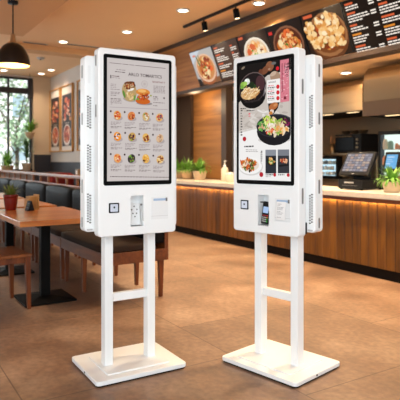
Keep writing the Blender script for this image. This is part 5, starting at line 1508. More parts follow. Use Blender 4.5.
ART_BOWL = [
 ('p',[(-.19,1.767),(.19,1.767),(.19,1.569),(-.19,1.5284)],'15100f',1),
 ('p',[(.0286,1.6882),(.19,1.7015),(.19,1.4211),(-.19,1.3662),(-.19,1.5485)],'c9c0b8',2),
 ('e',-.0032,1.4869,.0135,.0082,-.1940093859781437,'d9d2cb',3),
 ('e',-.003,1.4526,.017,.0086,.2738306824477279,'d9d2cb',3),
 ('e',-.1093,1.4015,.0283,.0057,-.3143853570401607,'b7aea6',3),
 ('e',-.1311,1.467,.0278,.0067,.3475139267393518,'c2b7ad',3),
 ('e',.14,1.406,.0147,.0046,.4674912669156107,'c2b7ad',3),
 ('e',.1023,1.4071,.0182,.0053,-.3606201346921857,'d9d2cb',3),
 ('e',.1397,1.4119,.0119,.0055,-.43302861729130304,'c2b7ad',3),
 ('e',-.0844,1.4329,.0265,.0088,-.4545210710373836,'d9d2cb',3),
 ('e',.0369,1.4094,.0147,.0034,-.4401799272915474,'d9d2cb',3),
 ('e',.1498,1.4683,.0214,.0064,-.09587109027367668,'b7aea6',3),
 ('e',-.0262,1.4475,.0127,.0066,.5276585573752671,'b7aea6',3),
 ('e',.0848,1.5361,.0159,.0072,.2941796893028368,'b7aea6',3),
 ('e',.0905,1.4571,.0116,.0083,.5411073437882247,'c2b7ad',3),
 ('e',-.0844,1.4515,.0117,.0054,.44084511411665217,'d9d2cb',3),
 ('e',-.1315,1.4111,.0176,.0046,.5832859928629092,'b7aea6',3),
 ('e',.0355,1.5394,.0255,.0052,-.4659508537045669,'c2b7ad',3),
 ('e',-.0899,1.5021,.0258,.0051,-.4763166768774014,'e6e1dc',3),
 ('e',.1062,1.5385,.0252,.0079,-.1847056057204493,'c2b7ad',3),
 ('e',.1041,1.4585,.0122,.007,.5568897285527513,'d9d2cb',3),
 ('e',-.0252,1.4869,.0266,.0054,-.3947282937826614,'e6e1dc',3),
 ('e',.1257,1.504,.0119,.0088,-.28444709527624373,'b7aea6',3),
 ('e',-.1112,1.5242,.0137,.0036,-.3496777762182447,'c2b7ad',3),
 ('e',-.0295,1.4515,.0286,.0054,-.02290011439980133,'b7aea6',3),
 ('e',-.0695,1.3993,.0246,.005,-.5212837330705468,'d9d2cb',3),
 ('e',-.0074,1.4378,.0249,.0055,.19582599445104432,'b7aea6',3),
 ('e',-.0708,1.4536,.0221,.0053,-.26777840379919665,'d9d2cb',3),
 ('e',-.1246,1.4236,.0259,.0043,.4309311212272723,'b7aea6',3),
 ('e',-.0969,1.4719,.0217,.0064,-.3923402886216087,'d9d2cb',3),
 ('e',.0034,1.4017,.0207,.0087,.09722017043668507,'d9d2cb',3),
 ('e',.0392,1.4777,.0166,.0063,.4529083607448082,'d9d2cb',3),
 ('e',.0352,1.4004,.0121,.0046,-.47614791602237216,'b7aea6',3),
 ('e',.078,1.4752,.0199,.0069,.2145515406392623,'d9d2cb',3),
 ('e',-.1621,1.5059,.0193,.0055,.4510192684212845,'c2b7ad',3),
 ('e',-.1595,1.4535,.0221,.0072,.10626785220770296,'c2b7ad',3),
 ('e',-.1425,1.5368,.0247,.0038,-.17424693145215742,'d9d2cb',3),
 ('e',-.0007,1.4629,.0114,.0077,-.49847961560349946,'e6e1dc',3),
 ('e',-.0536,1.4734,.0191,.0042,.5835777772507159,'c2b7ad',3),
 ('e',.1222,1.5266,.0173,.0047,-.3694046887575041,'b7aea6',3),
 ('e',-.0901,1.5256,.0131,.0086,-.15308652427536146,'d9d2cb',3),
 ('e',.0919,1.4731,.0205,.0054,-.31661620433206966,'d9d2cb',3),
 ('e',-.0773,1.4654,.0146,.0058,.5528418758802452,'d9d2cb',3),
 ('e',.0165,1.4805,.0274,.006,.12630377299946283,'e6e1dc',3),
 ('e',-.0903,1.5333,.016,.0051,.5706650586733962,'b7aea6',3),
 ('e',.1069,1.4085,.0279,.0083,.5610460805220453,'e6e1dc',3),
 ('e',-.1373,1.495,.0155,.0068,.0760682643676549,'c2b7ad',3),
 ('e',.1379,1.41,.0188,.0038,-.0459004241233143,'e6e1dc',3),
 ('e',-.1556,1.7516,.0146,.0067,.4,'8a7a68',2),
 ('e',.0118,1.7188,.0328,.0202,.6,'7a4a32',3),
 ('e',.0442,1.7369,.0292,.0281,-.4,'8d5a3e',3),
 ('e',-.0213,1.7115,.0161,.0169,.3,'6a3b28',3),
 ('e',.0725,1.7499,.0175,.0084,0,'6b6a68',4),
 ('e',.0407,1.7213,.0088,.0045,0,'b08a74',4),
 ('e',.0835,1.6725,.038,.0315,-.5,'a98a72',3),
 ('e',.0693,1.6914,.0219,.0124,.3,'c9ae98',4),
 ('e',-.0811,1.5817,.0978,.0764,0,'0b090a',5),
 ('e',-.0825,1.6302,.1036,.0876,.15,'6a5a58',6),
 ('e',-.0825,1.6279,.0993,.0843,.15,'1c1415',7),
 ('e',-.0249,1.6484,.0321,.0449,.2,'4a2c30',8),
 ('e',-.1027,1.5965,.0686,.036,.1,'d9ae78',8),
 ('e',-.0863,1.6179,.0152,.0028,.18,'f3dcae',9),
 ('e',-.0373,1.6061,.0152,.0025,.45,'f4d6a0',10),
 ('e',-.0909,1.6052,.0257,.0019,.05,'b98048',11),
 ('e',-.058,1.5988,.0165,.0019,.81,'c98f52',9),
 ('e',-.1257,1.6065,.0145,.0018,.71,'eac78e',10),
 ('e',-.0578,1.6126,.0195,.0018,1.08,'b98048',11),
 ('e',-.1009,1.6291,.0241,.0018,.88,'f8e8c8',9),
 ('e',-.0491,1.6118,.0259,.0021,.81,'f4d6a0',10),
 ('e',-.1184,1.6065,.0254,.0018,.8,'b98048',11),
 ('e',-.1378,1.5903,.0205,.002,.41,'c98f52',9),
 ('e',-.1015,1.6296,.0173,.003,-.13,'f3dcae',10),
 ('e',-.1347,1.6247,.0228,.0023,1.08,'d8a868',11),
 ('e',-.0541,1.6129,.0125,.0023,.65,'f4d6a0',9),
 ('e',-.0696,1.5808,.0119,.0024,1.0,'d8a868',10),
 ('e',-.0971,1.6255,.0126,.0024,.88,'b98048',11),
 ('e',-.0538,1.613,.0152,.0026,-.05,'f8e8c8',9),
 ('e',-.1315,1.5897,.0246,.0019,.07,'d8a868',10),
 ('e',-.084,1.6113,.0139,.0018,.1,'b98048',11),
 ('e',-.1369,1.6044,.026,.0027,.34,'c98f52',9),
 ('e',-.1471,1.606,.0246,.0023,.18,'f8e8c8',10),
 ('e',-.1044,1.5806,.0144,.0025,-.15,'f3dcae',11),
 ('e',-.0978,1.6044,.0213,.0018,.68,'eac78e',9),
 ('e',-.0926,1.6138,.0256,.0022,.94,'f8e8c8',10),
 ('e',-.1545,1.6115,.0176,.0029,.36,'f4d6a0',11),
 ('e',-.0977,1.5716,.0244,.0029,.21,'d8a868',9),
 ('e',-.0857,1.5846,.0171,.0027,.42,'f4d6a0',10),
 ('e',-.0976,1.6296,.0193,.0024,1.06,'f8e8c8',11),
 ('e',-.0992,1.57,.0245,.0029,.2,'f4d6a0',9),
 ('e',-.0518,1.5856,.0138,.0022,.7,'b98048',10),
 ('e',-.0837,1.5722,.0208,.0025,-.13,'c98f52',11),
 ('e',-.0445,1.5937,.0202,.0026,-.03,'b98048',9),
 ('e',-.0833,1.625,.0167,.0026,.61,'f4d6a0',10),
 ('e',-.0794,1.6026,.0219,.0018,.64,'f8e8c8',11),
 ('e',-.0977,1.6036,.0182,.0029,.33,'f8e8c8',9),
 ('e',-.0398,1.6006,.0128,.0017,.29,'f3dcae',10),
 ('e',-.055,1.5765,.021,.0021,1.02,'c98f52',11),
 ('e',-.1364,1.626,.0196,.0026,-.14,'f3dcae',9),
 ('e',-.0436,1.5976,.0191,.0018,.43,'f4d6a0',10),
 ('e',-.152,1.6127,.0164,.0023,.43,'eac78e',11),
 ('e',-.1419,1.5951,.0224,.0029,.05,'b98048',9),
 ('e',-.107,1.616,.0206,.0031,.64,'d8a868',10),
 ('e',-.128,1.5759,.0179,.0024,.82,'d8a868',11),
 ('e',-.0886,1.5822,.015,.0019,-.01,'f4d6a0',9),
 ('e',-.1031,1.5706,.0159,.0024,1.03,'f4d6a0',10),
 ('e',-.1502,1.6019,.0158,.0019,.98,'f3dcae',11),
 ('e',-.134,1.6145,.0193,.0023,.94,'f8e8c8',9),
 ('e',-.0805,1.6251,.0234,.0024,.44,'f8e8c8',10),
 ('e',-.1168,1.5939,.0173,.0025,.78,'c98f52',11),
 ('e',-.0493,1.5941,.0255,.0023,.37,'b98048',9),
 ('e',-.1419,1.6147,.0173,.003,.65,'d8a868',10),
 ('e',-.1461,1.6222,.0168,.0019,.71,'f8e8c8',11),
 ('e',-.0887,1.5952,.0201,.0022,.95,'f3dcae',9),
 ('e',-.1266,1.6277,.0137,.0021,-.17,'f4d6a0',10),
 ('e',-.1363,1.6164,.018,.002,.56,'f4d6a0',11),
 ('e',-.0412,1.6086,.0132,.0031,-.08,'f3dcae',9),
 ('e',-.062,1.5919,.0185,.0023,.93,'f3dcae',10),
 ('e',-.1436,1.6062,.0202,.0029,.66,'f3dcae',11),
 ('e',-.0806,1.63,.0222,.0019,.83,'c98f52',9),
 ('e',-.108,1.5713,.0124,.0025,.48,'f3dcae',10),
 ('e',-.126,1.5873,.0213,.003,.51,'f3dcae',11),
 ('e',-.1351,1.5978,.0177,.0023,.02,'d8a868',9),
 ('e',-.1171,1.6147,.0234,.0024,.77,'d8a868',10),
 ('e',-.1186,1.5834,.0225,.002,-.16,'b98048',11),
 ('e',-.0369,1.5917,.0153,.003,.9,'b98048',9),
 ('e',-.1144,1.5981,.0147,.0027,.1,'f8e8c8',10),
 ('e',-.1542,1.6032,.0161,.002,1.09,'b98048',11),
 ('e',-.1243,1.6213,.0201,.0019,.43,'f8e8c8',9),
 ('e',-.1206,1.5955,.0236,.0018,1.07,'f3dcae',10),
 ('e',-.0544,1.6034,.0199,.0024,.16,'b98048',11),
 ('e',-.0433,1.6082,.0131,.003,-.15,'f8e8c8',9),
 ('e',-.1228,1.6667,.0212,.0185,0,'e9efe4',12),
 ('e',-.1307,1.675,.0088,.0079,0,'ffffff',13),
 ('e',-.1135,1.6582,.0088,.0067,0,'cfdacc',13),
 ('e',-.1538,1.6509,.0204,.018,0,'8fb94a',12),
 ('e',-.1363,1.6565,.0146,.0135,0,'a6cc5c',13),
 ('e',-.0856,1.642,.019,.0202,.4,'1d2e16',12),
 ('e',-.0626,1.6325,.0102,.0112,0,'2d4420',13),
 ('e',-.1643,1.6382,.0117,.0112,0,'76a83e',13),
 ('e',.0085,1.6038,.0036,.0337,-.2,'8b8386',9),
 ('e',-.0819,1.5487,.0657,.0056,.05,'2a2324',9),
 ('p',[(.0251,1.6588),(.1163,1.66),(.1174,1.5291),(.0255,1.529)],'f3efec',4),
 ('t','NOODLE',.0353,1.6411,.0124,.0,'2b2526',5),
 ('r',.0339,1.6232,.0494,1.6288,'e36a78',5),
 ('r',.0534,1.6225,.0599,1.6281,'e36a78',5),
 ('r',.0639,1.6221,.0719,1.6277,'e36a78',5),
 ('r',.0289,1.6125,.0396,1.6181,'3b3536',5),
 ('r',.0436,1.6123,.055,1.6179,'3b3536',5),
 ('r',.059,1.6121,.0735,1.6177,'3b3536',5),
 ('r',.0775,1.6119,.0839,1.6175,'3b3536',5),
 ('r',.034,1.6045,.043,1.6079,'8b8586',5),
 ('r',.047,1.6043,.0599,1.6077,'8b8586',5),
 ('r',.0639,1.604,.074,1.6074,'8b8586',5),
 ('e',.1021,1.6153,.0117,.0124,0,'d5202f',5),
 ('r',.034,1.5923,.0448,1.598,'e36a78',5),
 ('r',.0488,1.592,.0642,1.5976,'e36a78',5),
 ('r',.0682,1.5915,.0734,1.5971,'e36a78',5),
 ('r',.029,1.5816,.0412,1.5872,'3b3536',5),
 ('r',.0452,1.5815,.0573,1.5871,'3b3536',5),
 ('r',.0613,1.5815,.0777,1.5871,'3b3536',5),
 ('r',.0341,1.5736,.0448,1.577,'8b8586',5),
 ('r',.0488,1.5735,.0669,1.5769,'8b8586',5),
 ('r',.0709,1.5734,.0771,1.5767,'8b8586',5),
 ('e',.1024,1.5834,.0117,.0124,0,'d5202f',5),
 ('r',.0341,1.5614,.042,1.5671,'e36a78',5),
 ('r',.046,1.5612,.0564,1.5668,'e36a78',5),
 ('r',.0604,1.561,.071,1.5666,'e36a78',5),
 ('r',.0291,1.5506,.0441,1.5562,'3b3536',5),
 ('r',.0481,1.5507,.0549,1.5563,'3b3536',5),
 ('r',.0589,1.5507,.0774,1.5564,'3b3536',5),
 ('r',.0342,1.5426,.0441,1.546,'8b8586',5),
 ('r',.0481,1.5427,.0663,1.546,'8b8586',5),
 ('r',.0703,1.5427,.0773,1.5461,'8b8586',5),
 ('e',.1026,1.5514,.0117,.0124,0,'d5202f',5),
 ('p',[(.1176,1.7602),(.1769,1.7616),(.1809,1.5286),(.1195,1.526)],'d97f8d',4),
 ('e',.1369,1.6347,.008,.0028,.8318896234619622,'cd6b7b',5),
 ('e',.1483,1.6251,.008,.0028,-.9736640168902517,'efb3bb',5),
 ('e',.1648,1.6883,.008,.0028,-.616511792009401,'e79aa6',5),
 ('e',.1597,1.6313,.008,.0028,-.0472935826013301,'efb3bb',5),
 ('e',.1552,1.7124,.008,.0028,-.6967552472942278,'efb3bb',5),
 ('e',.1692,1.6606,.008,.0028,.3428229507391851,'e79aa6',5),
 ('e',.129,1.5915,.008,.0028,-.9144219413210801,'efb3bb',5),
 ('e',.1633,1.5722,.008,.0028,-.054501822669066335,'cd6b7b',5),
 ('e',.1605,1.5612,.008,.0028,.5762177097961108,'efb3bb',5),
 ('e',.1463,1.5949,.008,.0028,-.11075788789847874,'efb3bb',5),
 ('e',.1708,1.5595,.008,.0028,-.9282267371420734,'e79aa6',5),
 ('e',.1486,1.6917,.008,.0028,-.12767626674514143,'efb3bb',5),
 ('e',.1549,1.6816,.008,.0028,.6669542399922945,'efb3bb',5),
 ('e',.1529,1.634,.008,.0028,.16850358594039783,'cd6b7b',5),
 ('e',.1688,1.6006,.008,.0028,.7128011327935113,'e79aa6',5),
 ('e',.1729,1.6021,.008,.0028,.3972317406630148,'e79aa6',5),
 ('e',.1411,1.6345,.008,.0028,.13821500694864697,'efb3bb',5),
 ('e',.1588,1.6993,.008,.0028,-.46583018772367457,'efb3bb',5),
 ('e',.1313,1.6487,.008,.0028,.9796120298431625,'efb3bb',5),
 ('e',.1302,1.5824,.008,.0028,.7941923163945284,'cd6b7b',5),
 ('e',.1262,1.661,.008,.0028,.7455340492564027,'cd6b7b',5),
 ('e',.1277,1.6217,.008,.0028,-.24439046206413995,'e79aa6',5),
 ('e',.1535,1.6304,.008,.0028,.010840747296088082,'cd6b7b',5),
 ('e',.1724,1.6765,.008,.0028,-.7837613880669654,'e79aa6',5),
 ('e',.1519,1.5479,.008,.0028,-.4167752025951874,'cd6b7b',5),
 ('e',.1384,1.6042,.008,.0028,-.37233896016781665,'cd6b7b',5),
 ('e',.1719,1.5557,.008,.0028,-.2464975646077152,'cd6b7b',5),
 ('e',.1666,1.6619,.008,.0028,.3619416737446346,'efb3bb',5),
 ('e',.1312,1.5462,.008,.0028,-.4573987360121079,'efb3bb',5),
 ('e',.1562,1.5958,.008,.0028,-.125108480784337,'cd6b7b',5),
 ('e',.1374,1.6846,.008,.0028,-.9770850272715619,'cd6b7b',5),
 ('e',.1454,1.6258,.008,.0028,-.24696687436404918,'e79aa6',5),
 ('e',.1528,1.7165,.008,.0028,.25468221802191193,'efb3bb',5),
 ('e',.1481,1.6047,.008,.0028,.21772783557996522,'cd6b7b',5),
 ('e',.1388,1.6458,.008,.0028,-.8788463927084054,'efb3bb',5),
 ('e',.1587,1.5439,.008,.0028,.2559386857794541,'cd6b7b',5),
 ('e',.1399,1.6223,.008,.0028,-.2720898213200862,'e79aa6',5),
 ('e',.1401,1.6704,.008,.0028,-.47172550409430314,'efb3bb',5),
 ('e',.1621,1.7204,.008,.0028,.9427490021177827,'e79aa6',5),
 ('e',.1572,1.716,.008,.0028,-.554924314413618,'efb3bb',5),
 ('e',.1631,1.6928,.008,.0028,.3561272238974915,'e79aa6',5),
 ('e',.1556,1.7233,.008,.0028,-.35606803075747107,'efb3bb',5),
 ('e',.1421,1.5736,.008,.0028,.6195299901893017,'cd6b7b',5),
 ('e',.1701,1.7238,.008,.0028,.3004647525849897,'efb3bb',5),
 ('e',.1674,1.6484,.008,.0028,.574013875736584,'e79aa6',5),
 ('e',.1279,1.5499,.008,.0028,.6135544752509148,'cd6b7b',5),
 ('t','ば',.1446,1.7118,.0404,0,'20090d',6),
 ('t','の',.1469,1.6839,.0303,0,'3a1a20',6),
 ('t','っ',.1498,1.6622,.0292,0,'45222a',6),
 ('r',.1273,1.7363,.1369,1.7408,'8d3f4e',6),
 ('r',.1274,1.7297,.1369,1.7342,'8d3f4e',6),
 ('r',.1274,1.7231,.137,1.7276,'8d3f4e',6),
 ('r',.1275,1.7164,.1358,1.7209,'8d3f4e',6),
 ('r',.1276,1.7098,.1371,1.7143,'8d3f4e',6),
 ('r',.1276,1.7032,.1349,1.7077,'8d3f4e',6),
 ('r',.1277,1.6965,.1372,1.701,'8d3f4e',6),
 ('r',.1277,1.6899,.1345,1.6944,'8d3f4e',6),
 ('r',.1278,1.6832,.1373,1.6877,'8d3f4e',6),
 ('r',.1279,1.6766,.1374,1.6811,'8d3f4e',6),
 ('r',.1279,1.6699,.1368,1.6744,'8d3f4e',6),
 ('r',.128,1.6633,.1375,1.6678,'8d3f4e',6),
 ('r',.128,1.6566,.1369,1.6611,'8d3f4e',6),
 ('r',.1281,1.6499,.1377,1.6544,'8d3f4e',6),
 ('r',.1281,1.6433,.1354,1.6478,'8d3f4e',6),
 ('r',.1282,1.6366,.1378,1.6411,'8d3f4e',6),
 ('r',.1283,1.6299,.1378,1.6344,'8d3f4e',6),
 ('r',.1283,1.6232,.1379,1.6277,'8d3f4e',6),
 ('r',.1284,1.6165,.138,1.621,'8d3f4e',6),
 ('r',.1284,1.6098,.138,1.6143,'8d3f4e',6),
 ('r',.1285,1.6031,.1381,1.6076,'8d3f4e',6),
 ('r',.1286,1.5964,.1382,1.6009,'8d3f4e',6),
 ('r',.1286,1.5897,.1382,1.5942,'8d3f4e',6),
 ('r',.1287,1.583,.1379,1.5875,'8d3f4e',6),
 ('r',.1434,1.5409,.1594,1.5577,'7d2b3a',6),
 ('e',.0993,1.7177,.0109,.0112,0,'d91f2c',5),
 ('p',[(.0328,1.5257),(.1126,1.5282),(.1023,1.4959),(.0742,1.4668),(.0491,1.459),(.0381,1.4827)],'141010',4),
 ('e',.0704,1.5086,.0336,.0202,.3,'b3693a',5),
 ('e',.0598,1.4798,.0146,.0135,0,'e9d9cc',5),
 ('e',.0527,1.4696,.0131,.0124,0,'c9813f',6),
 ('e',.0846,1.5148,.0146,.0079,.3,'d18c58',6),
 ('r',-.1772,1.5089,-.162,1.5145,'2b2727',4),
 ('r',-.158,1.5084,-.1437,1.514,'2b2727',4),
 ('r',-.1397,1.5078,-.133,1.5134,'2b2727',4),
 ('r',-.1291,1.4928,-.112,1.499,'3a3434',4),
 ('r',-.108,1.4926,-.0936,1.4988,'3a3434',4),
 ('r',-.0896,1.4924,-.0808,1.4986,'3a3434',4),
 ('r',-.0768,1.4922,-.0689,1.4984,'3a3434',4),
 ('r',-.1133,1.4725,-.0988,1.4815,'e0616f',4),
 ('r',-.1134,1.4609,-.0989,1.4665,'e0616f',4),
 ('r',-.1748,1.4957,-.1603,1.5036,'55504f',4),
 ('r',-.1749,1.4798,-.1673,1.4877,'55504f',4),
 ('r',-.175,1.4639,-.1686,1.4718,'55504f',4),
 ('r',-.1646,1.4635,-.1604,1.4713,'55504f',4),
 ('r',-.1751,1.448,-.1634,1.4558,'55504f',4),
 ('r',-.1753,1.432,-.1619,1.4399,'55504f',4),
 ('r',-.1754,1.416,-.1633,1.4239,'55504f',4),
 ('r',-.1755,1.4,-.1608,1.4078,'55504f',4),
 ('r',-.1756,1.3839,-.1677,1.3918,'55504f',4),
 ('r',-.1757,1.3679,-.1628,1.3757,'55504f',4),
 ('r',-.1758,1.3518,-.1611,1.3596,'55504f',4),
 ('e',-.145,1.3308,.0139,.014,0,'b3202e',4),
 ('p',[(-.19,1.3798),(.19,1.4347),(.19,1.09),(-.19,1.09)],'f1efed',2),
 ('e',.0787,1.3218,.1204,.0197,0,'cfcac6',3),
 ('e',.0784,1.3721,.1285,.0843,0,'17161a',6),
 ('e',.0796,1.3997,.1336,.0652,0,'3a3a42',7),
 ('e',.0796,1.3975,.127,.0607,0,'1d1d21',8),
 ('e',.1173,1.3651,.027,.0098,2.97,'e8d6b8',9),
 ('e',-.0138,1.4035,.0177,.0066,.04,'e9c9a2',10),
 ('e',.1325,1.4051,.0168,.0069,2.08,'e8d6b8',11),
 ('e',-.009,1.3929,.0298,.0104,.1,'d8a880',12),
 ('e',.047,1.3766,.0162,.0073,.07,'f0dcc0',9),
 ('e',.0765,1.4128,.0306,.0085,1.66,'e8d6b8',10),
 ('e',.0425,1.3788,.0177,.005,.22,'e8d6b8',11),
 ('e',.103,1.364,.0305,.0121,2.97,'8fae4a',12),
 ('e',.1399,1.3793,.0254,.0088,2.77,'f0dcc0',9),
 ('e',.1225,1.4124,.0214,.0077,.95,'d8a880',10),
 ('e',.0301,1.4032,.0312,.0095,2.98,'c8d880',11),
 ('e',.0121,1.4066,.0253,.0104,1.71,'e8d6b8',12),
 ('e',.0397,1.3653,.0162,.0064,1.04,'c8d880',9),
 ('e',.1263,1.4054,.0262,.0087,.51,'e9c9a2',10),
 ('e',.112,1.4043,.0227,.0069,2.03,'e9c9a2',11),
 ('e',.1493,1.4162,.0223,.0102,1.77,'c8d880',12),
 ('e',.1255,1.4144,.0216,.0069,.49,'e8d6b8',9),
 ('e',.1522,1.3755,.0299,.0109,.16,'f0dcc0',10),
 ('e',.0759,1.3771,.0225,.0069,2.61,'e9c9a2',11),
 ('e',.0563,1.4154,.017,.0069,.76,'e9c9a2',12),
 ('e',.1419,1.4005,.029,.0081,2.7,'e8d6b8',9),
 ('e',.054,1.39,.0215,.0089,1.74,'d8a880',10),
 ('e',.1077,1.4156,.0249,.0081,.03,'c8d880',11),
 ('e',.0417,1.4427,.0143,.0055,.75,'c8d880',12),
 ('e',.135,1.401,.028,.0116,.4,'e8d6b8',9),
 ('e',.1016,1.3899,.0144,.0051,.22,'e8d6b8',10),
 ('e',.114,1.3805,.0202,.009,1.48,'d8a880',11),
 ('e',.0855,1.3819,.0177,.0061,2.23,'c8d880',12),
 ('e',.081,1.4327,.0243,.01,2.37,'e9c9a2',9),
 ('e',.1402,1.3914,.0152,.0063,2.56,'e8d6b8',10),
 ('e',.088,1.357,.0264,.0109,1.17,'e8d6b8',11),
 ('e',.0461,1.3653,.02,.0073,1.47,'8fae4a',12),
 ('e',.0157,1.4212,.0151,.0058,2.9,'f0dcc0',9),
 ('e',.0496,1.3696,.0248,.0093,1.85,'e9c9a2',10),
 ('e',.0592,1.3849,.0152,.006,.32,'d8a880',11),
 ('e',.1004,1.392,.0307,.0127,1.52,'d8a880',12),
 ('e',.1489,1.4032,.0285,.0103,1.17,'8fae4a',9),
 ('e',.0421,1.3921,.0149,.0053,.83,'e8d6b8',10),
 ('e',.0275,1.4203,.0227,.0096,1.16,'d8a880',11),
 ('e',.0034,1.4055,.0338,.0098,.52,'d8a880',12),
 ('e',.0274,1.3815,.0183,.0065,2.28,'c8d880',9),
 ('e',.0351,1.4396,.0284,.0113,1.44,'e8d6b8',10),
 ('e',.0262,1.4056,.0218,.0081,2.97,'c8d880',11),
 ('e',.1293,1.3931,.0203,.007,.27,'e8d6b8',12),
 ('e',.1085,1.369,.0267,.0092,1.39,'c8d880',9),
 ('e',.1476,1.3661,.0285,.0089,1.12,'f0dcc0',10),
 ('e',.0427,1.4131,.0155,.0044,.76,'8fae4a',11),
 ('e',.0984,1.4114,.028,.0087,2.06,'8fae4a',12),
 ('e',.0703,1.4174,.022,.0077,1.85,'d8a880',9),
 ('e',.0709,1.3831,.0218,.0071,2.93,'e8d6b8',10),
 ('e',.0903,1.3738,.0269,.0117,.06,'f0dcc0',11),
 ('e',.0597,1.402,.0265,.0107,2.97,'e8d6b8',12),
 ('e',.1111,1.402,.034,.0105,2.68,'f0dcc0',9),
 ('e',.0548,1.391,.0303,.0129,2.52,'8fae4a',10),
 ('e',.0567,1.3764,.0322,.0103,2.41,'8fae4a',11),
 ('e',.1265,1.4282,.0322,.0089,.22,'8fae4a',12),
 ('e',-.0011,1.3932,.0344,.0136,.18,'e8d6b8',9),
 ('e',.0472,1.431,.0068,.0038,2.11,'d3e06a',12),
 ('e',.0281,1.4541,.0144,.005,2.88,'8fb838',13),
 ('e',.0163,1.4148,.0158,.0076,2.12,'e6ec9a',14),
 ('e',.071,1.4188,.0124,.005,.54,'d3e06a',15),
 ('e',.056,1.4159,.0138,.0076,2.1,'b9d24a',12),
 ('e',.0135,1.4409,.016,.0064,.84,'d3e06a',13),
 ('e',.0263,1.4106,.0108,.0044,1.26,'b9d24a',14),
 ('e',.0309,1.4173,.0153,.0064,.92,'d3e06a',15),
 ('e',.0068,1.4198,.0095,.0044,2.27,'e6ec9a',12),
 ('e',.0545,1.4373,.0075,.0032,1.3,'b9d24a',13),
 ('e',-.0048,1.421,.016,.0071,.02,'e6ec9a',14),
 ('e',.0118,1.43,.0069,.0029,.98,'d3e06a',15),
 ('e',.0188,1.4235,.0069,.0031,1.97,'d3e06a',12),
 ('e',.047,1.4221,.0078,.0028,.13,'e6ec9a',13),
 ('e',.0585,1.413,.0079,.0031,1.43,'e6ec9a',14),
 ('e',.0656,1.418,.016,.0057,2.83,'8fb838',15),
 ('e',.0624,1.4248,.0128,.0052,1.89,'d3e06a',12),
 ('e',-.0002,1.4462,.0083,.0029,1.06,'d3e06a',13),
 ('e',.0465,1.4209,.0091,.0048,.07,'d3e06a',14),
 ('e',.0314,1.4494,.0127,.0053,2.2,'b9d24a',15),
 ('e',.0672,1.4364,.0069,.0029,.62,'b9d24a',12),
 ('e',.0317,1.4502,.0071,.0034,1.39,'e6ec9a',13),
 ('e',.0312,1.4186,.0092,.0032,.53,'d3e06a',14),
 ('e',.0236,1.4128,.0115,.006,1.27,'2c5a28',12),
 ('e',-.0181,1.4071,.0063,.0041,1.86,'5f9a48',13),
 ('e',.0032,1.4081,.0121,.008,1.54,'3f7a35',14),
 ('e',-.008,1.4207,.0053,.004,1.97,'2c5a28',15),
 ('e',-.0306,1.4256,.0076,.0056,2.91,'2c5a28',12),
 ('e',-.0124,1.3774,.0091,.007,2.15,'5f9a48',13),
 ('e',-.0254,1.4161,.0096,.0053,1.6,'5f9a48',14),
 ('e',-.0175,1.423,.0092,.0048,.12,'79b35a',15),
 ('e',-.01,1.3833,.0109,.0066,2.7,'2c5a28',12),
 ('e',-.0375,1.4143,.0083,.0047,.32,'5f9a48',13),
 ('e',.0001,1.4261,.011,.0063,2.76,'5f9a48',14),
 ('e',-.034,1.422,.0061,.005,1.89,'3f7a35',15),
 ('e',-.0167,1.398,.0066,.0033,2.41,'5f9a48',12),
 ('e',.0178,1.4076,.0122,.009,.05,'2c5a28',13),
 ('e',-.0003,1.4221,.0052,.003,2.26,'5f9a48',14),
 ('e',-.024,1.4019,.0056,.0038,2.07,'5f9a48',15),
 ('e',-.0216,1.4104,.0056,.0031,1.33,'3f7a35',12),
 ('e',-.0238,1.3836,.0109,.0086,.21,'79b35a',13),
 ('e',.0254,1.4068,.0104,.007,1.23,'79b35a',14),
 ('e',-.0025,1.4241,.009,.0069,.08,'3f7a35',15),
 ('e',.0157,1.3804,.0103,.0065,2.85,'5f9a48',12),
 ('e',.0167,1.3914,.0089,.0051,2.4,'79b35a',13),
 ('e',.0119,1.4029,.0074,.0037,2.25,'5f9a48',14),
 ('e',.148,1.4346,.0062,.0043,.51,'7a1848',12),
 ('e',.1438,1.4323,.0123,.0078,2.17,'3d0a26',13),
 ('e',.1569,1.4284,.0113,.0077,.08,'5a1038',14),
 ('e',.1659,1.399,.0111,.0067,2.86,'8a2a58',15),
 ('e',.1786,1.4013,.0111,.0051,2.88,'3d0a26',12),
 ('e',.1776,1.4032,.0098,.0041,.95,'7a1848',13),
 ('e',.1615,1.4168,.0056,.0033,2.46,'7a1848',14),
 ('e',.1839,1.4115,.0069,.0042,.28,'7a1848',15),
 ('e',.1426,1.4151,.006,.0032,1.43,'7a1848',12),
 ('e',.1539,1.3982,.0066,.0041,1.89,'5a1038',13),
 ('e',.1535,1.3963,.0097,.005,1.21,'3d0a26',14),
 ('e',.1267,1.4133,.0067,.0031,1.02,'8a2a58',15),
 ('e',.1772,1.4251,.0052,.0034,1.32,'3d0a26',12),
 ('e',.1571,1.4202,.0055,.0028,2.43,'8a2a58',13),
 ('e',.1316,1.4208,.0079,.0041,.85,'7a1848',14),
 ('e',.1467,1.4088,.0104,.0045,2.73,'5a1038',15),
 ('e',.1585,1.4148,.0097,.005,2.72,'8a2a58',12),
 ('e',.153,1.4005,.0105,.0052,1.19,'5a1038',13),
 ('e',.1761,1.4096,.0054,.0034,1.59,'7a1848',14),
 ('e',.1666,1.4186,.0082,.0038,.34,'5a1038',15),
 ('e',.0227,1.3633,.0129,.004,1.91,'d8401f',13),
 ('e',.0857,1.3641,.0079,.0026,.29,'f2e0d0',14),
 ('e',.0679,1.3807,.0119,.0036,2.47,'d8401f',15),
 ('e',.0593,1.3618,.0097,.0028,1.8,'e0542f',16),
 ('e',.0353,1.3656,.0115,.0044,.21,'e0542f',13),
 ('e',.0236,1.3799,.0068,.0029,1.63,'e0542f',14),
 ('e',.0755,1.3634,.0123,.0052,1.31,'f2e0d0',15),
 ('e',.0218,1.3748,.0098,.0028,.85,'f2e0d0',16),
 ('e',.0731,1.3666,.0126,.0048,.06,'f2e0d0',13),
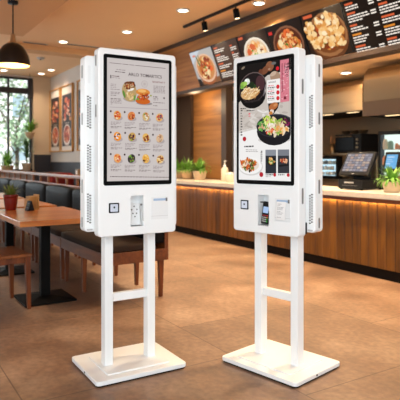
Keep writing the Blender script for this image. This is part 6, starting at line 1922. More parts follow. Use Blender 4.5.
 ('e',.0728,1.3743,.0106,.0047,.37,'f08a5a',14),
 ('e',.0513,1.3646,.0111,.0033,2.65,'f08a5a',15),
 ('e',.0504,1.3803,.0111,.0048,1.11,'f2e0d0',16),
 ('e',.0317,1.3648,.0097,.0033,1.06,'f2e0d0',13),
 ('e',.0623,1.3715,.0121,.0042,2.12,'e0542f',14),
 ('e',.0216,1.3808,.0077,.0021,1.55,'d8401f',15),
 ('e',.0484,1.3814,.0124,.0035,2.14,'f08a5a',16),
 ('e',.0852,1.3652,.0072,.0023,1.23,'e0542f',13),
 ('e',.081,1.3721,.007,.0024,2.89,'d8401f',14),
 ('e',.0611,1.3721,.0105,.0047,.22,'f08a5a',15),
 ('e',.0459,1.3742,.0118,.0042,.79,'f08a5a',16),
 ('e',.1308,1.3848,.008,.0037,.38,'e8a050',12),
 ('e',.1573,1.3765,.0128,.006,1.91,'f0be7c',13),
 ('e',.1688,1.377,.0099,.0051,2.0,'e8a050',14),
 ('e',.1404,1.3804,.0081,.0035,1.09,'f4d8a8',15),
 ('e',.1345,1.3778,.015,.0059,1.53,'e8a050',12),
 ('e',.1143,1.3886,.0122,.0049,2.55,'e6b070',13),
 ('e',.0985,1.3685,.008,.0042,.59,'e6b070',14),
 ('e',.1045,1.3924,.0117,.0043,.22,'e8a050',15),
 ('e',.0985,1.3835,.0065,.0027,1.79,'e6b070',12),
 ('e',.1689,1.3718,.014,.0056,2.35,'f4d8a8',13),
 ('e',.1622,1.378,.0115,.0039,2.03,'e8a050',14),
 ('e',.1414,1.3947,.0124,.0048,1.04,'f4d8a8',15),
 ('e',.1066,1.3746,.0064,.0022,1.57,'e8a050',12),
 ('e',.1619,1.3744,.0137,.0059,2.45,'f0be7c',13),
 ('e',.1366,1.3734,.0101,.004,.49,'f4d8a8',14),
 ('e',.1216,1.355,.0067,.0035,2.53,'e8a050',15),
 ('e',.1567,1.38,.0135,.0053,1.95,'e6b070',12),
 ('e',.107,1.3814,.0071,.0038,.71,'f4d8a8',13),
 ('e',.135,1.3538,.0107,.0045,2.1,'e6b070',14),
 ('e',.0988,1.3799,.0129,.0069,.07,'e8a050',15),
 ('e',.1131,1.3689,.008,.0032,.66,'f4d8a8',12),
 ('e',.128,1.375,.0145,.0071,.07,'e8a050',13),
 ('e',.1343,1.3674,.0112,.004,2.38,'f0be7c',14),
 ('e',.0395,1.4195,.0096,.0045,.76,'f6efe6',14),
 ('e',.0399,1.4093,.0089,.0046,2.73,'e8553a',15),
 ('e',.0458,1.4061,.0094,.0053,1.83,'f6efe6',16),
 ('e',.0375,1.4019,.0043,.0023,.04,'f3dcc8',17),
 ('e',.074,1.4055,.0054,.0031,1.83,'f3dcc8',14),
 ('e',.0565,1.3888,.0048,.0032,2.73,'f3dcc8',15),
 ('e',.0544,1.4088,.008,.0035,2.12,'efe0d0',16),
 ('e',.0506,1.3876,.005,.0034,1.36,'f6efe6',17),
 ('e',.0677,1.3899,.0073,.0031,2.62,'efe0d0',14),
 ('e',.05,1.4055,.0049,.0024,1.07,'efe0d0',15),
 ('e',.0337,1.4091,.0049,.0031,1.67,'efe0d0',16),
 ('e',.0412,1.393,.0063,.0037,.76,'f3dcc8',17),
 ('e',.032,1.4132,.0057,.0031,1.76,'f6efe6',14),
 ('e',.0633,1.4091,.0085,.0048,.01,'f6efe6',15),
 ('e',.0752,1.3973,.0057,.0033,.1,'f6efe6',16),
 ('e',.0325,1.4005,.0083,.0038,2.23,'f3dcc8',17),
 ('e',.0437,1.4126,.0051,.0032,2.49,'f3dcc8',14),
 ('r',-.1461,1.2817,-.1371,1.2896,'2b2727',4),
 ('r',-.1331,1.282,-.1155,1.2898,'2b2727',4),
 ('r',-.1115,1.2824,-.0921,1.2903,'2b2727',4),
 ('r',-.0881,1.2828,-.0746,1.2907,'2b2727',4),
 ('r',-.134,1.2649,-.1173,1.2688,'9c9695',4),
 ('r',-.1133,1.2641,-.1043,1.2681,'9c9695',4),
 ('r',-.1003,1.2637,-.0842,1.2676,'9c9695',4),
 ('r',-.0802,1.263,-.066,1.2669,'9c9695',4),
 ('r',-.062,1.2623,-.0497,1.2662,'9c9695',4),
 ('r',-.1341,1.2554,-.1164,1.2593,'9c9695',4),
 ('r',-.1124,1.2546,-.0987,1.2586,'9c9695',4),
 ('r',-.0947,1.254,-.0879,1.258,'9c9695',4),
 ('r',-.0839,1.2537,-.0733,1.2576,'9c9695',4),
 ('r',-.0693,1.2532,-.0605,1.2571,'9c9695',4),
 ('r',-.0565,1.2528,-.0436,1.2567,'9c9695',4),
 ('e',-.0984,1.1669,.0934,.0517,0,'d5d1ce',3),
 ('e',-.1008,1.173,.0891,.0494,0,'f5f3f1',4),
 ('e',-.1063,1.1763,.073,.0371,0,'e9dccd',5),
 ('e',-.0947,1.1778,.0125,.0058,2.85,'f0b468',6),
 ('e',-.1635,1.1879,.0095,.005,1.99,'e08a3a',7),
 ('e',-.0863,1.1615,.0132,.0053,.35,'c85a20',8),
 ('e',-.1073,1.2076,.0119,.0043,1.09,'d9702a',9),
 ('e',-.0885,1.1822,.0104,.0046,2.86,'e08a3a',6),
 ('e',-.0958,1.194,.0103,.0051,.09,'d9702a',7),
 ('e',-.1195,1.2081,.0156,.0057,2.19,'d9702a',8),
 ('e',-.0981,1.156,.0105,.0034,.88,'f0d8b0',9),
 ('e',-.1515,1.1909,.0156,.006,2.93,'6a7a30',6),
 ('e',-.0626,1.1781,.0115,.0041,.28,'8a2a18',7),
 ('e',-.0945,1.1514,.015,.007,2.01,'c85a20',8),
 ('e',-.1215,1.1636,.0178,.009,1.36,'c85a20',9),
 ('e',-.1021,1.1982,.0172,.0075,.8,'c85a20',6),
 ('e',-.0817,1.1952,.0192,.0069,2.14,'f0b468',7),
 ('e',-.0898,1.1949,.0138,.0067,2.58,'8a2a18',8),
 ('e',-.0737,1.18,.0149,.0074,.41,'3a3020',9),
 ('e',-.122,1.2051,.0194,.0093,1.47,'8a2a18',6),
 ('e',-.1064,1.1996,.0107,.0036,1.34,'8a2a18',7),
 ('e',-.093,1.179,.0146,.0065,2.37,'6a7a30',8),
 ('e',-.0631,1.1862,.016,.007,.68,'d9702a',9),
 ('e',-.0986,1.1565,.0115,.0057,.4,'f0d8b0',6),
 ('e',-.0774,1.159,.0167,.0086,1.74,'d9702a',7),
 ('e',-.0871,1.1541,.0093,.0038,.74,'f0b468',8),
 ('e',-.0947,1.1879,.0184,.0071,2.76,'6a7a30',9),
 ('e',-.1214,1.1507,.0083,.0035,.78,'8a2a18',6),
 ('e',-.0987,1.1527,.0122,.0049,1.15,'3a3020',7),
 ('e',-.1057,1.1659,.012,.0056,.34,'f0d8b0',8),
 ('e',-.1021,1.1498,.0183,.0085,1.36,'3a3020',9),
 ('e',-.1421,1.2014,.0128,.0043,.89,'f0b468',6),
 ('e',-.1187,1.1795,.0079,.0031,.9,'8a2a18',7),
 ('e',-.0764,1.1897,.0127,.0061,.72,'6a7a30',8),
 ('e',-.0852,1.1594,.017,.0085,.06,'6a7a30',9),
 ('e',-.0802,1.1897,.0115,.0048,.93,'8a2a18',6),
 ('e',-.1517,1.1652,.0144,.0053,.14,'d9702a',7),
 ('e',-.1672,1.1953,.0107,.0053,2.05,'d9702a',8),
 ('e',-.1407,1.1539,.0173,.0057,2.19,'6a7a30',9),
 ('e',-.1119,1.1993,.0169,.0065,2.8,'e08a3a',6),
 ('e',-.1059,1.1514,.0143,.0048,2.41,'3a3020',7),
 ('e',-.1528,1.1738,.0135,.0063,.71,'f0d8b0',8),
 ('e',-.0745,1.1785,.0121,.0063,2.73,'d9702a',9),
 ('e',-.1306,1.1634,.0128,.0066,.12,'3a3020',6),
 ('e',-.1192,1.2002,.0126,.0062,1.28,'f0d8b0',7),
 ('e',-.164,1.1916,.0132,.0046,2.61,'8a2a18',8),
 ('e',-.1,1.1867,.0124,.0045,1.02,'f0d8b0',9),
 ('e',-.0695,1.1902,.0177,.0079,1.03,'d9702a',6),
 ('e',-.1034,1.1658,.011,.0056,.35,'f0b468',7),
 ('e',-.085,1.1985,.0116,.0053,1.3,'3a3020',8),
 ('e',-.0984,1.1744,.0173,.0075,1.43,'3a3020',9),
 ('e',-.0903,1.1628,.0097,.0036,.94,'f0d8b0',6),
 ('e',-.0896,1.1968,.017,.0059,1.65,'6a7a30',7),
 ('e',-.1581,1.1966,.011,.0048,1.78,'d9702a',8),
 ('e',-.1677,1.1899,.0194,.0072,1.94,'c85a20',9),
 ('e',-.0904,1.1566,.0096,.005,1.28,'f0b468',6),
 ('e',-.0905,1.1811,.0139,.0065,2.4,'f0d8b0',7),
 ('e',-.1408,1.18,.0136,.0044,1.99,'f0d8b0',8),
 ('e',-.1061,1.1689,.018,.0064,2.21,'c85a20',9),
 ('e',-.1437,1.191,.018,.0087,2.26,'c85a20',6),
 ('r',-.0199,1.2527,-.0094,1.2594,'55504f',4),
 ('r',-.0222,1.2444,-.0094,1.2506,'66605f',4),
 ('r',-.0222,1.2328,-.0093,1.239,'66605f',4),
 ('r',-.0222,1.2212,-.0093,1.2274,'66605f',4),
 ('r',-.0222,1.2096,-.0093,1.2158,'66605f',4),
 ('r',-.0222,1.198,-.011,1.2041,'66605f',4),
 ('r',-.0221,1.1863,-.0154,1.1925,'66605f',4),
 ('e',-.0167,1.1231,.0146,.0146,0,'b3202e',5),
 ('p',[(.0131,1.2651),(.0898,1.2648),(.0907,1.1314),(.0135,1.1289)],'2b2d33',3),
 ('p',[(.1005,1.2651),(.1791,1.2644),(.1806,1.1342),(.1015,1.1321)],'33343a',3),
 ('p',[(.0131,1.2651),(.0898,1.2648),(.09,1.2311),(.0132,1.2306)],'8b8f98',4),
 ('p',[(.1005,1.2651),(.1791,1.2644),(.1795,1.2303),(.1007,1.2303)],'7a7d86',4),
 ('e',.0577,1.1992,.0336,.0247,0,'141316',5),
 ('e',.0426,1.2096,.0074,.0045,2.73,'5a7a30',6),
 ('e',.0663,1.1869,.0064,.0044,1.44,'5a7a30',7),
 ('e',.0555,1.1863,.0037,.0024,1.49,'5a7a30',8),
 ('e',.0758,1.196,.007,.0046,2.78,'c87830',9),
 ('e',.0414,1.2085,.0039,.0021,2.99,'c87830',6),
 ('e',.0649,1.2019,.0052,.0038,1.54,'f0c888',7),
 ('e',.0534,1.1917,.0066,.0046,.56,'d8e0a0',8),
 ('e',.0623,1.1995,.0077,.0059,2.56,'5a7a30',9),
 ('e',.0655,1.1992,.0074,.0038,.83,'d8e0a0',6),
 ('e',.0621,1.1935,.0066,.0044,2.37,'d8e0a0',7),
 ('e',.0461,1.2098,.0076,.0052,1.44,'e0a050',8),
 ('e',.0445,1.1908,.0039,.0031,2.81,'e0a050',9),
 ('e',.0462,1.2152,.0077,.0061,2.73,'f0c888',6),
 ('e',.057,1.2156,.0068,.0055,1.39,'c87830',7),
 ('e',.0448,1.1962,.0046,.0037,1.16,'d8e0a0',8),
 ('e',.0597,1.2129,.0081,.0046,2.74,'f0c888',9),
 ('e',.0498,1.1851,.0079,.0045,2.49,'c87830',6),
 ('e',.0403,1.1959,.0079,.0064,1.97,'5a7a30',7),
 ('e',.0782,1.1971,.0078,.004,.28,'d8e0a0',8),
 ('e',.057,1.1872,.0062,.0036,.6,'f0c888',9),
 ('e',.0546,1.2053,.0067,.0035,2.99,'d8e0a0',6),
 ('e',.0583,1.2034,.008,.0052,2.44,'e0a050',7),
 ('e',.0621,1.1988,.0034,.0027,.68,'5a7a30',8),
 ('e',.1225,1.2053,.0095,.0038,1.09,'f0b890',6),
 ('e',.1601,1.2038,.0061,.0016,.29,'e88a58',7),
 ('e',.1427,1.202,.0052,.0017,1.11,'c8502a',8),
 ('e',.1416,1.2124,.0046,.0014,1.77,'e88a58',9),
 ('e',.1335,1.2078,.0062,.0018,1.82,'e88a58',6),
 ('e',.1278,1.2066,.0069,.002,1.74,'c8502a',7),
 ('e',.1429,1.2131,.006,.0016,2.74,'a83818',8),
 ('e',.147,1.1974,.0091,.0037,2.6,'f0b890',9),
 ('e',.1631,1.1957,.0104,.0033,1.09,'f0b890',6),
 ('e',.1336,1.2014,.0052,.0016,1.55,'a83818',7),
 ('e',.1303,1.2064,.0101,.0032,2.29,'a83818',8),
 ('e',.1634,1.2061,.0064,.0024,.2,'f0b890',9),
 ('e',.1416,1.2093,.0062,.0024,1.03,'f0b890',6),
 ('e',.1338,1.1982,.0101,.0036,1.54,'a83818',7),
 ('e',.1457,1.2068,.0049,.0015,2.57,'c8502a',8),
 ('e',.1202,1.2068,.0058,.0021,1.4,'e88a58',9),
 ('e',.1528,1.1931,.0089,.0028,.33,'e88a58',6),
 ('e',.1381,1.1983,.005,.0019,2.11,'f0b890',7),
 ('e',.1578,1.2093,.0096,.0034,.07,'f0b890',8),
 ('e',.1525,1.2102,.0082,.0023,1.19,'c8502a',9),
 ('e',.1575,1.2037,.0104,.004,1.39,'f0b890',6),
 ('e',.1256,1.1986,.0086,.0028,2.26,'a83818',7),
 ('e',.1363,1.2056,.0057,.0021,2.01,'a83818',8),
 ('p',[(.1097,1.1791),(.1766,1.1854),(.1767,1.1754),(.1098,1.1679)],'17171a',5),
 ('r',.015,1.1188,.0224,1.1249,'2b2727',4),
 ('r',.0264,1.1193,.0359,1.1255,'2b2727',4),
 ('r',.0399,1.1199,.0577,1.1261,'2b2727',4),
 ('r',.0617,1.1209,.0683,1.1271,'2b2727',4),
 ('r',.1044,1.1209,.1114,1.1271,'2b2727',4),
 ('r',.1154,1.1214,.125,1.1275,'2b2727',4),
 ('r',.129,1.1219,.1372,1.1281,'2b2727',4),
 ('r',.1412,1.1223,.1468,1.1285,'2b2727',4),
 ('r',.0151,1.1097,.0315,1.1131,'8b8686',4),
 ('r',.0355,1.1103,.0422,1.1136,'8b8686',4),
 ('r',.0462,1.1106,.0508,1.1139,'8b8686',4),
 ('e',.0799,1.1227,.0102,.0101,0,'c2202e',5),
 ('e',.1732,1.124,.0102,.0101,0,'c2202e',5),
]

# ================================================================ the two kiosks
def slot_on_side(mb, side, x, y, z0, z1, w=0.009):
    """rounded handle recess standing proud by a millimetre on a side face"""
    zc = (z0 + z1) / 2; h = (z1 - z0) / 2
    for m, g, d in (('slot_rim', 0.0, 0.0012), ('slot', 0.0028, 0.0018)):
        pts = []
        ww = w - g; hh = h - g
        for k in range(16):
            a = 2 * math.pi * k / 16
            pts.append((x + side * d, y + ww / 1.0 * math.cos(a), zc + (hh - ww) * (1 if math.sin(a) > 0 else -1) * (1 if abs(math.sin(a)) > 1e-6 else 0) + ww * math.sin(a)))
        if side < 0: pts = pts[::-1]
        mb.prism(pts, (-side * 0.002, 0, 0), m)


def kiosk(label, s, n, rz, art, side, terminal):
    k = thing('self_order_kiosk', label, 'kiosk', s, n, 0, rz, 'white self order kiosks')
    W = 0.2387; zb, zt = 0.7854, 1.82
    # front housing with the pay bay cut out
    m = MB(); m.rslab(-W, W, zb, zt, 0.0, 0.066, 'white', 0.02, 0.006)
    me = carve(m, [(-0.05, 0.034, -0.02, 0.058, 0.832, 1.006)])
    fh = bpy.data.objects.new('front_housing', me); COL.objects.link(fh); fh.parent = k
    # core and rear housing
    m = MB(); m.box(-0.222, 0.222, 0.064, 0.082, zb + 0.03, zt - 0.05, 'white'); m.build('core', k)
    m = MB(); m.rslab(-0.288, 0.288, 0.808, 1.785, 0.08, 0.158, 'white', 0.022, 0.006)
    rear = m.build('rear_housing', k)
    # staggered vent holes, three fields on each flange
    for sd in (-1, 1):
        for z0, z1 in ((1.385, 1.555), (1.145, 1.285), (0.86, 1.02)):
            m = MB(); z = z0
            while z < z1:
                for j in range(2):
                    x = sd * (0.256 + 0.013 * j); zz = z + 0.0075 * j
                    m.rslab(x - 0.0062, x + 0.0062, zz - 0.0034, zz + 0.0034, 0.0788, 0.0805, 'black', 0.0032, 0, 2)
                z += 0.015
            m.build('vent_holes', rear)
        m = MB(); slot_on_side(m, sd, sd * 0.288, 0.12, 1.66, 1.735); m.build('lock_slot', rear)
        m = MB(); slot_on_side(m, sd, sd * 0.288, 0.12, 1.40, 1.47); m.build('lock_slot', rear)
        m = MB(); slot_on_side(m, sd, sd * 0.288, 0.12, 1.02, 1.10); m.build('lock_slot', rear)
        m = MB(); slot_on_side(m, sd, sd * 0.288, 0.12, 0.83, 0.89); m.build('lock_slot', rear)
    for sd, spans in ((-1, ((1.72, 1.785), (1.44, 1.512))), (1, ((1.565, 1.65), (0.965, 1.055)))):
        for z0, z1 in spans:
            m = MB(); slot_on_side(m, sd, sd * W, 0.035, z0, z1); m.build('handle_slot', fh)
    # soft moulded groove near the top of the flange
    for sd in (-1, 1):
        m = MB(); m.rslab(sd * 0.262 - 0.008, sd * 0.262 + 0.008, 1.63, 1.73, 0.0785, 0.082, 'white_plastic', 0.0075, 0.001); m.build('moulded_groove', rear)
    m = MB(); m.box(0.226, 0.2385, 0.068, 0.0785, 0.80, 0.862, 'black', 0.002); m.build('latch', rear)
    m = MB(); m.box(0.245, 0.275, 0.070, 0.081, 0.818, 0.826, 'slot_rim', 0.002); m.build('ledge', rear)
    m = MB(); m.box(-0.275, -0.245, 0.070, 0.081, 0.818, 0.826, 'slot_rim', 0.002); m.build('ledge', rear)
    # screen
    m = MB(); m.rslab(-0.209, 0.209, 1.066, 1.7874, -0.004, 0.004, 'black_glass', 0.012, 0.002); bz = m.build('screen_bezel', k)
    m = MB()
    bgc = 'cbc2bf' if art is ART_NEWS else 'd9d4d0'
    it = [('p', [(-0.19, 1.09), (0.19, 1.09), (0.19, 1.767), (-0.19, 1.767)], bgc, 0)] + [clip_item(o) for o in art]
    m.art(it, -0.0046, 0.00022, emat); m.build('display', bz)
    # code scanner
    m = MB(); m.rslab(-0.178, -0.118, 0.915, 0.970, -0.003, 0.004, 'black', 0.004, 0.001); q = m.build('code_scanner', k)
    m = MB(); m.rslab(-0.170, -0.126, 0.922, 0.963, -0.0045, -0.002, emat('d2d7e4'), 0.003, 0.0005); m.rslab(-0.153, -0.143, 0.940, 0.951, -0.0055, -0.004, 'black', 0.003, 0.0003); m.build('scanner_window', q)
    # pay bay
    m = MB(); m.box(-0.05, -0.047, 0.001, 0.0575, 0.833, 1.005, 'white_plastic'); m.box(0.031, 0.034, 0.001, 0.0495, 0.833, 1.005, 'white_plastic')
    m.build('bay_lining', k)
    q = Matrix.Translation((-0.006, 0.032, 0.84)) @ Euler((math.radians(-9), 0, 0)).to_matrix().to_4x4()
    m = MB(); m.box(-0.036, 0.032, -0.003, 0.003, 0.0, 0.122, 'white_plastic', 0.002, 2, q)
    m.box(-0.034, 0.030, -0.022, 0.003, -0.004, 0.004, 'white_plastic', 0.002, 2, q)
    hold = m.build('bay_bracket', k)
    if not terminal:
        m = MB()
        for hx, hz in ((-0.002, 0.102), (-0.018, 0.084), (0.014, 0.084), (-0.012, 0.062), (0.010, 0.062), (-0.001, 0.044)):
            m.lathe([(0.0045, 0), (0.0045, 0.0012)], 'slot', seg=12, mx=q @ Matrix.Translation((hx, -0.003, hz)) @ Euler((math.pi / 2, 0, 0)).to_matrix().to_4x4())
        m.build('screw_holes', hold)
        m = MB(); m.tube((0.022, 0.014, 0.95), (0.027, -0.002, 0.862), 0.003, 0.003, 'slot_rim', 8); m.ball((0.022, 0.012, 0.953), (0.006, 0.006, 0.006), 'slot', 10, 6); m.build('retaining_hook', k)
    else:
        q2 = Matrix.Translation((0.007, -0.004, 0.842)) @ Euler((math.radians(-7), math.radians(4), 0)).to_matrix().to_4x4()
        m = MB(); m.box(-0.027, 0.025, -0.006, 0.012, 0, 0.128, 'black', 0.004, 2, q2); ct = m.build('card_terminal', k)
        m = MB(); m.box(-0.020, 0.019, -0.0075, -0.005, 0.062, 0.098, emat('a9c3ea'), 0.001, 1, q2); m.build('terminal_screen', ct)
        m = MB()
        for r_ in range(4):
            for c_ in range(4):
                col = 'slot_rim' if c_ < 3 else (pmat('d8262a'), pmat('e0a822'), pmat('35b52e'), pmat('35b52e'))[r_]
                if c_ < 3 and r_ == 0: col = pmat('a02a30')
                x = -0.016 + c_ * 0.0105; z = 0.048 - r_ * 0.011
                m.box(x - 0.0035, x + 0.0035, -0.008, -0.005, z - 0.0032, z + 0.0032, col, 0.0008, 1, q2)
        m.build('keypad', ct)
        m = MB(); m.box(-0.030, -0.012, -0.001, 0.02, 0.962, 0.967, 'black', 0.001); m.build('cable_clip', ct)
        m = MB(); m.box(-0.044, 0.03, -0.0008, 0.004, 0.8295, 0.8315, 'slot'); m.build('slot_line', k)
    # receipt printer
    m = MB(); m.rslab(0.078, 0.186, 0.866, 0.995, -0.0022, 0.004, 'white_plastic', 0.003, 0.0008); m.box(0.078, 0.186, -0.0028, -0.001, 0.884, 0.8855, 'slot_rim')
    pr = m.build('receipt_printer', k)
    m = MB(); m.rslab(0.092, 0.176, 0.972, 0.985, -0.0042, 0.002, pmat('9fb8d6', 0.3), 0.003, 0.0008); m.rslab(0.170, 0.180, 0.968, 0.988, -0.006, 0.002, 'slot', 0.002, 0.0006); m.build('paper_exit', pr)
    if terminal:
        m = MB(); vs = []; fs = []
        for i in range(9):
            t_ = i / 8; z = 0.975 - 0.1 * t_; y = -0.006 - 0.012 * math.sin(t_ * 2.2)
            vs += [(0.098, y, z), (0.160, y, z), (0.098, y + 0.0006, z), (0.160, y + 0.0006, z)]
            if i: a = 4 * i; fs += [(a - 4, a, a + 1, a - 3), (a - 2, a - 1, a + 3, a + 2), (a - 4, a - 2, a + 2, a), (a - 3, a + 1, a + 3, a - 1)]
        m.add(vs, fs, 'paper'); pp = m.build('receipt', pr)
        m = MB(); r = random.Random(5)
        rows = [(0.962, .5), (0.955, .4), (0.945, .8), (0.939, .7), (0.932, .75), (0.922, .5), (0.914, .8), (0.907, .6), (0.889, .4)]
        for z, f_ in rows:
            t_ = (0.975 - z) / 0.1; y = -0.0066 - 0.012 * math.sin(t_ * 2.2); x = 0.104
            while x < 0.104 + 0.05 * f_:
                w = r.uniform(0.004, 0.009); m.box(x, x + w, y - 0.0002, y + 0.0002, z - 0.0012, z + 0.0012, pmat('8b8b8d')); x += w + 0.002
        m.build('receipt_print', pp)
    # stand
    for x0 in (-0.161, 0.106):
        m = MB(); m.box(x0, x0 + 0.05, 0.105, 0.165, 0.038, 0.815 if True else 0, 'white', 0.003); m.build('post', k)
    m = MB(); m.box(-0.106, 0.106, 0.118, 0.152, 0.394, 0.440, 'white', 0.002); m.build('crossbar', k)
    m = MB(); m.box(-0.105, 0.105, 0.150, 0.1575, 0.042, 0.388, 'white') if False else None
    m = MB(); m.rplate(-0.274, 0.274, -0.074, 0.37, 0.008, 0.032, 'white', 0.024, 0.004); bp = m.build('base_plate', k)
    m = MB(); m.rplate(-0.19, 0.19, -0.015, 0.30, 0.031, 0.039, 'white', 0.006, 0.0025); m.build('mounting_plate', bp)
    m = MB(); m.rplate(-0.268, 0.268, -0.068, 0.364, 0.0, 0.009, 'rubber', 0.022, 0.001); m.build('rubber_foot', bp)
    m = MB(); sx = side * 0.2742
    m.lathe([(0.006, 0), (0.006, 0.0015)], 'black', seg=12, mx=Matrix.Translation((sx, 0.12, 0.021)) @ Euler((0, math.pi / 2 * side, 0)).to_matrix().to_4x4()); m.build('levelling_screw', bp)
    return k


def clip_item(o):
    X, Z0, Z1 = 0.19, 1.09, 1.767
    cl = lambda u, z: (max(-X, min(X, u)), max(Z0, min(Z1, z)))
    if o[0] == 'p': return ('p', [cl(*p) for p in o[1]], o[2], o[3])
    if o[0] == 'e':
        _, u, z, ru, rz, rot, c, l = o
        if abs(u) + ru > X or z + rz > Z1 or z - rz < Z0:
            pts = []
            for i in range(20):
                a = 2 * math.pi * i / 20; dx, dz = ru * math.cos(a), rz * math.sin(a)
                pts.append(cl(u + dx * math.cos(rot) - dz * math.sin(rot), z + dx * math.sin(rot) + dz * math.cos(rot)))
            return ('p', pts, c, l)
    return o


kiosk('white kiosk at the left whose screen shows a grey newspaper style menu of sandwiches', 4.344, -3.108, 0.5405 - ROOM_A, ART_NEWS, -1, False)
kiosk('white kiosk at the right whose screen shows dark noodle and salad bowls, with card reader', 4.689, -2.4815, -0.8033 - ROOM_A, ART_BOWL, 1, True)


# ================================================================ dining furniture
def table_proto():
    t = thing('cafe_table', 'x', 'table', 0, 0, 0, 0, 'wooden tables along the bench')
    m = MB(); m.box(-0.575, 0.575, -0.345, 0.345, 0.703, 0.745, 'table_wood', 0.004); tp = m.build('tabletop', t)
    m = MB(); m.box(-0.2, 0.2, -0.2, 0.2, 0.69, 0.704, 'dark', 0.003); m.build('mounting_plate', t)
    m = MB(); m.box(-0.04, 0.04, -0.04, 0.04, 0.03, 0.70, 'dark', 0.006); m.build('column', t)
    m = MB()
    a, b = 0.215, 0.045
    vs = [(-a, -a, 0), (a, -a, 0), (a, a, 0), (-a, a, 0), (-a, -a, 0.016), (a, -a, 0.016), (a, a, 0.016), (-a, a, 0.016), (-b, -b, 0.04), (b, -b, 0.04), (b, b, 0.04), (-b, b, 0.04)]
    m.add(vs, [(3, 2, 1, 0), (0, 1, 5, 4), (1, 2, 6, 5), (2, 3, 7, 6), (3, 0, 4, 7), (4, 5, 9, 8), (5, 6, 10, 9), (6, 7, 11, 10), (7, 4, 8, 11), (8, 9, 10, 11)], 'dark'); m.build('foot', t)
    return t


t0 = table_proto(); place(t0, 2.425, -3.10); t0['label'] = 'nearest wooden table on a black column, holding the red pot'
again(t0, 'second wooden table, just behind the one holding the red pot', 1.10, -3.11)
again(t0, 'third wooden table, at the left edge behind the other two', -0.22, -3.12)


def chair_proto():
    t = thing('wooden_chair', 'x', 'chair', 0, 0, 0, 0, 'wooden chairs at the tables')
    m = MB(); m.box(-0.235, 0.235, -0.23, 0.23, 0.425, 0.452, 'seat_wood', 0.006); m.build('seat', t)
    m = MB(); m.box(-0.2, 0.2, 0.19, 0.21, 0.375, 0.426, 'chair_wood', 0.003); m.box(-0.2, 0.2, -0.21, -0.19, 0.375, 0.426, 'chair_wood', 0.003)
    m.box(-0.21, -0.19, -0.2, 0.2, 0.375, 0.426, 'chair_wood', 0.003); m.box(0.19, 0.21, -0.2, 0.2, 0.375, 0.426, 'chair_wood', 0.003); m.build('apron', t)
    for sx in (-1, 1):
        for sy in (-1, 1):
            m = MB(); x, y = sx * 0.20, sy * 0.20
            vs = []
            for z, w, dx, dy in ((0.0, 0.013, 0.012, 0.012), (0.426, 0.022, 0, 0)):
                for a, b in ((-1, -1), (1, -1), (1, 1), (-1, 1)): vs.append((x + sx * dx + a * w, y + sy * dy + b * w, z))
            m.add(vs, [(3, 2, 1, 0), (4, 5, 6, 7), (0, 1, 5, 4), (1, 2, 6, 5), (2, 3, 7, 6), (3, 0, 4, 7)], 'chair_wood'); m.build('leg', t)
    m = MB()
    for sx in (-1, 1): m.prism([(sx * 0.2 - 0.016, -0.228, 0.43), (sx * 0.2 + 0.016, -0.228, 0.43), (sx * 0.2 + 0.014, -0.29, 0.84), (sx * 0.2 - 0.014, -0.29, 0.84)], (0, 0.028, 0.004), 'chair_wood', 0.003)
    for z0, z1, y in ((0.74, 0.84, -0.285), (0.60, 0.65, -0.262)):
        m.box(-0.2, 0.2, y - 0.002, y + 0.02, z0, z1, 'chair_wood', 0.006)
    m.build('backrest', t)
    return t


c0 = chair_proto(); place(c0, 2.49, -3.53, 0, 0.10); c0['label'] = 'wooden chair tucked under the nearest table at the left edge'
again(c0, 'wooden chair at the second table, its seat corner just showing at the left edge', 1.56, -3.56, 0, -0.05)


def bench_proto():
    t = thing('banquette_bench', 'x', 'bench', 0, 0, 0, 0, 'dark leather bench units in a row')
    h = 0.569
    m = MB(); m.cushion(-h + 0.008, h - 0.008, 0.0, 0.50, 0.425, 0.50, 'leather_seat', 0.012, 0.028); m.build('seat_cushion', t)
    m = MB()
    m.cushion(-h + 0.008, h - 0.008, 0.49, 0.60, 0.47, 0.85, 'leather', 0.02, 0.035)
    m.build('back_cushion', t)
    m = MB(); m.box(-h + 0.004, h - 0.004, 0.01, 0.62, 0.33, 0.43, 'bench_wood', 0.004); m.box(-h + 0.006, h - 0.006, 0.585, 0.62, 0.42, 0.80, 'bench_wood', 0.004); m.build('seat_frame', t)
    for x in (-0.5, 0.0, 0.5):
        for y in (0.05, 0.575):
            m = MB(); vs = []
            for z, w in ((0, 0.014), (0.332, 0.022)):
                for a, b in ((-1, -1), (1, -1), (1, 1), (-1, 1)): vs.append((x + a * w, y + b * w, z))
            m.add(vs, [(3, 2, 1, 0), (4, 5, 6, 7), (0, 1, 5, 4), (1, 2, 6, 5), (2, 3, 7, 6), (3, 0, 4, 7)], 'chair_wood'); m.build('leg', t)
    return t


BL = ['nearest dark leather bench unit, partly behind the left kiosk', 'second dark leather bench unit, left of the nearest one', 'third dark leather bench unit, with its back above the second table',
      'fourth dark leather bench unit, its back above the red pot', 'fifth dark leather bench unit, farthest along at the left edge', 'last dark leather bench unit before the window']
b0 = bench_proto()
for i, lab in enumerate(BL):
    s = 2.386 - 1.14 * i
    if i == 0: place(b0, s, -2.78); b0['label'] = lab
    else: again(b0, lab, s, -2.78)

# wooden railing behind the bench
t = thing('wooden_railing', 'wooden railing with thin balusters running behind the leather bench', 'railing', -2.4, -1.88)
m = MB(); m.box(-3.7, 3.6, -0.05, 0.05, 0.94, 0.985, 'rail_wood', 0.008); m.build('top_rail', t)
m = MB(); m.box(-3.7, 3.6, -0.03, 0.03, 0.80, 0.835, 'rail_wood', 0.005); m.build('lower_rail', t)
m = MB(); m.box(-3.7, 3.6, -0.03, 0.03, 0.0, 0.08, 'rail_wood', 0.005); m.build('bottom_rail', t)
for i in range(16):
    x = -3.6 + i * 0.477
    m = MB(); m.box(x - 0.016, x + 0.016, -0.016, 0.016, 0.07, 0.945, 'rail_wood', 0.003); m.build('baluster', t)

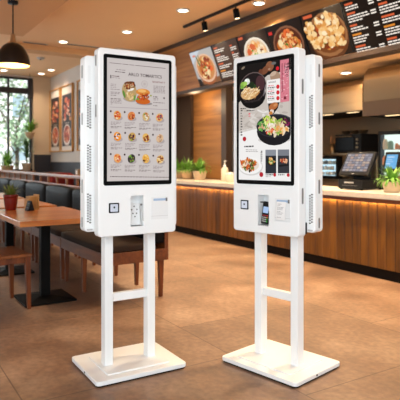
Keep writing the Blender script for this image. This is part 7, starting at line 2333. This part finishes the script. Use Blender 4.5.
# on the tables
t = thing('potted_succulent', 'glossy red pot with a small olive green plant on the nearest table', 'potted plant', 1.99, -3.29, 0.745)
m = MB(); m.lathe([(0.046, 0), (0.05, 0.006), (0.062, 0.10), (0.064, 0.125), (0.068, 0.128), (0.068, 0.145), (0.06, 0.145), (0.058, 0.125)], 'red_pot', seg=28); m.build('pot', t)
m = MB(); m.lathe([(0.0, 0.126), (0.059, 0.128)], 'soil', seg=20, caps=False); m.build('soil', t)
m = foliage(MB(), 'leaf_olive', 90, 0.135, 0.008, 1.35, 3, 0.5, (0, 0, 0.125)); m.build('foliage', t)
t = thing('napkin_holder', 'pale wooden napkin box behind the dark card on the nearest table', 'napkin holder', 2.03, -3.11, 0.745, 0.2)
m = MB(); m.box(-0.05, 0.05, -0.05, -0.042, 0, 0.10, 'box_wood', 0.002); m.box(-0.05, 0.05, 0.042, 0.05, 0, 0.14, 'box_wood', 0.002); m.box(-0.05, 0.05, -0.05, 0.05, 0, 0.01, 'box_wood', 0.002); m.build('holder', t)
m = MB()
for i in range(7): m.box(-0.046, 0.046, -0.036 + i * 0.01, -0.030 + i * 0.01, 0.01, 0.125, 'box_wood', 0.001)
m.build('napkins', t)
t = thing('table_card', 'small dark table card standing before the napkin box on the nearest table', 'table card', 2.135, -3.155, 0.745, 0.15)
m = MB(); m.prism([(-0.04, -0.03, 0.0), (-0.04, 0.03, 0.0), (-0.04, 0.004, 0.09), (-0.04, -0.004, 0.09)], (0.08, 0, 0), 'black', 0.001); m.build('card', t)
m = MB(); q = Matrix.Translation((0, -0.0305, 0.0)) @ Euler((math.radians(-16.2), 0, 0)).to_matrix().to_4x4()
for z, w, c in ((0.07, 0.05, '6b6f74'), (0.055, 0.04, '4a6a52'), (0.03, 0.03, '5a5f66')): m.box(-w / 2, w / 2, -0.001, 0.0005, z - 0.004, z + 0.004, pmat(c), 0, 1, q)
m.build('print', t)
t = thing('sauce_bottle', 'slim yellow bottle just left of the red pot', 'bottle', 1.93, -3.40, 0.745)
m = MB(); m.lathe([(0.020, 0), (0.021, 0.004), (0.021, 0.09), (0.011, 0.118), (0.010, 0.125)], 'yellow_card', seg=18); m.build('bottle_body', t)
m = MB(); m.lathe([(0.012, 0.124), (0.012, 0.14), (0.006, 0.148)], 'neck_wood', seg=14); m.build('cap', t)


# ================================================================ window sill plants
def pot(prof, m, name='pot'):
    return MB().lathe(prof, m, seg=26)


def planted(name, label, s, n, z, prad, ph, pm, fol, group, seed):
    t = thing(name, label, 'potted plant', s, n, z, 0, group)
    m = MB(); m.lathe([(prad * 0.72, 0), (prad * 0.78, 0.004), (prad * 0.98, ph * 0.8), (prad, ph * 0.86), (prad * 1.04, ph * 0.88), (prad * 1.04, ph), (prad * 0.94, ph), (prad * 0.9, ph * 0.86)], pm, seg=28); m.build('pot', t)
    m = MB(); m.lathe([(0.0, ph * 0.88), (prad * 0.92, ph * 0.87)], 'soil', seg=20, caps=False); m.build('soil', t)
    fol(t, ph, seed)
    return t


def fern(len_, width=0.012, count=46, mm='leaf', spread=1.5, leaflets=0, droop=0.8):
    def f(t, ph, seed):
        foliage(MB(), mm, count, len_, width, spread, seed, droop, (0, 0, ph * 0.86), 1.0, leaflets).build('foliage', t)
    return f


def tall(t, ph, seed):
    r = random.Random(seed)
    m = MB(); m.tube((0, 0, ph * 0.8), (0.02, 0.01, ph + 0.38), 0.012, 0.009, 'bark', 10); m.tube((0, 0, ph * 0.8), (-0.03, -0.02, ph + 0.25), 0.010, 0.007, 'bark', 10); m.build('stem', t)
    m = MB()
    for z in (0.12, 0.22, 0.32, 0.40): foliage(m, 'leaf_dark', 22, 0.30, 0.022, 1.3, seed + int(z * 100), 0.7, (0.01, 0, ph + z))
    m.build('foliage', t)


planted('potted_fern', 'bright green fern in a sand coloured pot on the window sill', -6.08, -1.60, 0.94, 0.15, 0.14, 'terracotta', fern(0.46, 0.024, 110), 'plants on the window sill', 5)
planted('potted_palm', 'tall dark green plant in a pale pot on the window sill', -6.05, -1.16, 0.94, 0.11, 0.19, 'sand_pot', tall, 'plants on the window sill', 8)
t = thing('hanging_planter', 'hanging planter with trailing green leaves beside the beige pillar', 'hanging plant', -6.15, -1.06, 2.9)
m = MB()
for k in range(3):
    a = k * 2.094; m.tube((0, 0, 0.3), (0.1 * math.cos(a), 0.1 * math.sin(a), -1.02), 0.004, 0.004, 'black', 6)
m.tube((0, 0, 0.398), (0, 0, 0.3), 0.006, 0.006, 'black', 6)
m.build('hanger_cords', t)
m = MB(); m.lathe([(0.03, -1.18), (0.09, -1.12), (0.115, -1.03), (0.118, -1.02), (0.10, -1.02)], 'terracotta', seg=24); m.build('bowl', t)
m = MB()
foliage(m, 'leaf', 60, 0.40, 0.028, 1.2, 14, 0.5, (0, 0, -1.03)); m.build('foliage', t)


# ================================================================ posters and far dining corner
def poster(s0, s1, label, seed, cols):
    w = s1 - s0
    t = thing('wall_poster', label, 'poster', s0, -0.462, 1.40, 0, 'framed food posters on the far wall')
    h = 1.55
    m = MB()
    for a in ((0, 0.03, 0, h), (w - 0.03, w, 0, h), (0, w, 0, 0.03), (0, w, h - 0.03, h)): m.box(a[0], a[1], -0.05, 0, a[2], a[3], 'box_wood', 0.003)
    m.build('frame', t)
    m = MB(); m.box(0.03, w - 0.03, -0.02, -0.001, 0.03, h - 0.03, 'wall'); m.build('mount', t)
    it = [('p', [(0.07, 0.13), (w - 0.07, 0.13), (w - 0.07, 1.34), (0.07, 1.34)], '1c1f26', 1)]
    bowl_art(it, w / 2, 0.40, min(0.27, w * 0.36), ('a8958a', 'e6dcd2', 'b0664a'), cols, seed, False)
    r = random.Random(seed + 50)
    for i in range(46):
        z = r.uniform(0.74, 1.24); sp = 0.20 * (1.25 - 0.55 * (z - 0.74) / 0.5)
        it.append(('e', w / 2 + r.uniform(-sp, sp), z, r.uniform(0.04, 0.09), r.uniform(0.02, 0.045), r.uniform(-0.3, 0.3), r.choice(cols), 3 + i % 6))
    it.append(('r', w * 0.3, 0.66, w * 0.7, 0.675, 'b8b0a8', 3))
    m = MB(); m.art(it, -0.021, 0.0008, lambda c: pmat(c, 0.5)); m.build('print', t)


RED = ['b8402c', 'd9745a', '8a2a20', 'e0a080', 'c2563c', 'f0c8a8', '6a2018', 'd98a4a']
poster(-6.40, -5.56, 'framed poster of stacked food and a bowl, leftmost of three', 2, RED)
poster(-5.50, -4.64, 'framed poster of stacked food and a bowl, middle of three', 5, RED)
poster(-4.33, -3.50, 'framed poster mostly hidden behind the left kiosk edge', 9, ['e08030', 'd9601e', 'f0a850', '8a3a18'])


def armchair(label, s, n, rz, m0):
    t = thing('low_armchair', label, 'armchair', s, n, 0, rz, 'upholstered chairs behind the railing')
    m = MB(); m.cushion(-0.27, 0.27, -0.27, 0.25, 0.34, 0.47, m0, 0.015, 0.03); m.build('seat', t)
    m = MB(); m.cushion(-0.28, 0.28, -0.36, -0.26, 0.36, 0.93, m0, 0.02, 0.04); m.build('backrest', t)
    for x in (-0.23, 0.23):
        for y in (-0.26, 0.2):
            m = MB(); m.tube((x, y, 0), (x, y, 0.36), 0.014, 0.02, 'chair_wood', 10); m.build('leg', t)


armchair('maroon upholstered chair behind the railing, beside the beige pillar', -4.75, -0.95, math.pi / 2 * 0.9, 'maroon_seat')
armchair('bright red upholstered chair behind the railing, below the posters', -3.95, -1.12, math.pi / 2 * 1.1, 'red_seat')
t = thing('high_table', 'light wooden table behind the railing below the hidden poster', 'table', -3.0, -0.93)
m = MB(); m.box(-0.5, 0.5, -0.33, 0.33, 0.86, 0.90, 'table_wood', 0.004); m.build('tabletop', t)
m = MB(); m.tube((0, 0, 0.02), (0, 0, 0.865), 0.035, 0.035, 'dark', 14); m.build('column', t)
m = MB(); m.lathe([(0.26, 0), (0.26, 0.012), (0.05, 0.03)], 'dark', seg=26); m.build('foot', t)
t = thing('napkin_dispenser', 'small grey dispenser standing on the table behind the railing', 'dispenser', -2.95, -0.93, 0.90)
m = MB(); m.box(-0.07, 0.07, -0.05, 0.05, 0, 0.13, 'steel', 0.008); m.build('case', t)
m = MB(); m.box(-0.05, 0.05, -0.053, -0.049, 0.03, 0.10, 'paper', 0.002); m.build('napkins', t)


# ================================================================ on the counter
TOP = 0.87
P_ = [('green herb plant in a clay pot, leftmost of three on the counter', -1.29, 'terracotta', 21), ('green fern in a clay pot, middle of three on the counter', -0.99, 'terracotta', 22), ('green fern in a pale clay pot, rightmost of three on the counter', -0.59, 'sand_pot', 23)]
for lab, s, pm, sd in P_:
    planted('potted_fern', lab, s, 0.36, TOP, 0.12, 0.15, pm, fern(0.27, 0.024, 110, 'leaf' if sd != 21 else 'leaf', 1.45), 'potted plants at the left of the counter', sd)
t = thing('pump_bottle', 'frosted pump bottle on the counter between the kiosks', 'bottle', 0.20, 0.33, TOP)
m = MB(); m.lathe([(0.052, 0), (0.056, 0.006), (0.056, 0.19), (0.045, 0.215), (0.022, 0.225), (0.022, 0.235)], 'bottle', seg=24); m.build('bottle_body', t)
m = MB(); m.lathe([(0.024, 0.233), (0.024, 0.255), (0.008, 0.258), (0.008, 0.31), (0.014, 0.312), (0.014, 0.328)], 'white_plastic', seg=16); m.box(-0.006, 0.05, -0.006, 0.006, 0.316, 0.326, 'white_plastic', 0.002); m.build('pump', t)
t = thing('sugar_jar', 'round white jar beside the pump bottle on the counter', 'jar', 0.45, 0.26, TOP)
m = MB(); m.lathe([(0.06, 0), (0.072, 0.01), (0.074, 0.10), (0.066, 0.115)], 'bottle', seg=24); m.build('jar_body', t)
m = MB(); m.lathe([(0.07, 0.113), (0.072, 0.118), (0.072, 0.14), (0.02, 0.152)], 'white_plastic', seg=24); m.build('lid', t)
t = thing('glass_carafe', 'tall clear carafe standing behind the white jar', 'carafe', 0.40, 0.50, TOP)
m = MB(); m.lathe([(0.045, 0), (0.05, 0.01), (0.05, 0.20), (0.03, 0.26), (0.032, 0.30)], 'clear', seg=22, caps=False); m.lathe([(0.0, 0.002), (0.045, 0.002)], 'clear', seg=22, caps=False); m.build('glass', t)
m = MB(); m.lathe([(0.0, 0.004), (0.044, 0.004), (0.046, 0.12), (0.0, 0.121)], mat('pale_tea', (0.55, 0.40, 0.25), 0.2), seg=20, caps=False); m.build('drink', t)

# till
t = thing('point_of_sale_till', 'black point of sale till with a tilted touch screen on the counter', 'till', 2.86, 0.22, TOP, 0.0)
m = MB(); m.rplate(-0.19, 0.17, 0.0, 0.36, 0.012, 0.115, 'black', 0.02, 0.006)
for x in (-0.16, 0.14):
    for y in (0.03, 0.33): m.tube((x, y, 0), (x, y, 0.014), 0.014, 0.014, 'rubber', 10)
bs = m.build('printer_base', t)
m = MB(); m.box(-0.09, 0.05, -0.002, 0.002, 0.075, 0.09, 'slot_rim', 0.001); m.box(-0.12, 0.10, -0.001, 0.003, 0.045, 0.05, 'slot', 0.001); m.build('name_plate', bs)
m = MB(); m.box(-0.09, 0.07, 0.14, 0.27, 0.11, 0.24, 'black', 0.015); m.prism([(-0.06, 0.16, 0.16), (-0.06, 0.30, 0.16), (-0.06, 0.32, 0.40), (-0.06, 0.22, 0.40)], (0.10, 0, 0), 'black', 0.006); m.build('neck', t)
q = Matrix.Translation((-0.01, 0.045, 0.165)) @ Euler((math.radians(-30), 0, 0)).to_matrix().to_4x4()
m = MB(); m.box(-0.215, 0.215, 0.0, 0.045, 0.0, 0.31, 'black', 0.012, 3, q); hd = m.build('screen_housing', t)
m = MB(); r = random.Random(6)
m.box(-0.185, 0.185, -0.002, 0.004, 0.045, 0.285, emat('4c4a54'), 0.002, 1, q)
for i in range(7):
    for j in range(7):
        c = r.choice(['8c8c9c', '9a8f94', 'a89088', '7c7f92', 'b4a49a', '73768a', '9a9aa6'])
        x = -0.178 + j * 0.0515; z = 0.052 + i * 0.0325
        m.box(x, x + 0.046, -0.0032, -0.001, z, z + 0.026, emat(c), 0.001, 1, q)
m.build('touch_screen', hd)
m = MB(); m.box(-0.02, 0.02, -0.0012, 0.002, 0.016, 0.022, 'slot_rim', 0.0006, 1, q); m.box(-0.025, 0.025, -0.0012, 0.002, 0.296, 0.302, 'slot', 0.0006, 1, q); m.build('badge', hd)

t = thing('customer_display', 'small dark customer display with a blue lit screen behind the till', 'display', 3.06, 0.64, TOP, -0.12)
m = MB(); m.box(-0.09, 0.12, -0.06, 0.14, 0, 0.05, 'black', 0.01); m.build('base', t)
m = MB(); m.tube((0.0, 0.05, 0.04), (0.0, 0.05, 0.26), 0.03, 0.025, 'black', 14); m.build('stem', t)
q = Matrix.Translation((0.0, 0.0, 0.205)) @ Euler((math.radians(-14), 0, 0)).to_matrix().to_4x4()
m = MB(); m.box(-0.12, 0.12, 0.0, 0.07, 0, 0.235, 'black', 0.012, 3, q); hd = m.build('housing', t)
m = MB(); m.box(-0.085, 0.085, -0.002, 0.003, 0.035, 0.20, emat('6fb4e8'), 0.002, 1, q)
for z, w, c in ((0.17, 0.11, 'cfe6f8'), (0.14, 0.08, 'a8d0f0'), (0.115, 0.10, '9cc8ee'), (0.09, 0.06, 'cfe6f8'), (0.06, 0.11, '88bde9')): m.box(-0.07, -0.07 + w, -0.0032, -0.001, z - 0.006, z + 0.006, emat(c), 0.001, 1, q)
m.build('lit_screen', hd)
planted('potted_fern', 'leafy green plant in a wide pale pot on the counter beside the till', 3.44, 0.20, TOP, 0.095, 0.115, 'sand_pot', fern(0.20, 0.02, 110, 'leaf', 1.75), None, 31)


# ================================================================ kitchen behind the counter
def hood(label, s0, s1, n0, n1, z0, z1, lip, lip_mat):
    t = thing('extractor_hood', label, 'extractor hood', s0, n0, 0, 0, 'steel extractor hoods in the kitchen')
    w = s1 - s0; d = n1 - n0
    m = MB(); pts = []
    prof = [(0.0, z0 + lip), (0.0, z1 - 0.16), (0.012, z1 - 0.09), (0.04, z1 - 0.04), (0.09, z1), (d, z1), (d, z0 + lip)]
    m.prism([(0, y, z) for y, z in prof], (w, 0, 0), 'steel', 0.004); m.build('canopy', t)
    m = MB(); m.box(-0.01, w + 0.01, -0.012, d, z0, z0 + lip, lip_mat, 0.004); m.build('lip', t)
    m = MB(); m.box(0.05, w - 0.05, 0.05, d - 0.05, z0 - 0.006, z0 + 0.002, 'dark'); m.build('filter_panel', t)
    for k in range(3):
        m = MB(); x = w * (k + 0.5) / 3; m.box(x - 0.10, x + 0.10, 0.06, 0.11, z0 - 0.012, z0 - 0.004, emat('ffd7a0', 2.2), 0.002); m.build('hood_lamp', t)
    m = MB(); m.tube((w * 0.5, d * 0.8, z1 - 0.02), (w * 0.5, d * 0.8, 2.48), 0.09, 0.09, 'steel', 18); m.build('duct', t)


hood('left steel extractor hood behind the till, above the oven shelf', 0.2, 1.74, 1.7, 2.6, 1.93, 2.40, 0.13, 'steel')
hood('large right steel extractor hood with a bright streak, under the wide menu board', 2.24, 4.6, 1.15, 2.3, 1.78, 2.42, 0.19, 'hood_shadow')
t = thing('kitchen_counter', 'dark steel work counter along the kitchen back', 'work counter', 0, 1.95)
m = MB(); m.box(-2.2, 6.0, 0.0, 0.8, 0.86, 0.90, 'steel', 0.004); m.build('worktop', t)
m = MB(); m.box(-2.15, 5.95, 0.04, 0.8, 0.1, 0.86, 'steel_dark', 0.004); m.build('carcass', t)
m = MB(); m.box(-2.1, 5.9, 0.08, 0.78, 0, 0.1, 'dark'); m.build('plinth', t)
t = thing('steel_shelf', 'steel shelf carrying the oven in front of the kitchen back wall', 'shelf', 0, 2.0)
m = MB(); m.box(-0.6, 1.62, 0.0, 0.45, 1.285, 1.315, 'steel', 0.003); m.build('shelf_board', t)
for x in (-0.55, 0.5, 1.58):
    m = MB(); m.box(x - 0.015, x + 0.015, 0.2, 0.23, 0.90, 1.29, 'steel', 0.002); m.build('post', t)
t = thing('countertop_oven', 'black oven on the steel shelf behind the till', 'oven', 1.16, 2.02, 1.315)
m = MB(); m.box(-0.27, 0.27, 0.0, 0.4, 0.012, 0.30, 'black', 0.01)
for x in (-0.22, 0.22): m.box(x - 0.02, x + 0.02, 0.03, 0.37, 0, 0.013, 'rubber')
ov = m.build('case', t)
m = MB(); m.box(-0.25, 0.14, -0.012, 0.002, 0.04, 0.25, 'black_glass', 0.006); m.build('door', ov)
m = MB(); m.tube((-0.22, -0.035, 0.262), (0.11, -0.035, 0.262), 0.008, 0.008, 'steel', 10); m.tube((-0.2, -0.035, 0.262), (-0.2, 0.0, 0.262), 0.006, 0.006, 'steel', 8); m.tube((0.09, -0.035, 0.262), (0.09, 0.0, 0.262), 0.006, 0.006, 'steel', 8); m.build('handle', ov)
for z in (0.09, 0.15, 0.21):
    m = MB(); m.tube((0.20, -0.018, z), (0.20, 0.0, z), 0.016, 0.018, 'steel', 14); m.build('knob', ov)
gb = None
for i, (s, lab) in enumerate(((0.96, 'steel bowl on top of the black oven, leftmost'), (1.14, 'steel bowl on top of the black oven, in the middle'), (1.32, 'steel bowl on top of the black oven, rightmost'))):
    if gb is None:
        gb = thing('steel_bowl', lab, 'bowl', s, 2.2, 1.615, 0, 'steel bowls on the oven')
        m = MB(); m.lathe([(0.035, 0), (0.06, 0.02), (0.078, 0.06), (0.08, 0.062), (0.072, 0.06), (0.054, 0.024), (0.0, 0.014)], 'steel', seg=22); m.build('bowl_body', gb)
        m = MB(); m.ball((0, 0, 0.045), (0.062, 0.062, 0.028), mat('chopped_food', (0.5, 0.27, 0.10), 0.7, var=0.4, scale=40), 14, 8); m.build('food', gb)
    else: again(gb, lab, s, 2.2, 1.615)
t = thing('knife_block_jar', 'steel utensil jar on the shelf left of the oven', 'utensil jar', 0.72, 2.15, 1.315)
m = MB(); m.lathe([(0.05, 0), (0.052, 0.16), (0.048, 0.16), (0.046, 0.01)], 'steel', seg=20); m.build('jar_body', t)
m = MB()
for a, l_ in ((0.2, 0.27), (1.7, 0.24), (3.1, 0.29), (4.4, 0.25)): m.tube((0.012 * math.cos(a), 0.012 * math.sin(a), 0.02), (0.05 * math.cos(a), 0.05 * math.sin(a), l_), 0.006, 0.009, 'neck_wood', 8)
m.build('utensils', t)


def showcase(label, s, n, z, w, h, d, seed, cols, bgc):
    t = thing('display_fridge', label, 'display fridge', s, n, z, 0, 'lit display fridges in the kitchen')
    m = MB()
    for a in ((-w / 2, -w / 2 + 0.035, 0, h), (w / 2 - 0.035, w / 2, 0, h), (-w / 2, w / 2, 0, 0.05), (-w / 2, w / 2, h - 0.05, h)): m.box(a[0], a[1], 0, d, a[2], a[3], 'black', 0.004)
    m.box(-w / 2, w / 2, d - 0.02, d, 0, h, 'black'); m.build('cabinet', t)
    m = MB(); m.box(-w / 2 + 0.035, w / 2 - 0.035, d - 0.03, d - 0.02, 0.05, h - 0.05, emat(bgc, 1.7)); m.build('lit_back', t)
    m = MB()
    zs = [0.06 + (h - 0.1) * k / 3 for k in range(3)]
    for z_ in zs[1:]: m.box(-w / 2 + 0.036, w / 2 - 0.036, 0.05, d - 0.03, z_ - 0.006, z_, 'steel')
    m.build('shelf', t)
    r = random.Random(seed)
    m = MB()
    for z_ in zs:
        x = -w / 2 + 0.08
        while x < w / 2 - 0.08:
            hh = r.uniform(0.05, (h - 0.1) / 3 * 0.72); rr = r.uniform(0.025, 0.04)
            m.lathe([(rr, 0.0), (rr, hh * 0.7), (rr * 0.6, hh)], pmat(r.choice(cols), 0.4), c=(x, d * 0.42, z_ + 0.001), seg=12); x += rr * 2 + 0.02
    m.build('stock', t)
    m = MB(); m.box(-w / 2 + 0.03, w / 2 - 0.03, 0.004, 0.010, 0.04, h - 0.04, 'clear'); m.build('glass_door', t)
    return t


showcase('lit display fridge at the right edge behind the plant', 2.62, 1.55, 0.87, 0.95, 0.73, 0.12, 3, ['c9a878', 'e0d0b0', '7fa38a', 'd98a50', '8fb0b8'], 'cfe3dc')
showcase('lit glass fridge just right of the right kiosk behind the till', 0.68, 1.97, 0.90, 0.62, 0.37, 0.12, 8, ['9fb8c8', 'd9dde0', '7a8a98', 'c8d8e0'], 'bfe0f2')
